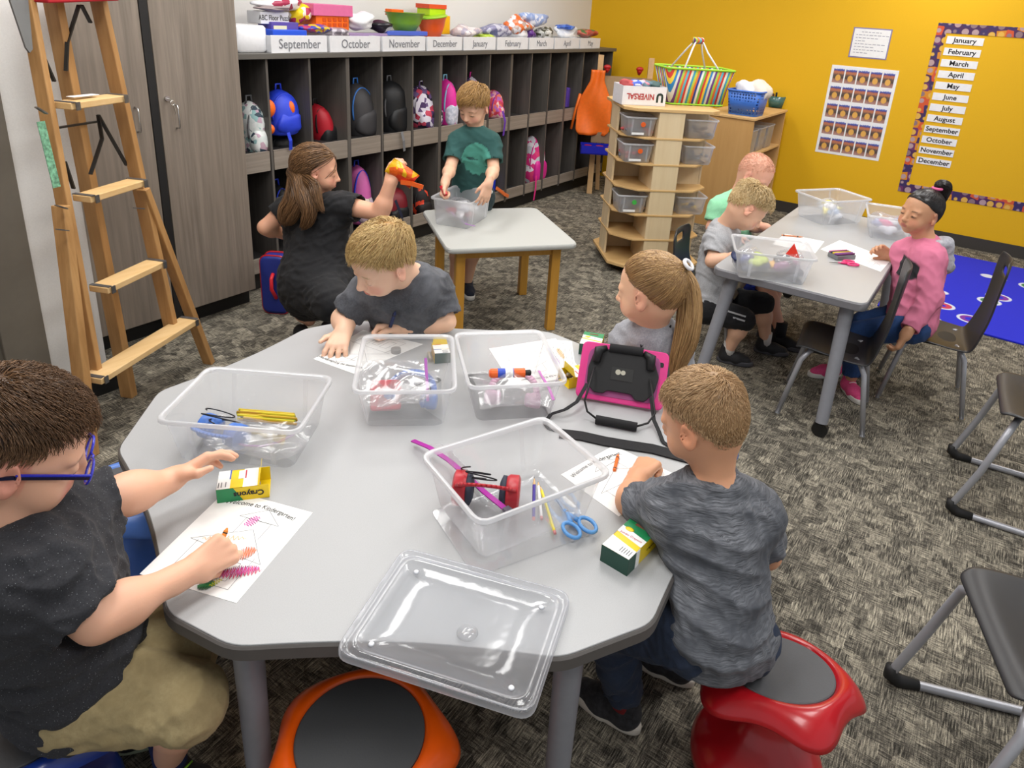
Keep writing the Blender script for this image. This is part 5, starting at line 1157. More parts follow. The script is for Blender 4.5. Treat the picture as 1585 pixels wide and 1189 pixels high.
backpack('coral floral backpack with a purple strap right of the standing boy\'s head', (753, 138, 780, 186), M_po, M_po, 9, 3.58, plain('purple_trim', '#8a3aa0', .5), strap=([(778, 172), (782, 188), (779, 210)], '#6a3ab0'))
o = MB().at(PY(876, 152, 3.56)).box(-.03, .03, -.03, .03, -.10, .10).build('purple_pouch', plain('purple_pouch', '#6a4ab8', .5), None, bevel=.015); o.name = 'drawstring_pouch'; tag(o, 'small purple pouch hanging alone in the upper right cubbies', 'pouch')
backpack('black backpack with blue straps in the lower cubby behind the woman', (418, 285, 440, 350), M_bk, M_bk, 10, 3.6, M_bb)
backpack('pink and pale blue school bag in the lower cubby right of the woman', (539, 255, 566, 345), plain('pink_satin', '#d86ab0', .5), pattern('pale_print', ['#b8a898', '#e8d8c8', '#6a88c8', '#d0b8c8'], 26), 11, 3.58, M_bb)
backpack('dark red and black backpack in the lower cubbies with a hanging strap', (590, 290, 628, 345), plain('dark_red_nylon', '#7a1824', .5), M_bk, 12, 3.56, M_rd, strap=([(612, 310), (622, 335), (623, 360), (630, 378)], '#1a2038'))
backpack('black backpack printed with red-orange round faces in the lower cubbies', (633, 285, 656, 332), pattern('red_rings', ['#1a1416', '#1a1416', '#d84020', '#1a1416', '#201618'], 30), pattern('red_rings2', ['#181214', '#c83a20', '#181214', '#181214'], 26), 13, 3.56, M_bk)
backpack('pink and white backpack with a yellow ball charm in the lower cubbies', (813, 208, 836, 284), pattern('pink_white', ['#e02a80', '#f0e8f0', '#e8407a', '#d0d0d8', '#e02a80'], 22), M_pk, 14, 3.56, M_pk, strap=([(830, 272), (829, 292), (826, 310)], '#e8308a'))
o = MB().ball(PY(835, 255, 3.50), .045, 16, 10).build('ball_charm', plain('yellow_felt', '#d8d830', .7, noise=.3, nscale=20), None, True); tag(o, 'yellow ball charm clipped to the pink and white backpack', 'charm')
o = ribbon([PY(x, y, 3.40) for x, y in ((768, 291), (775, 296), (781, 301), (787, 304))], .03, up=(0, 1, 0), th=.008).build('loose_strap', plain('orange_strap', '#e8763a', .6), None, bevel=.003); tag(o, 'short orange strap poking from the lower cubby beside the standing boy', 'strap')
o = cbox('blue_pack', 'blue bag in the lower cubby behind the standing boy', 'bag', 757, 272, 769, 300, M_bb, 3.5, .2, .02); o.name = 'gym_bag'
# lunch box on the floor
lb = thing('lunch_box', 'blue lunch box with red edges on the floor beside the woman', 'lunch box', (*G(428, 486)[:2], 0), math.radians(8))
lbp = poly_round([(-.045, -.11), (.045, -.11), (.045, .11), (-.045, .11)], .03)
c = G(427, 487); k = dep(c)/F
m_ = MB(); R_ = rotz(-_y+0*math.pi)
bw, bh, bd = .070, .165, .05
def lbr(o_, s_=1): return [c+np.array([0, 0, bh+.005])+_rt*p[0]*s_+np.array([0, 0, 1])*p[1]*s_+np.array([_fwd[0], _fwd[1], 0])/math.cos(_p)*o_ for p in rrect(bw*2, bh*2, .045, 6)]
m_.shell([lbr(.0, .9), lbr(.005, 1), lbr(.085, 1), lbr(.09, .9)]); m_.add(lbr(0, .9), [tuple(range(28))]); m_.add(lbr(.09, .9), [tuple(range(28))]); m_.build('body', plain('navy_nylon', '#1f2f88', .5), lb, True)
MB().tube(lbr(.012, 1.01), .006, 8, closed=True).build('red_piping', M_red, lb, True); MB().tube(lbr(.078, 1.01), .006, 8, closed=True).build('red_piping', M_red, lb, True)
h0 = c+np.array([0, 0, .24])-np.array([_fwd[0], _fwd[1], 0])*.004+_rt*.0
MB().tube([h0, h0-_fwd*.03+np.array([0, 0, -.03]), h0-_fwd*.035+np.array([0, 0, -.09]), h0+np.array([0, 0, -.14])+_rt*.01], .010, 8).build('handle', plain('scarlet_webbing', '#e02430', .5), lb, True)
# ---------------------------------------------------------------- figure engine: signed distances blended on a grid, surface nets
V3 = lambda *a: np.array(a, float)
def unit(v): v = np.array(v, float); return v/np.linalg.norm(v)
def cone(a, b, ra, rb, k=.02, op='add'): return dict(t='cone', a=np.array(a, float), b=np.array(b, float), ra=ra, rb=rb, k=k, op=op)
def capc(a, b, ra, rb, k=.02, op='add'): return dict(t='capc', a=np.array(a, float), b=np.array(b, float), ra=ra, rb=rb, k=k, op=op)   # flat at b
def ellp(c, r, R=None, k=.02, op='add'): return dict(t='ell', c=np.array(c, float), r=np.array(r, float), R=np.eye(3) if R is None else np.array(R, float), k=k, op=op)
def chain(pts, rs, k=.02, op='add'): return [cone(pts[i], pts[i+1], rs[i], rs[i+1], k, op) for i in range(len(pts)-1)]
def box_of(p):
    if p['t'] == 'ell': m = max(p['r']); return p['c']-m, p['c']+m
    m = max(p['ra'], p['rb']); return np.minimum(p['a'], p['b'])-m, np.maximum(p['a'], p['b'])+m
def dist(p, X, Y, Z):
    if p['t'] == 'ell':
        R = p['R']; r = p['r']; x, y, z = X-p['c'][0], Y-p['c'][1], Z-p['c'][2]
        u = (x*R[0, 0]+y*R[1, 0]+z*R[2, 0])/r[0]; v = (x*R[0, 1]+y*R[1, 1]+z*R[2, 1])/r[1]; w = (x*R[0, 2]+y*R[1, 2]+z*R[2, 2])/r[2]
        k0 = np.sqrt(u*u+v*v+w*w); k1 = np.sqrt((u/r[0])**2+(v/r[1])**2+(w/r[2])**2)+1e-9
        return k0*(k0-1)/k1
    a, b = p['a'], p['b']; ab = b-a; L2 = float(ab@ab)+1e-12
    x, y, z = X-a[0], Y-a[1], Z-a[2]; t = (x*ab[0]+y*ab[1]+z*ab[2])/L2; tc = np.clip(t, 0, 1.6 if p['t'] == 'capc' else 1)
    d = np.sqrt((x-ab[0]*tc)**2+(y-ab[1]*tc)**2+(z-ab[2]*tc)**2)-(p['ra']+(p['rb']-p['ra'])*np.minimum(tc, 1.2))
    if p['t'] == 'capc': d = np.maximum(d, (t-1)*math.sqrt(L2))
    return d
def sdf_grid(prims, h):
    bx = [box_of(p) for p in prims if p['op'] == 'add']; lo = np.min([b[0] for b in bx], 0)-.012-2*h; hi = np.max([b[1] for b in bx], 0)+.012+2*h
    n = np.ceil((hi-lo)/h).astype(int)+1; A = np.full(n, .2, np.float32)
    ax = [lo[i]+h*np.arange(n[i]) for i in range(3)]
    for p in prims:
        b0, b1 = box_of(p); m = p['k']+2.5*h; i0 = np.clip(np.floor((b0-m-lo)/h).astype(int), 0, n-1); i1 = np.clip(np.ceil((b1+m-lo)/h).astype(int)+1, 1, n)
        if (i1 <= i0).any(): continue
        s = tuple(slice(i0[i], i1[i]) for i in range(3))
        X = ax[0][s[0]][:, None, None]; Y = ax[1][s[1]][None, :, None]; Z = ax[2][s[2]][None, None, :]
        d = dist(p, X, Y, Z).astype(np.float32); c = A[s]; k = p['k']
        if p['op'] == 'add':
            hh = np.maximum(k-np.abs(c-d), 0)/k; A[s] = np.minimum(c, d)-hh*hh*k*.25
        else:
            d = -d; hh = np.maximum(k-np.abs(c-d), 0)/k; A[s] = np.maximum(c, d)+hh*hh*k*.25
    return A, lo
def surface_nets(A, lo, h):
    ins = A < 0; n = np.array(A.shape)-1
    cnt = np.zeros(n, np.int8)
    for i in (0, 1):
        for j in (0, 1):
            for k in (0, 1): cnt += ins[i:n[0]+i, j:n[1]+j, k:n[2]+k]
    act = (cnt > 0) & (cnt < 8); I = np.argwhere(act); idx = np.full(n, -1, np.int64); idx[act] = np.arange(len(I))
    P = np.zeros((len(I), 3)); W = np.zeros(len(I))
    cor = [(i, j, k) for i in (0, 1) for j in (0, 1) for k in (0, 1)]
    for a in cor:
        for ax in range(3):
            if a[ax]: continue
            b = list(a); b[ax] = 1
            va = A[I[:, 0]+a[0], I[:, 1]+a[1], I[:, 2]+a[2]]; vb = A[I[:, 0]+b[0], I[:, 1]+b[1], I[:, 2]+b[2]]
            m = (va < 0) != (vb < 0); t = np.where(m, va/np.where(m, va-vb, 1), 0); q = np.array(a, float)[None, :].repeat(len(I), 0); q[:, ax] += t
            P += q*m[:, None]; W += m
    P = lo+h*(I+P/W[:, None]); F = []
    for ax in range(3):
        o = [0, 1, 2]; o.remove(ax); u, v = o
        sa = [slice(None)]*3; sb = [slice(None)]*3; sa[ax] = slice(0, -1); sb[ax] = slice(1, None)
        fl = ins[tuple(sa)] != ins[tuple(sb)]; E_ = np.argwhere(fl); E_ = E_[(E_[:, u] > 0) & (E_[:, v] > 0) & (E_[:, u] < n[u]) & (E_[:, v] < n[v])]
        q = []
        for du, dv in ((0, 0), (1, 0), (1, 1), (0, 1)):
            c = E_.copy(); c[:, u] -= du; c[:, v] -= dv; q.append(idx[c[:, 0], c[:, 1], c[:, 2]])
        q = np.array(q).T; neg = ins[E_[:, 0], E_[:, 1], E_[:, 2]]
        if ax == 1: neg = ~neg
        q[~neg] = q[~neg][:, ::-1]; F.append(q)
    F = np.concatenate(F); return P, F[(F >= 0).all(1)]
def np_mesh(name, P, F, mat, parent, smooth=True):
    me = bpy.data.meshes.new(name); k = F.shape[1]
    me.vertices.add(len(P)); me.vertices.foreach_set('co', P.astype(np.float32).ravel()); me.loops.add(F.size); me.loops.foreach_set('vertex_index', F.astype(np.int32).ravel())
    me.polygons.add(len(F)); me.polygons.foreach_set('loop_start', np.arange(0, F.size, k, dtype=np.int32)); me.update(calc_edges=True); me.validate()
    for m in (mat if isinstance(mat, (list, tuple)) else [mat]): me.materials.append(m)
    if smooth: me.polygons.foreach_set('use_smooth', np.ones(len(me.polygons), bool))
    o = bpy.data.objects.new(name, me); COL.objects.link(o)
    if parent is not None: o.parent = parent; me.transform(world_of(parent).inverted())
    return o
def color_attr(o, C_):
    a = o.data.color_attributes.new('Col', 'FLOAT_COLOR', 'POINT'); a.data.foreach_set('color', np.c_[C_, np.ones(len(C_))].astype(np.float32).ravel())
def wnoise(P, scale, seed, n=7, dirs=None, warp=.6):
    rs = np.random.RandomState(seed); out = 0
    for i in range(n):
        d = rs.randn(3); 
        if dirs is not None: d = d*.35+np.array(dirs)*rs.choice((-1, 1))*1.6
        d = unit(d)*scale*rs.uniform(.6, 1.6); ph = rs.rand()*6.28; w = rs.randn(3)*scale*.4
        out = out+np.sin(P @ d+ph+warp*2*np.sin(P @ w+ph*2))
    return out/n
def cloth(name, prims, mat, parent, h=.006, amp=.004, scale=38, seed=1, dirs=None, thick=0, paint=None):
    A, lo = sdf_grid(prims, h); P, F_ = surface_nets(A, lo, h)
    g = np.gradient(A, h); ii = np.clip(np.round((P-lo)/h).astype(int), 0, np.array(A.shape)-1); N = np.stack([q[ii[:, 0], ii[:, 1], ii[:, 2]] for q in g], 1); N /= np.linalg.norm(N, axis=1)[:, None]+1e-9
    w = wnoise(P, scale, seed, dirs=dirs); r1 = .28-np.abs(wnoise(P, scale*1.5, seed+5, 4, dirs, 1.1)); r2 = .28-np.abs(wnoise(P, scale*2.6, seed+8, 4, None, 1.0)); P2 = P+N*(amp*(w*.9+r1*1.9+r2*.7))[:, None]
    o = np_mesh(name, P2, F_, mat, parent)
    if paint: color_attr(o, paint(P, N))
    return o
# hands -------------------------------------------------------------
def hand(w, F_, N, thumb, s=1.0, curl=None, th=None, spread=.0, grip=0):
    """w wrist, F_ towards the fingers, N out of the palm, thumb = +1/-1 along cross(F,N)"""
    F_ = unit(F_); N = np.array(N, float); N = unit(N-F_*(N@F_)); T = np.cross(F_, N)*thumb; P = []
    curl = curl or [(.25, .35, .25)]*4; o = [(.066, .0235), (.069, .008), (.066, -.0075), (.059, -.0215)]; L = [.050, .056, .052, .041]
    P.append(cone(w-F_*.03*s, w+F_*.012*s, .0175*s, .0185*s, .02*s))
    for i in range(4):
        m = w+(F_*o[i][0]+T*o[i][1])*s-N*.0*s
        P.append(cone(w+(F_*.012+T*o[i][1]*.55)*s, m, .0125*s, .0098*s, .008*s))
        d = F_+T*spread*(1.5-i)*.35; d = unit(d); q = m; a = 0; r = [.0078, .0070, .0064, .0054]; seg = [.46, .30, .24]
        for j in range(3):
            a += curl[i][j]; dd = unit(d*math.cos(a)+N*math.sin(a)); e = q+dd*L[i]*seg[j]*s; P.append(cone(q, e, r[j]*s, r[j+1]*s, .0035*s)); q = e
    tb = w+(F_*.016+T*.019+N*.006)*s; th = th or ((.75, .6, .25), (.85, .25, .35)); t1 = unit(F_*th[0][0]+T*th[0][1]+N*th[0][2]); t2 = unit(F_*th[1][0]+T*th[1][1]+N*th[1][2])
    P.append(cone(w+(F_*.004+T*.008)*s, tb, .0135*s, .0125*s, .01*s)); m = tb+t1*.030*s; P.append(cone(tb, m, .0125*s, .0088*s, .006*s)); P.append(cone(m, m+t2*.024*s, .0086*s, .0062*s, .004*s))
    return P
REL = [(.25, .35, .25), (.3, .4, .3), (.35, .45, .3), (.4, .5, .3)]
FIST = [(1.35, 1.5, .9), (1.4, 1.55, .9), (1.4, 1.55, .9), (1.45, 1.5, .9)]
GRIP = [(.9, 1.1, .5), (1.2, 1.35, .7), (1.35, 1.5, .8), (1.4, 1.5, .8)]
FLAT = [(.12, .2, .12), (.1, .2, .12), (.12, .22, .12), (.15, .25, .15)]
# head --------------------------------------------------------------
CR_C, CR_R = V3(0, -.014, .030), V3(.0725, .0905, .077)
def RZ(D):
    """scalp radii: the back of the head runs lower than the crown is high"""
    D = np.atleast_2d(D); R = np.tile(CR_R, (len(D), 1)); R[:, 2] = np.where(D[:, 2] < 0, .106, .077); return R
class Head:
    def __init__(s, c, fwd, up, sc=1.0, fat=0, jaw=1.0, open_=.3, mouth=0):
        s.c = np.array(c, float); f = unit(fwd); u = np.array(up, float); u = unit(u-f*(u@f)); s.R = np.array([np.cross(f, u), f, u]).T; s.s = sc; s.fat = fat; s.jaw = jaw; s.open = open_; s.mouth = mouth
    def w(s, x, y, z): return s.c+s.R @ (V3(x, y, z)*s.s)
    def loc(s, P): return (P-s.c) @ s.R/s.s
    def prims(s):
        k = s.s; e = lambda c, r, kk, op='add', R=None: ellp(s.w(*c), V3(*r)*k, s.R if R is None else s.R @ R, kk*k, op)
        cn = lambda a, b, ra, rb, kk, op='add': cone(s.w(*a), s.w(*b), ra*k, rb*k, kk*k, op); ft = s.fat; P = []
        P.append(e(CR_C, CR_R, .02)); P.append(e((0, -.030, -.002), (.054, .060, .064), .03)); P.append(e((0, .020, -.030), (.058+ft*.8, .058, .060*s.jaw), .035)); P.append(e((0, .048+ft*.2, -.078*s.jaw), (.020+ft, .016, .014), .022))
        for q in (-1, 1):
            P.append(e((q*.032, .046, -.042), (.025+ft, .024+ft*.5, .026+ft), .02)); P.append(e((q*.030, .062, .016), (.020, .012, .008), .014))
            P.append(e((q*.0305, .090, -.004), (.016, .016, .0115), .012, 'cut')); P.append(e((q*.0300, .0655, -.004), (.0150, .0135, .0125), .004))
            P.append(e((q*.0300, .0800, -.0075), (.0115, .004, .0010+.0052*s.open), .0012, 'cut'))
            Re = rotz(q*-.35); P.append(e((q*.0755, -.008, -.008), (.0055, .0180, .0285), .006, R=Re)); P.append(e((q*.0815, -.004, -.004), (.0050, .0105, .0170), .004, 'cut', Re)); P.append(e((q*.0755, -.004, -.027), (.0060, .0085, .0095), .006))
        P += [cn((0, .078, .002), (0, .0925, -.026), .0055, .0078, .012), e((0, .0925, -.0285), (.0092, .0085, .0075), .008), e((.0088, .0850, -.0310), (.0055, .0075, .0050), .005), e((-.0088, .0850, -.0310), (.0055, .0075, .0050), .005)]
        P += [e((0, .0705, -.052), (.024, .014, .016), .014), e((0, .0800, -.0490), (.0170, .0068, .0045), .004), e((0, .0785, -.0580), (.0140, .0070, .0052), .004), e((0, .0860, -.0535), (.0165, .008, .0009+.003*s.mouth), .002, 'cut')]
        P.append(cn((-.0035, .088, -.0352), (-.0035, .088, -.0352), .002, .002, .002, 'cut'))
        return P
    def tint(s, P, skin, lip, brow, lash, cheek, browd=1):
        L = s.loc(P); x, y, z = np.abs(L[:, 0]), L[:, 1], L[:, 2]; C_ = np.tile(np.array(lin(skin)[:3]), (len(P), 1))
        hd = (np.linalg.norm(L, axis=1) < .2)
        def mixin(m, col, a):
            nonlocal C_; c = np.array(lin(col)[:3]); w = np.clip(m, 0, 1)[:, None]*a*hd[:, None]; C_ = C_*(1-w)+c*w
        ff = y > .03
        mixin((1-(((x-.036)/.024)**2+((z+.035)/.022)**2))*1.6*ff, cheek, .55)
        mixin((1-((x/.020)**2+((z+.0538)/.0095)**2))*3*(y > .070), lip, .75)
        mixin(((1-(((x-.031)/.0165)**2+((z-.0165-.06*(.031-x)*0)/.0035)**2))*2)*ff, brow, .75*browd)
        mixin((1-(((x-.0300)/.0135)**2+((z+.0075)/(.0022+.0040*s.open))**2))*2.5*(y > .055), lash, .85)
        mixin((1-np.abs(x-.078)/.012)*2*(np.abs(y+.004) < .02)*(np.abs(z+.008) < .03), cheek, .45)
        mixin((1-((x/.010)**2+((z+.030)/.008)**2))*1.2*(y > .08), cheek, .35)
        return C_
    def eyes(s, parent, iris='#3a2a20'):
        if s.open < .25: return
        for q in (-1, 1):
            c = s.w(q*.0300, .0665, -.0060); g = s.R @ unit(V3(q*.05, 1, -.22)); e = MB().ball(c, .0128*s.s, 20, 14).build('eye', plain('eye_white', '#e9e4e0', .15), parent, True)
            a, b, d = frame(g); m = MB(); m.lathe([(0, .0004), (.0062*s.s, 0), (.0064*s.s, -.002*s.s)], 20); m.v = [tuple(c+g*.0127*s.s+np.array(a)*p[0]+np.array(b)*p[1]+g*p[2]) for p in m.v]; m.build('iris', plain('iris_'+iris[1:], iris, .1), e, True)
def hairline(az):
    """lowest unit height of hair by angle from the face: 0 front, pi back"""
    return np.interp(np.abs(az), [0, .5, .95, 1.25, 1.45, 1.75, 2.2, math.pi], [.62, .60, .40, .02, -.02, -.14, -.50, -.62])
def hair_mat(name, c1, c2, rough=.38):
    m = NT(name); a = m.new('ShaderNodeAttribute'); a.attribute_name = 'Col'; m.link(m.ramp(a.outputs['Fac'], [(0, c1), (1, c2)]), m.b.inputs['Base Color']); m.b.inputs['Roughness'].default_value = rough; m.b.inputs['Specular IOR Level'].default_value = .5
    return m.m
def strands(curves, r, mat, name, parent, seed=0, taper=True):
    """curves: (n, k, 3) -> three-sided hairs in one mesh"""
    n, k, _ = curves.shape; T = np.gradient(curves, axis=1); T /= np.linalg.norm(T, axis=2)[..., None]+1e-9; rs = np.random.RandomState(seed)
    A = np.cross(T, unit(rs.randn(3))); A /= np.linalg.norm(A, axis=2)[..., None]+1e-9; B = np.cross(T, A); t = np.linspace(0, 1, k); rr = r*(1-.75*t**2 if taper else np.ones(k))*1.0; rr = rr[None, :, None]
    V = np.stack([curves+(A*math.cos(q)+B*math.sin(q))*rr for q in (0, 2.09, 4.19)], 2)       # n,k,3,3
    idx = np.arange(n*k*3).reshape(n, k, 3); F_ = []
    for j in range(3): F_.append(np.stack([idx[:, :-1, j], idx[:, :-1, (j+1) % 3], idx[:, 1:, (j+1) % 3], idx[:, 1:, j]], -1).reshape(-1, 4))
    o = np_mesh(name, V.reshape(-1, 3), np.concatenate(F_), mat, parent); c = np.repeat(rs.rand(n)*.8+.1, k*3)+np.tile(np.repeat(t*.15, 3), n); color_attr(o, np.stack([c]*3, 1)); return o
def scalp_pts(n, rs, line=hairline):
    out = []
    while len(out) < n:
        d = rs.randn(3); d /= np.linalg.norm(d); az = math.atan2(d[0], d[1])
        if d[2] > line(az)+rs.uniform(-.03, .03): out.append(d)
    return np.array(out)
def cap_mesh(hd, mat, parent, off=.0045, line=hairline, name='hair_base'):
    nu, nv = 64, 20; V = []; az = np.linspace(-math.pi, math.pi, nu, endpoint=False)
    for j in range(nv):
        t = j/(nv-1)
        for a in az: z0 = float(line(a)); el0 = math.asin(max(-1, min(1, z0))); el = el0+(math.pi/2-el0)*t; d = V3(math.sin(a)*math.cos(el), math.cos(a)*math.cos(el), math.sin(el)); q = CR_C+(RZ(d)[0]+off*min(1, .25+t*6))*d; V.append(hd.w(*q))
    F_ = np.array([(j*nu+i, j*nu+(i+1) % nu, (j+1)*nu+(i+1) % nu, (j+1)*nu+i) for j in range(nv-1) for i in range(nu)])
    o = np_mesh(name, np.array(V), F_, mat, parent); color_attr(o, np.full((len(V), 3), .12)); return o
def short_hair(hd, mat, parent, n=2600, top=.055, side=.022, back=.02, fwd=.9, part=0, lift=.010, r=.0009, seed=0, k=7, crown=(0, -.45, .85), messy=.12, line=hairline):
    rs = np.random.RandomState(seed); D = scalp_pts(n, rs, line); cr = unit(crown); P = CR_C+RZ(D)*D; cv = [P+0]; up = np.clip((D[:, 2]-.15)/.6, 0, 1); isb = np.clip(-D[:, 1]*1.3, 0, 1)
    ln = side+(top-side)*up**1.2; ln = ln*(1-isb*.75)+back*isb*.75+isb*up*top*.35; ln *= rs.uniform(.7, 1.15, n); jit = rs.randn(n, 3)*messy
    clump = np.stack([wnoise(P, 60, seed+7+i) for i in range(3)], 1)*messy*2.2
    Q = P.copy()
    for i in range(1, k):
        d = (Q-CR_C)/RZ(Q-CR_C); d /= np.linalg.norm(d, axis=1)[:, None]
        out = d-cr*(d@cr)[:, None]; out /= np.linalg.norm(out, axis=1)[:, None]+1e-6
        g = out*1.0+V3(0, 1, 0)*fwd*up[:, None]+V3(part, 0, 0)*up[:, None]*.8+V3(0, 0, -1)*(1-up)[:, None]*.8+jit+clump
        g = g-d*(g*d).sum(1)[:, None]; g /= np.linalg.norm(g, axis=1)[:, None]+1e-6
        Q = Q+g*(ln/(k-1))[:, None]; d = (Q-CR_C)/RZ(Q-CR_C); nn = np.linalg.norm(d, axis=1)[:, None]; t = i/(k-1)
        hgt = (.004+lift*(up+.25)*math.sin(min(1, t*1.2)*math.pi*.55)*rs.uniform(.5, 1.3, n))[:, None]
        tgt = CR_C+d/nn*(RZ(Q-CR_C)+hgt); mask = nn < 1.35; Q = np.where(mask, tgt, Q)
        cv.append(Q.copy())
    C_ = np.stack(cv, 1); Wd = hd.c+(C_*hd.s) @ hd.R.T
    cap_mesh(hd, mat, parent, line=line); return strands(Wd, r*hd.s, mat, 'hair', parent, seed)
def pulled_hair(hd, mat, parent, tie, n=2200, r=.0009, seed=0, k=12, line=hairline, lift=.006):
    """hair drawn over the scalp to one tie point (head coordinates)"""
    rs = np.random.RandomState(seed); D = scalp_pts(n, rs, line); tie = np.array(tie); td = (tie-CR_C)/CR_R; td = td/np.linalg.norm(td); cv = []
    for i in range(k):
        t = i/(k-1); om = np.arccos(np.clip(D @ td, -1, 1))[:, None]; so = np.sin(om)+1e-6; d = (np.sin((1-t)*om)*D+np.sin(t*om)*td)/so
        q = CR_C+d*(RZ(d)+.003+lift*math.sin(t*math.pi)*rs.uniform(.5, 1.3, n)[:, None]); q = q*(1-t**4)+(tie+rs.randn(n, 3)*.004)*t**4; cv.append(q)
    C_ = np.stack(cv, 1); cap_mesh(hd, mat, parent, line=line, off=.005); return strands(hd.c+(C_*hd.s) @ hd.R.T, r*hd.s, mat, 'hair', parent, seed, False)
def lock(pts, n, w0, w1, mat, parent, name, seed=0, r=.0011, k=14, wave=.004):
    """a tail or lock of hair along world points, w0/w1 the half-widths along the way"""
    pts = np.array(pts, float); m = len(pts); t = np.linspace(0, m-1, k); i = np.minimum(t.astype(int), m-2); f_ = (t-i)[:, None]
    pm = np.concatenate([[2*pts[0]-pts[1]], pts, [2*pts[-1]-pts[-2]]]); a, b, c, d = pm[i], pm[i+1], pm[i+2], pm[i+3]
    C_ = .5*((2*b)+(-a+c)*f_+(2*a-5*b+4*c-d)*f_**2+(-a+3*b-3*c+d)*f_**3); rs = np.random.RandomState(seed); off = rs.randn(n, 3); off /= np.maximum(1, np.linalg.norm(off, axis=1))[:, None]
    ws = np.interp(np.linspace(0, 1, k), np.linspace(0, 1, len(w0)), w0) if hasattr(w0, '__len__') else np.linspace(w0, w1, k)
    Q = C_[None]+off[:, None, :]*ws[None, :, None]; ph = rs.rand(n)[:, None]*6; tt = np.linspace(0, 1, k)[None]; Q += (np.sin(tt*8+ph)*wave*tt)[..., None]*unit(rs.randn(3)); L = rs.uniform(.75, 1, n)
    for j in range(n):
        if L[j] < .99: idx = np.linspace(0, (k-1)*L[j], k); lo_ = np.floor(idx).astype(int); hi_ = np.minimum(lo_+1, k-1); fr = (idx-lo_)[:, None]; Q[j] = Q[j][lo_]*(1-fr)+Q[j][hi_]*fr
    return strands(Q, r, mat, name, parent, seed, True)
def skin_mat(name, rough=.5):
    m = NT(name); a = m.new('ShaderNodeAttribute'); a.attribute_name = 'Col'; m.link(a.outputs['Color'], m.b.inputs['Base Color']); m.b.inputs['Roughness'].default_value = rough
    m.b.inputs['Subsurface Weight'].default_value = .12; m.b.inputs['Subsurface Radius'].default_value = (.012, .004, .002); m.b.inputs['Subsurface Scale'].default_value = .6
    m.bump(m.noise(m.coord(), 420, 2), .12, .001); return m.m
M_skin = skin_mat('skin')
def painted(name, rough=.9, spk=None, bump=.3):
    m = NT(name); a = m.new('ShaderNodeAttribute'); a.attribute_name = 'Col'; c = a.outputs['Color']; m.link(c, m.b.inputs['Base Color']); m.b.inputs['Roughness'].default_value = rough; m.bump(m.noise(m.coord(), 500, 2), bump, .001); return m.m
def cloth_mat(name, c1, c2=None, scale=(300, 300, 300), speck=None, rough=.92, c3=None, bump=.35):
    m = NT(name); n1 = m.noise(m.coord(scale), 1, 3, .7); col = m.ramp(n1, [(.3, c1), (.7, c2 or c1)])
    if c3: col = m.mix(m.ramp(m.noise(m.coord((9, 9, 9)), 1, 4, .6), [(.4, (0, 0, 0)), (.65, (1, 1, 1))]), col, c3)
    if speck:
        v = m.new('ShaderNodeTexVoronoi'); v.inputs['Scale'].default_value = speck[0]; m.link(m.coord(), v.inputs['Vector']); col = m.mix(m.ramp(v.outputs['Distance'], [(speck[2], (1, 1, 1)), (speck[2]+.03, (0, 0, 0))]), col, speck[1])
    m.link(col, m.b.inputs['Base Color']); m.b.inputs['Roughness'].default_value = rough; m.b.inputs['Sheen Weight'].default_value = .04; m.bump(n1, bump, .0015); MATS[name] = m.m; return m.m
def body(parent, prims, hd, h, skin, lip='#b8605a', brow='#7a5638', lash='#3a2a22', cheek='#d98878', browd=1):
    A, lo = sdf_grid(prims, h); P, F_ = surface_nets(A, lo, h); o = np_mesh('body', P, F_, M_skin, parent)
    C_ = hd.tint(P, skin, lip, brow, lash, cheek, browd); C_ *= (1+.05*wnoise(P, 22, 5))[:, None]; color_attr(o, np.clip(C_, 0, 1)); return o
def shoe(parent, heel, d, L, mat, sole=None, w=.036, up=(0, 0, 1), lace=None, h=.004, ankle=None, cuff=True):
    """sneaker from the heel point on the ground towards d"""
    heel = np.array(heel, float); d = unit(d); up = unit(np.array(up)-d*(np.array(up)@d)); s_ = np.cross(d, up); k = L/.18
    Rr = np.array([s_, d, up]).T
    P = [cone(heel+d*.035*k+up*.034*k, heel+d*.10*k+up*.028*k, .031*k, .030*k, .02), cone(heel+d*.10*k+up*.026*k, heel+d*.145*k+up*.022*k, .033*k, .026*k, .02), cone(heel+d*.04*k+up*.035*k, heel+d*.038*k+up*.075*k, .030*k, .028*k, .02)]
    P += [ellp(heel+d*.09*k-up*.03*k, V3(.08, .14, .032)*k, Rr, .004, 'cut')]
    o = cloth('shoe', P, mat, parent, h, .0005)
    m = MB(); rings = []
    for z, e in ((.0, -.003), (.003, .0), (.018, .001), (.024, -.002)):
        rr = []
        for a in np.linspace(0, 2*math.pi, 33)[:-1]:
            y = .09+.092*math.sin(a); x = (w/k*1.0)*math.cos(a)*(1-.10*math.cos(2*a))*(1.04 if y > .09 else .88); rr.append(heel+(s_*(x*(1+e*8))+d*(y+e*(1 if y > .09 else -1)))*k+up*z*k)
        rings.append(rr)
    m.shell(rings); m.add(rings[0], [tuple(range(32))]); m.add(rings[-1], [tuple(range(32))]); m.build('sole', sole or plain('white_rubber', '#dcdad4', .6), o, True)
    if lace is not None:
        lm = MB()
        for q in range(4): c = heel+d*(.075+.016*q)*k+up*(.062-.006*q)*k; lm.tube([c-s_*.018*k, c+up*.004*k, c+s_*.018*k], .0022*k, 6)
        lm.build('laces', lace, o, True)
    return o
def limb(a, b, c, ra, rb, rc, k=.02): return [cone(a, b, ra, rb, k), cone(b, c, rb, rc, k)]
def person(label, at_): return thing('person', label, 'person', (at_[0], at_[1], 0))
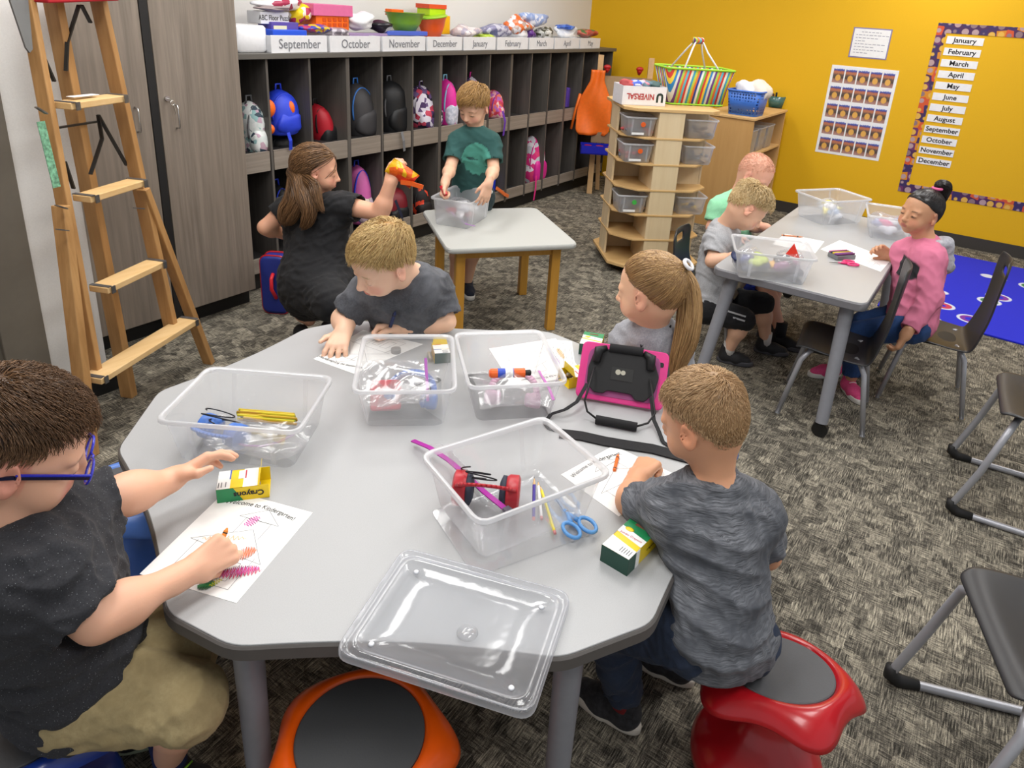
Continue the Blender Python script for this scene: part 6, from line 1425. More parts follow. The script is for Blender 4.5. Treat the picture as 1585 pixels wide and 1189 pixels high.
# ---------------------------------------------------------------- people
RTH = _rt.copy(); AWH = np.array([math.sin(_y), math.cos(_y), 0.0]); ZZ = V3(0, 0, 1)
def D3(r, a, u): return unit(RTH*r+AWH*a+ZZ*u)
def lerp(a, b, t): return a*(1-t)+b*t
def along(a, b, c, t): return lerp(a, b, t) if t <= 1 else lerp(b, c, t-1)
def figure(label, hd, Q, h=.0045, s=1.0, skin='#e2b193', shirt=None, pants=None, sleeve=.75, leg=.9, cuffr=.052, bulk=1.0, hands=(), tint={}, hem=None, amp=.004, ptop=.6, legr=.060, sh_paint=None, shoes=None, collar=None, hp=.0055, extra=(), sdirs=(0, 0, 1), neckr=.034, sseed=1, wmul=1.0, skirt=None, shirt_name='shirt', pants_name='trousers', low_legs=True, ncut=.045, sleeve_r=None):
    """Q: joints by name. One continuous skin, a shirt and trousers over it."""
    t = person(label, Q['pel']); q = {k: np.array(v, float) for k, v in Q.items()}
    ch = lerp(q['neck'], q['pel'], .36); wa = lerp(q['neck'], q['pel'], .72)
    P = hd.prims(); P.append(cone(hd.w(0, -.030, -.045), q['neck'], .040*hd.s, neckr*1.12*s, .03)); P.append(cone(hd.w(0, .0, -.060), lerp(hd.w(0, 0, -.06), q['neck'], .5), .030*hd.s, neckr*s, .03))
    P += [cone(q['neck'], q['shR'], .034*s, .040*s, .03), cone(q['neck'], q['shL'], .034*s, .040*s, .03), cone(ch, q['pel'], .062*s, .070*s, .04), cone(lerp(q['neck'], ch, .3), ch, .05*s, .062*s, .04)]
    for d in 'RL':
        P += limb(q['sh'+d], q['el'+d], q['wr'+d], .039*s*bulk**.5, .031*s*bulk**.5, .0205*s, .012); P.append(ellp(lerp(q['el'+d], q['wr'+d], .3), V3(.031, .031, .031)*s*bulk**.5, k=.03))
        if low_legs: z_ = .78 if leg > 1.3 else 1; P += limb(q['hip'+d], q['kn'+d], q['an'+d], .060*s*z_, .044*s*z_, .028*s, .02); P.append(ellp(lerp(q['kn'+d], q['an'+d], .35), V3(.041, .041, .041)*s*z_, k=.03))
        else: P.append(cone(q['pel'], q['hip'+d], .06*s, .055*s, .03))
    P += list(hands)
    body(t, P, hd, h, skin, **tint)
    # shirt
    S = []; b = bulk
    for d in 'RL':
        S += [cone(q['neck']-ZZ*.012, q['sh'+d], .050*s, .052*s, .03), cone(lerp(q['neck'], q['sh'+d], .62)-ZZ*.03, lerp(wa, q['hip'+d], .45), .074*s*b, .080*s*b*wmul, .05), cone(lerp(wa, q['hip'+d], .45), lerp(q['pel'], q['hip'+d], .7)+ZZ*.01, .080*s*b*wmul, .086*s*b*wmul, .04)]
        e = along(q['sh'+d], q['el'+d], q['wr'+d], sleeve); r1 = (sleeve_r or cuffr)*s
        if sleeve <= 1: S.append(capc(q['sh'+d], e, .054*s, r1, .02))
        else: S += [cone(q['sh'+d], q['el'+d], .054*s, r1*.98, .015), capc(q['el'+d], e, r1*.98, r1*.8, .01)]
    S += [cone(ch, q['pel'], .080*s*b, .088*s*b, .04), cone(q['neck']-ZZ*.03, ch, .062*s, .084*s*b, .04)]
    for p_ in extra: S.append(p_)
    nk = unit(hd.w(0, -.02, -.05)-q['neck']); S.append(cone(q['neck']+nk*(ncut+neckr*.6)*s, hd.w(0, -.015, -.03), (neckr+.008)*s, (neckr+.020)*s, .004, 'cut'))
    for d in 'RL':
        e = along(q['sh'+d], q['el'+d], q['wr'+d], sleeve); b_ = q['el'+d] if sleeve <= 1 else q['wr'+d]; a_ = q['sh'+d] if sleeve <= 1 else q['el'+d]; dd = unit(b_-a_); S.append(cone(e-dd*.004*s, e+dd*.03, (sleeve_r or cuffr)*s*(1 if sleeve <= 1 else .8)-.0095, (sleeve_r or cuffr)*s*(1 if sleeve <= 1 else .8)-.006, .003, 'cut'))
    if hem is not None: S.append(ellp(q['pel']-ZZ*(.60+hem), V3(.6, .6, .6), k=.004, op='cut'))
    so = cloth(shirt_name, S, shirt, t, hp, amp, 36, sseed, sdirs, paint=sh_paint)
    if pants is not None:
        S = [cone(q['hipR'], q['hipL'], .072*s*b*wmul, .072*s*b*wmul, .04), cone(q['pel'], q['pel']+ZZ*.03, .068*s*b*wmul, .060*s*b*wmul, .03)]
        for d in 'RL':
            e = along(q['hip'+d], q['kn'+d], q['an'+d], leg); r0 = legr*s
            if leg <= 1: S.append(capc(q['hip'+d], e, (legr+.016)*s*b**.5, r0, .03))
            else: S += [cone(q['hip'+d], q['kn'+d], (legr+.014)*s, legr*.92*s, .02), capc(q['kn'+d], e, legr*.92*s, legr*.78*s, .015)]
        for d in 'RL':
            e = along(q['hip'+d], q['kn'+d], q['an'+d], leg); a_, b_ = (q['hip'+d], q['kn'+d]) if leg <= 1 else (q['kn'+d], q['an'+d]); dd = unit(b_-a_); rr = legr*s-.006 if leg <= 1 else legr*.78*s-.006; S.append(cone(e-dd*.03, e+dd*.03, rr, rr, .002, 'cut'))
        cloth(pants_name, S, pants, t, hp, amp*.65, 34, sseed+9)
    return t, so, q

# 1. boy with blue glasses -------------------------------------------------
hd = Head(J(30, 690, 1.22), D3(.74, .46, -.44), D3(.36, .16, .88), 1.17, fat=.010, jaw=1.0, open_=.2)
MB_ = {}
Q = dict(neck=J(28, 838, 1.23), shR=J(66, 896, 1.19), shL=J(112, 792, 1.38), elR=J(150, 958, 1.215), wrR=J(283, 890, 1.345), elL=J(188, 768, 1.44), wrL=J(262, 744, 1.53), pel=G(112, 1035, .43), hipR=G(125, 1068, .42), hipL=G(135, 985, .42), knR=G(285, 1090, .39), knL=G(275, 1010, .39), anR=G(262, 1168, .10), anL=G(200, 1120, .07))
hR = J(335, 862, 1.39); fR = unit(hR-Q['wrR'])
nR = unit(np.cross(fR, ZZ)); nR = nR if nR @ AWH > 0 else -nR
H1 = hand(Q['wrR']+fR*.015, unit(fR+ZZ*.12), unit(nR*.75-ZZ*.65), -1, 1.10, GRIP, th=((.75, .35, .75), (.85, -.15, .6)))
fL = unit(J(330, 716, 1.60)-Q['wrL']); H2 = hand(Q['wrL']+fL*.01, unit(fL+ZZ*.25), unit(-AWH*.55-ZZ*.65+RTH*.2), -1, 1.10, [(.45, .35, .3), (.3, .4, .3), (.35, .4, .3), (.5, .5, .3)], th=((.55, .75, .45), (.9, .25, .2)))
M_char = cloth_mat('charcoal_speckle_jersey', '#26262a', '#34353a', speck=(210, '#8a8c90', .10)); M_khaki = cloth_mat('khaki_cotton', '#a8966c', '#b8a67c', (120, 120, 120), c3='#9c8a62')
gb, so, q = figure('boy in charcoal speckled T-shirt and blue glasses, colouring at the big table', hd, Q, .0034, 1.13, '#e8b294', M_char, M_khaki, sleeve=.80, leg=1.08, bulk=1.22, hands=H1+H2, tint=dict(lip='#c0605c', brow='#7a5a44', cheek='#e07a70'), amp=.008, legr=.070, cuffr=.060, hp=.0045, sseed=3, pants_name='shorts', wmul=.92, ncut=.02)
hc1 = hair_mat('dark_brown_hair', '#3a2618', '#8a684a')
short_hair(hd, hc1, gb, 5600, .044, .018, .018, .8, .25, .010, .0008, 3, messy=.07)
gl = MB(); M_gl = plain('blue_glasses_frame', '#2430c8', .25, coat=.4); M_gld = plain('dark_glasses_arm', '#141436', .25)
fr = []
for sd in (-1, 1):
    ring_ = [hd.w(sd*(.031+.022*math.cos(a)*(1+.05*math.sin(a))), (.094), -.006+.0165*math.sin(a)) for a in np.linspace(0, 2*math.pi, 25)[:-1]]
    gl.tube(ring_, .0022*1.1, 8, closed=True)
gl.tube([hd.w(-.010, .094, -.001), hd.w(0, .097, .001), hd.w(.010, .094, -.001)], .0022, 8)
g_ = gl.build('frame', M_gl, None, True); g_.name = 'eyeglasses'; tag(g_, 'blue framed eyeglasses with dark arms on the boy at the left', 'glasses')
for sd in (-1, 1):
    MB().bar(hd.w(sd*.054, .093, -.001), hd.w(sd*.079, .0, .001), .003, .0075, up=hd.R[:, 2]).bar(hd.w(sd*.079, .0, .001), hd.w(sd*.076, -.018, -.006), .003, .006, up=hd.R[:, 2]).build('temple', [M_gl, M_gld][sd > 0] if 0 else M_gld, g_)
    MB().bar(hd.w(sd*.0545, .093, .003), hd.w(sd*.0795, .0, .005), .0034, .003, up=hd.R[:, 2]).build('temple_edge', M_gl, g_)
    e = MB(); e.add([hd.w(sd*(.031+.021*math.cos(a)), .094, -.006+.0155*math.sin(a)) for a in np.linspace(0, 2*math.pi, 21)[:-1]], [tuple(range(20))]); e.build('lens', clear('spectacle_lens', '#ffffff', .02, .15, .02, False), g_)
# crayon in his fist
a_ = hR+fR*.03+ZZ*.005
crayon('orange crayon gripped by the boy with blue glasses', J(338, 850, dep(hR)+.01), J(352, 817, dep(hR)+.03), '#e88a2a', .0045, wrap=True)
M_blk = cloth_mat('black_shoe_mesh', '#161618', '#26262a', (400, 400, 400), rough=.7)
for d, dd in (('R', D3(.9, -.25, 0)), ('L', D3(.8, .4, 0))): a_ = q['an'+d]; MB().tube([a_+ZZ*.05, a_+ZZ*.0, a_-ZZ*.04], [.036, .034, .034], 16).build('sock', plain('navy_sock', '#1c2a5a', .8), gb, True); shoe(gb, V3(a_[0], a_[1], .002)-dd*.045, dd, .20, M_blk, plain('pale_sole', '#b9c4a8', .6), .038, lace=plain('lime_lace', '#8ad03a', .6))

# 2. boy in heathered grey, seen from behind -------------------------------
hd = Head(J(1086, 650, 1.52), D3(-.72, .60, -.42), D3(-.25, .20, .95), 1.0, open_=.0)
Q = dict(neck=J(1106, 754, 1.54), shR=J(1172, 792, 1.58), shL=J(1032, 784, 1.54), elR=J(1188, 860, 1.64), wrR=J(1120, 800, 1.82), elL=J(974, 778, 1.67), wrL=J(986, 742, 1.77), pel=J(1112, 985, 1.50), hipR=J(1150, 985, 1.56), hipL=J(1072, 985, 1.50), knR=J(1000, 975, 1.80), knL=J(945, 960, 1.64), anR=G(1052, 1010, .09), anL=G(968, 1078, .09))
fL = unit(J(1010, 706, 1.84)-Q['wrL']); H1 = hand(Q['wrL']+fL*.005, unit(fL-ZZ*.1), unit(-ZZ*.9+RTH*.3), +1, 1.12, [(1.15, 1.4, .8), (1.2, 1.45, .8), (1.2, 1.45, .8), (1.2, 1.4, .8)], th=((.75, .55, .25), (.8, -.35, .35)))
fR = D3(-.8, .3, -.1); H2 = hand(Q['wrR'], fR, -ZZ, -1, 1.08, REL)
M_heath = cloth_mat('grey_heather_knit', '#26282d', '#8f9299', (26, 26, 460), rough=.85, c3='#4a4d54', bump=.2); M_jean = cloth_mat('dark_denim', '#1e2a3e', '#2c3a52', (500, 500, 500), c3='#222c40')
gr, so, q = figure('boy in a heathered grey T-shirt seen from behind on the red stool', hd, Q, .0036, 1.0, '#dfa47f', M_heath, M_jean, sleeve=.80, leg=1.92, bulk=.90, hands=H1+H2, tint=dict(cheek='#d88460'), amp=.0085, cuffr=.044, legr=.062, hp=.0045, sseed=5, wmul=1.08, neckr=.031, ncut=.012, sdirs=(0, 0, 1))
MB().tube([hd.w(0, -.028, -.052)*.0+lerp(hd.w(0, -.03, -.05), q['neck'], .72)+(D3(math.cos(a), math.sin(a), 0)*.047+ZZ*.012*math.sin(a)) for a in np.linspace(0, 2*math.pi, 29)[:-1]], .006, 8, closed=True).build('collar', cloth_mat('grey_collar', '#4a4d54', '#62656c'), gr, True)
short_hair(hd, hair_mat('light_brown_hair', '#8a6842', '#dab68a'), gr, 5200, .034, .011, .010, .5, 0, .006, .0008, 8, messy=.13, line=lambda az: np.interp(np.abs(az), [0, .5, .95, 1.25, 1.45, 1.75, 2.2, math.pi], [.62, .60, .40, .05, -.02, -.25, -.66, -.74]))
for d, dd in (('R', D3(-.75, .45, 0)), ('L', D3(-.7, .5, 0))): a_ = q['an'+d]; shoe(gr, V3(a_[0], a_[1], .002)-dd*.05, dd, .20, cloth_mat('black_camo_mesh', '#1a1a1c', '#38383c', (60, 60, 60)), plain('offwhite_sole', '#d8d2c6', .6), .038, lace=M_black); MB().tube([a_+ZZ*.05, a_-ZZ*.02], [.034, .036], 16).build('sock', plain('red_sock', '#8a1a20', .8), gr, True)

# 3. blond boy drawing at the far side -------------------------------------
hd = Head(J(592, 405, 2.26), D3(-.64, -.58, -.46), D3(-.10, -.30, .90), 1.12, open_=.12, mouth=.25)
Q = dict(neck=J(645, 432, 2.38), shR=J(585, 455, 2.42), shL=J(672, 448, 2.48), elR=J(535, 498, 2.42), wrR=J(533, 516, 2.36), elL=J(692, 500, 2.46), wrL=J(622, 509, 2.42), pel=J(640, 560, 2.72), hipR=J(600, 560, 2.70), hipL=J(680, 560, 2.74), knR=J(585, 570, 2.5), knL=J(655, 575, 2.5), anR=J(590, 640, 2.7), anL=J(650, 640, 2.7))
Q['shR'] = J(572, 448, 2.44); Q['elR'] = J(531, 492, 2.44); Q['wrR'] = G(533, 512, .625); Q['wrL'] = G(622, 508, .615); Q['elL'] = J(690, 498, 2.47)
H1 = hand(Q['wrR'], D3(-.05, -1, -.25), -ZZ, -1, 1.16, [(.35, .5, .4)]*4, spread=.5, th=((.6, .8, -.1), (.9, .3, -.1)))
H2 = hand(Q['wrL'], D3(-1, -.15, -.05), unit(-ZZ*.7-AWH*.6), +1, 1.14, GRIP, th=((.8, .5, .3), (.9, -.2, .3)))
M_wash = cloth_mat('washed_charcoal_cotton', '#3e4046', '#54565c', (160, 160, 160), c3='#66686e')
bb, so, q = figure('blond boy in a washed dark grey T-shirt bent over his drawing', hd, Q, .0045, 1.10, '#efc3a6', M_wash, M_jean, sleeve=.85, leg=1.7, hands=H1+H2, tint=dict(lip='#c8605c', brow='#b89468', cheek='#e89a86', lash='#6a4a3a'), amp=.005, cuffr=.056, sseed=7, hp=.0055)
short_hair(hd, hair_mat('golden_blond_hair', '#96682e', '#ecd092', .32), bb, 4600, .052, .024, .020, 1.1, .2, .010, .0009, 12, messy=.045)
crayon('dark blue crayon held by the blond boy at the far side', J(604, 506, dep(Q['wrL'])-.065), J(612, 482, dep(Q['wrL'])-.085), '#1f2c58', .006)

# 4. girl with the ponytail ------------------------------------------------
hd = Head(J(1004, 450, 2.24), D3(-.80, .46, -.18), D3(-.18, .10, .97), 1.12, open_=.2)
Q = dict(neck=J(1012, 506, 2.30), shR=J(1042, 530, 2.32), shL=J(972, 528, 2.42), elR=J(1045, 600, 2.40), wrR=J(1000, 580, 2.34), elL=J(985, 575, 2.40), wrL=G(955, 553, .66), pel=J(1035, 650, 2.55), hipR=J(1065, 655, 2.52), hipL=J(1000, 650, 2.62), knR=J(985, 680, 2.4), knL=J(940, 660, 2.5), anR=J(1000, 740, 2.5), anL=J(960, 730, 2.6))
H1 = hand(Q['wrL'], D3(-.95, -.25, .0), unit(-ZZ-AWH*.2), +1, 1.1, [(.5, .7, .4)]*4); H2 = hand(Q['wrR'], D3(-.9, .2, -.1), -ZZ, -1, 1.05, REL)
M_pg = cloth_mat('light_grey_heather', '#8d8f96', '#a9abb1', (200, 200, 200)); 
pg, so, q = figure('girl with a long light brown ponytail in a grey top, looking away', hd, Q, .0048, 1.06, '#e8b896', M_pg, M_jean, sleeve=.9, leg=1.7, hands=H1+H2, tint=dict(brow='#a8845c', cheek='#e0907a'), amp=.004, sseed=11, hp=.0055)
vn = [q['neck']+D3(-.55, -.10, .0)*.055+ZZ*.02, q['neck']+D3(-.5, -.75, 0)*.075-ZZ*.045, q['neck']+D3(-.1, -1, 0)*.055+ZZ*.0, q['neck']+D3(.7, -.7, 0)*.06+ZZ*.022, q['neck']+D3(.8, .3, 0)*.06+ZZ*.03]
MB().tube(vn, .005, 8).build('collar', plain('black_rib', '#17171a', .8), pg, True)
hcp = hair_mat('honey_brown_hair', '#6e4c2c', '#c09a66', .35); tie = V3(.006, -.108, .072)
pulled_hair(hd, hcp, pg, tie, 4200, .0011, 21, line=lambda az: np.interp(np.abs(az), [0, .5, .95, 1.25, 1.45, 1.75, 2.2, math.pi], [.60, .56, .38, .06, -.05, -.30, -.62, -.70]))
tw_ = hd.w(*tie); tl_ = [tw_, J(1054, 418, 2.24), J(1066, 448, 2.24), J(1067, 490, 2.23), J(1061, 528, 2.22), J(1050, 560, 2.21), J(1043, 590, 2.20)]
lock(tl_, 1500, [.010, .022, .034, .038, .036, .026, .008], 0, hcp, pg, 'ponytail', 5, .0012, 18, .006)
MB().tube([tw_+D3(.6, .3, .4)*.012+(hd.R[:, 0]*math.cos(a)+unit(np.cross(hd.R[:, 0], D3(.6, .3, .4)))*math.sin(a))*.0165 for a in np.linspace(0, 2*math.pi, 21)[:-1]], .006, 10, closed=True).build('hair_tie', plain('white_hair_tie', '#e8e8ec', .6), pg, True)

# 5. standing boy in green --------------------------------------------------
hd = Head(J(733, 164, 3.92), D3(-.42, -.80, -.52), D3(-.12, -.45, .90), 1.02, open_=.15)
Q = dict(neck=J(735, 203, 4.0), shR=J(708, 221, 4.02), shL=J(761, 222, 4.02), elR=J(697, 260, 3.96), wrR=J(689, 282, 3.74), elL=J(764, 262, 3.98), wrL=J(756, 284, 3.78), pel=J(730, 300, 4.26), hipR=J(714, 304, 4.26), hipL=J(746, 304, 4.26), knR=J(710, 372, 4.36), knL=J(736, 372, 4.36), anR=G(702, 436, .08), anL=G(724, 434, .08))
H1 = hand(Q['wrR'], D3(-.1, -.35, -1), unit(RTH*.9-AWH*.2), +1, 1.06, GRIP); H2 = hand(Q['wrL'], D3(-.2, -.3, -1), unit(-RTH*.5+AWH*.8), -1, 1.06, [(.25, .4, .2)]*4, spread=.4)
def teal(P, N):
    C_ = np.tile(np.array(lin('#2c5552')[:3]), (len(P), 1)); R_ = (P-J(735, 252, 3.95)); x = R_ @ RTH; z = R_[:, 2]; ed = .03*wnoise(P, 60, 3)-.22*np.abs(((x*28) % 1)-.5)*(z < -.02)
    m = ((((x-.005)/.082)**2+((z-.005)/.098)**2) < 1+ed*2.5) & (N @ AWH < .2); sp_ = wnoise(P, 90, 9) > -.45; C_[m & sp_] = lin('#4f9a8a')[:3]; return C_
sb_, so, q = figure('boy in a dark green T-shirt standing behind the square table', hd, Q, .0058, 1.0, '#e6b698', painted('green_jersey'), cloth_mat('dark_green_shorts', '#1c2c30', '#283a3e'), sleeve=.72, leg=.85, hands=H1+H2, tint=dict(lip='#c87468', brow='#8a6440', cheek='#e09a84'), amp=.004, sh_paint=teal, sseed=13, hp=.006, hem=.0, pants_name='shorts', cuffr=.056)
short_hair(hd, hair_mat('sandy_brown_hair', '#7a5630', '#c49a5c'), sb_, 2600, .065, .030, .022, 1.1, .3, .012, .0016, 17, messy=.045)
for d in 'RL': a_ = q['an'+d]; dd = D3(-.35 if d == 'R' else .25, -.9, 0); shoe(sb_, V3(a_[0], a_[1], .002)-dd*.05, dd, .19, cloth_mat('navy_knit', '#1a1e2c', '#262c3c'), plain('white_rubber', '#dcdad4', .6), .037, h=.005)
pencil('red glue pen that the standing boy pulls from the crate', J(690, 302, 3.70), J(681, 284, 3.72), '#c02030', .012, tip=False)

# 6. kneeling woman ---------------------------------------------------------
hd = Head(J(492, 264, 3.32), D3(.90, .20, -.14), D3(.10, .10, .97), 1.04, open_=.3, jaw=1.05)
Q = dict(neck=J(488, 322, 3.38), shR=J(538, 342, 3.30), shL=J(442, 345, 3.42), elR=J(590, 335, 3.26), wrR=J(604, 285, 3.22), elL=J(411, 352, 3.46), wrL=J(440, 362, 3.60), pel=J(492, 440, 3.42), hipR=J(512, 445, 3.36), hipL=J(468, 445, 3.46), knR=J(515, 468, 3.20), knL=J(470, 478, 3.62), anR=J(505, 487, 3.62), anL=J(478, 495, 3.55))
Q['shR'] = J(532, 318, 3.30); Q['elR'] = J(589, 330, 3.26); Q['shL'] = J(446, 322, 3.46)
fh = unit(J(612, 262, 3.20)-Q['wrR']); H1 = hand(Q['wrR'], fh, unit(AWH*.8+RTH*.4), +1, 1.25, [(.7, .8, .4)]*4); H2 = hand(Q['wrL'], D3(.8, .3, -.1), unit(AWH), -1, 1.2, REL)
M_bd = cloth_mat('black_dress_jersey', '#161618', '#1f1f22', (200, 200, 200), bump=.2)
q_ = {k: np.array(v) for k, v in Q.items()}
ex = [cone(lerp(q_['neck'], q_['pel'], .55), q_['pel'], .11, .155, .06), ellp(J(490, 430, 3.42), V3(.17, .17, .17), k=.05), cone(q_['pel'], q_['knR'], .15, .09, .06), cone(q_['pel'], J(475, 462, 3.45), .15, .10, .05)]
wm, so, q = figure('woman in a black dress kneeling at the cubbies with long brown hair', hd, Q, .0062, 1.18, '#e4ab8c', M_bd, None, sleeve=.42, hands=H1+H2, tint=dict(lip='#b8585a', brow='#5a3c28', cheek='#d88a76'), amp=.006, extra=ex, sseed=17, hp=.0075, bulk=1.0, shirt_name='dress', sleeve_r=.056)
hw_ = hair_mat('long_brown_hair', '#3a2616', '#8a6644', .33)
pulled_hair(hd, hw_, wm, V3(-.01, -.112, -.035), 3400, .0016, 31, line=lambda az: np.interp(np.abs(az), [0, .5, .95, 1.25, 1.45, 1.75, 2.2, math.pi], [.58, .54, .42, .22, .0, -.45, -.75, -.8]), lift=.016)
bk = hd.w(-.01, -.105, -.03)
for i, (pts, n, w) in enumerate(((((470, 250, 3.3), (466, 280, 3.26), (470, 305, 3.24), (476, 325, 3.24), (482, 336, 3.24)), 700, .036), (((472, 262, 3.28), (466, 300, 3.26), (458, 322, 3.26), (448, 340, 3.28), (445, 345, 3.28)), 600, .034), (((478, 262, 3.26), (474, 300, 3.23), (480, 325, 3.22), (475, 345, 3.24), (468, 352, 3.25)), 600, .032), (((478, 255, 3.25), (484, 285, 3.21), (490, 305, 3.2), (494, 318, 3.2), (500, 326, 3.2)), 400, .024), (((466, 285, 3.3), (450, 305, 3.3), (440, 325, 3.3), (438, 340, 3.3), (442, 348, 3.3)), 400, .026))):
    lock([bk if j == 0 else J(*p) for j, p in enumerate(pts)], n, [w*.8, w*1.1, w, w*.8, w*.35], 0, hw_, wm, 'hair_lock', 40+i, .0018, 12, .008)
for d in 'RL': a_ = q['an'+d]; shoe(wm, V3(a_[0], a_[1], .004)-AWH*.0, D3(-.5 if d == 'L' else .4, -.8, 0), .24, M_blk, M_black, .04, h=.006)
sn = thing('snack_packet', 'orange and yellow snack packet held up by the kneeling woman', 'packet', J(622, 270, 3.2))
m_ = MB(); film(m_, J(622, 268, 3.19), RTH*.055-ZZ*.035, ZZ*.032+RTH*.022, .006, 3, lift=.02); film(m_, J(622, 268, 3.20), RTH*.055-ZZ*.035, ZZ*.032+RTH*.022, .004, 3, lift=-.02); m_.build('foil', crinkle('snack_foil', '#e86018', '#f0b818', '#d83a18', 26), sn, True)
ribbon([J(620, 282, 3.19), J(636, 284, 3.19), J(655, 290, 3.19)], .02, up=AWH, th=.004).build('torn_flap', plain('snack_orange', '#e86018', .4), sn)

# 7. boy in light grey at the long table -------------------------------------
hd = Head(J(1158, 322, 3.55), D3(.75, -.12, -.62), D3(.55, .05, .80), 1.08, open_=.1)
Q = dict(neck=J(1118, 352, 3.66), shR=J(1112, 375, 3.58), shL=J(1126, 360, 3.78), elR=J(1102, 404, 3.54), wrR=J(1142, 398, 3.50), elL=J(1135, 395, 3.78), wrL=J(1165, 395, 3.70), pel=J(1098, 470, 3.72), hipR=J(1095, 478, 3.66), hipL=J(1108, 462, 3.82), knR=J(1150, 495, 3.62), knL=J(1180, 470, 3.78), anR=J(1128, 540, 3.72), anL=G(1185, 525, .08))
H1 = hand(Q['wrR'], D3(.9, .2, -.2), -ZZ, -1, 1.05, REL); H2 = hand(Q['wrL'], D3(.9, .0, -.2), -ZZ, +1, 1.05, REL)
M_lg = cloth_mat('pale_grey_heather', '#9a9b9e', '#b4b5b8', (220, 220, 220)); M_tk = cloth_mat('black_track_fabric', '#121214', '#1c1c20', (200, 200, 200))
fb, so, q = figure('blond boy in a pale grey T-shirt bent over the near end of the long table', hd, Q, .0058, 1.04, '#eab99a', M_lg, M_tk, sleeve=.72, leg=1.15, hands=H1+H2, tint=dict(lip='#c87468', brow='#b89060', cheek='#e8957e'), amp=.005, sseed=19, hp=.006, legr=.062, cuffr=.054, pants_name='track_shorts')
short_hair(hd, hair_mat('pale_blond_hair', '#b8945c', '#e4cc9c', .35), fb, 2800, .055, .022, .022, .3, -.3, .014, .0015, 23, messy=.35, crown=(0, -.2, 1))
for k_ in (-.012, .012):
    e0 = lerp(q['hipR'], q['knR'], .35); st = [e0, lerp(q['hipR'], q['knR'], .95)]; st = [p-AWH*.064+ZZ*(k_+.030) for p in st]; ribbon(st, .008, up=AWH, th=.003).build('side_stripe', plain('grey_stripe', '#b4b4b8', .7), fb)
for d, dd in (('R', D3(.7, -.2, 0)), ('L', D3(.9, -.2, 0))): a_ = q['an'+d]; shoe(fb, V3(a_[0], a_[1], max(.004, a_[2]-.085))-dd*.05, dd, .18, M_blk, plain('dark_sole', '#4a4a50', .6), .036, h=.005); MB().tube([a_+ZZ*.04, a_-ZZ*.03], [.030, .032], 14).build('sock', plain('white_sock', '#d8d4d0', .8), fb, True)

# 8. boy in mint green ---------------------------------------------------------
hd = Head(J(1169, 272, 3.98), D3(.62, -.55, -.52), D3(.3, -.15, .92), 1.08, open_=.15)
Q = dict(neck=J(1140, 306, 4.06), shR=J(1112, 322, 4.02), shL=J(1150, 318, 4.12), elR=J(1102, 352, 4.02), wrR=J(1135, 365, 3.96), elL=J(1165, 350, 4.1), wrL=J(1185, 352, 4.0), pel=J(1128, 405, 4.2), hipR=J(1118, 410, 4.14), hipL=J(1142, 405, 4.24), knR=J(1185, 440, 4.0), knL=J(1200, 430, 4.12), anR=G(1208, 512, .09), anL=G(1188, 502, .09))
H1 = hand(Q['wrR'], D3(.9, .2, -.2), -ZZ, -1, 1.05, REL); H2 = hand(Q['wrL'], D3(.9, .0, -.2), -ZZ, +1, 1.05, REL)
mb_, so, q = figure('boy with close-cropped hair in a mint green T-shirt at the long table', hd, Q, .0062, 1.04, '#eab095', cloth_mat('mint_jersey', '#8ed8a8', '#a0e4b8'), cloth_mat('royal_blue_shorts', '#1a34b0', '#2440c0'), sleeve=.72, leg=.9, hands=H1+H2, tint=dict(brow='#c09a78', cheek='#e89a84'), amp=.004, sseed=29, hp=.0065, legr=.066, pants_name='shorts')
short_hair(hd, hair_mat('shaved_fair_hair', '#dca58a', '#e6b296', .6), mb_, 1800, .006, .004, .004, .2, 0, .001, .0008, 33, k=4)
for o_ in list(mb_.children):
    if o_.name.startswith('hair_base'): bpy.data.objects.remove(o_)
for d, dd in (('R', D3(.75, -.5, 0)), ('L', D3(.7, -.55, 0))): a_ = q['an'+d]; shoe(mb_, V3(a_[0], a_[1], .003)-dd*.05, dd, .19, M_blk, plain('dark_sole', '#4a4a50', .6), .038, h=.005, lace=M_black); MB().tube([a_+ZZ*.05, a_-ZZ*.03], [.032, .035], 14).build('sock', plain('black_sock', '#15161c', .8), mb_, True)

# 9. girl in pink ----------------------------------------------------------------
hd = Head(J(1424, 330, 3.28), D3(-.84, -.36, .02), D3(.02, -.04, 1), 1.0, open_=.6, mouth=.2)
Q = dict(neck=J(1434, 378, 3.32), shR=J(1400, 392, 3.42), shL=J(1440, 402, 3.22), elL=J(1440, 462, 3.20), wrL=J(1402, 518, 3.18), elR=J(1402, 428, 3.50), wrR=J(1379, 396, 3.50), pel=J(1415, 492, 3.38), hipR=J(1400, 490, 3.46), hipL=J(1412, 505, 3.30), knR=J(1335, 500, 3.52), knL=J(1330, 515, 3.40), anR=G(1318, 590, .10), anL=G(1322, 580, .14))
Q['anL'] = G(1318, 582, .09); Q['anR'] = G(1292, 558, .09)
H1 = hand(Q['wrR'], D3(-.75, .1, .35), unit(-ZZ*.3-AWH*.7), -1, 1.05, [(.5, .7, .5), (.6, .8, .5), (.6, .8, .5), (.6, .8, .5)]); H2 = hand(Q['wrL'], D3(-.2, .1, -1), unit(AWH*.6-RTH*.6), +1, 1.05, [(.6, .9, .5)]*4)
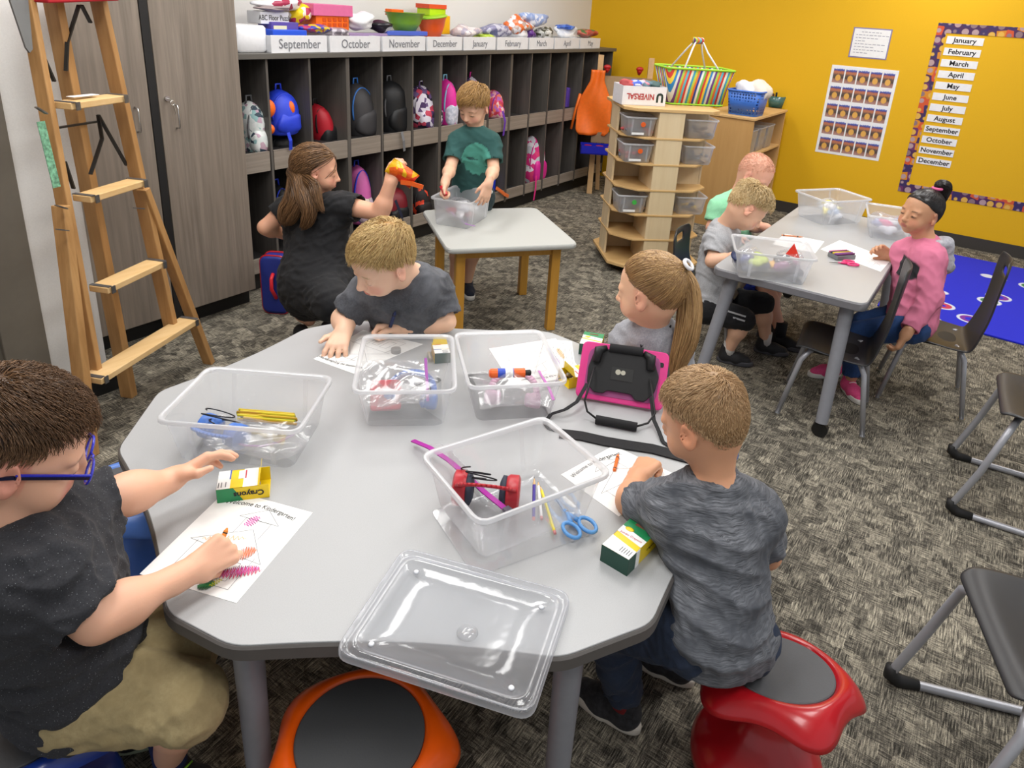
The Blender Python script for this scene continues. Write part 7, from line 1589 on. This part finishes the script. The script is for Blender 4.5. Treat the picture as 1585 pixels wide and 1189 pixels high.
def pinkp(P, N):
    C_ = np.tile(np.array(lin('#d87a98')[:3]), (len(P), 1))*(1+.06*wnoise(P, 120, 2))[:, None]; R_ = P-J(1401, 414, 3.28); x = R_ @ RTH; z = R_[:, 2]; m = np.clip((1-((x/.034)**2+((z+.004)/.054)**2))*4, 0, 1)*(np.abs(R_ @ AWH) < .075)*(N @ AWH < .3); C_ = C_*(1-m[:, None])+np.array(lin('#2a2a2e')[:3])*m[:, None]; return C_
pk_, so, q = figure('girl with black hair in a bun wearing a pink hooded sweatshirt', hd, Q, .0052, 1.06, '#cf9a76', painted('pink_fleece'), cloth_mat('blue_leggings', '#1c3a6a', '#26487c'), sleeve=1.86, leg=1.95, hands=H1+H2, tint=dict(lip='#b05a58', brow='#3a2a22', lash='#1a1210', cheek='#d0866c'), amp=.005, sh_paint=pinkp, sseed=37, hp=.0058, legr=.056, cuffr=.050, shirt_name='sweatshirt', wmul=1.05)
hk = hair_mat('black_hair', '#0e0b0c', '#2e2624', .3); tie = V3(0, -.060, .112)
pulled_hair(hd, hk, pk_, tie, 3000, .0013, 41, line=lambda az: np.interp(np.abs(az), [0, .5, .95, 1.25, 1.45, 1.75, 2.2, math.pi], [.56, .50, .34, .06, -.05, -.25, -.58, -.68]), lift=.003)
tw_ = hd.w(*tie); lock([tw_, tw_+D3(.3, .1, .9)*.025, tw_+D3(.9, .2, .2)*.048, tw_+D3(.75, .2, -.9)*.060, tw_+D3(.45, .1, -1)*.085], 900, [.011, .020, .024, .021, .008], 0, hk, pk_, 'bun', 9, .0015, 14, .004)
MB().tube([tw_+ZZ*.004+(hd.R[:, 0]*math.cos(a)+hd.R[:, 1]*math.sin(a))*.018 for a in np.linspace(0, 2*math.pi, 21)[:-1]], .0065, 10, closed=True).build('hair_tie', plain('pink_hair_tie', '#e86a9a', .7), pk_, True)
hp_ = q['neck']; HD = [cone(hp_+D3(-.55, -.4, 0)*.06+ZZ*.0, hp_+D3(.2, -1, 0)*.065+ZZ*.012, .016, .024, .02), cone(hp_+D3(.2, -1, 0)*.065+ZZ*.012, hp_+D3(1, -.2, 0)*.075+ZZ*.01, .024, .032, .02), cone(hp_+D3(1, -.2, 0)*.075+ZZ*.01, hp_+D3(.3, 1, 0)*.06+ZZ*.0, .030, .02, .02), cone(hp_+D3(1, -.1, 0)*.08, hp_+D3(1, -.1, 0)*.10-ZZ*.09, .032, .045, .03)]
cloth('hood', HD, cloth_mat('silver_grey_lining', '#a4a4ac', '#c4c4cc', (90, 90, 90)), pk_, .005, .004)
M_ps = cloth_mat('pink_shoe', '#d8407a', '#e85a90', (300, 300, 300))
for d, dd in (('R', D3(-.8, -.15, 0)), ('L', D3(.1, -.9, 0))): a_ = q['an'+d]; shoe(pk_, V3(a_[0], a_[1], .003)-dd*.05, dd, .18, M_ps, plain('white_rubber', '#dcdad4', .6), .035, h=.005, lace=M_wl)
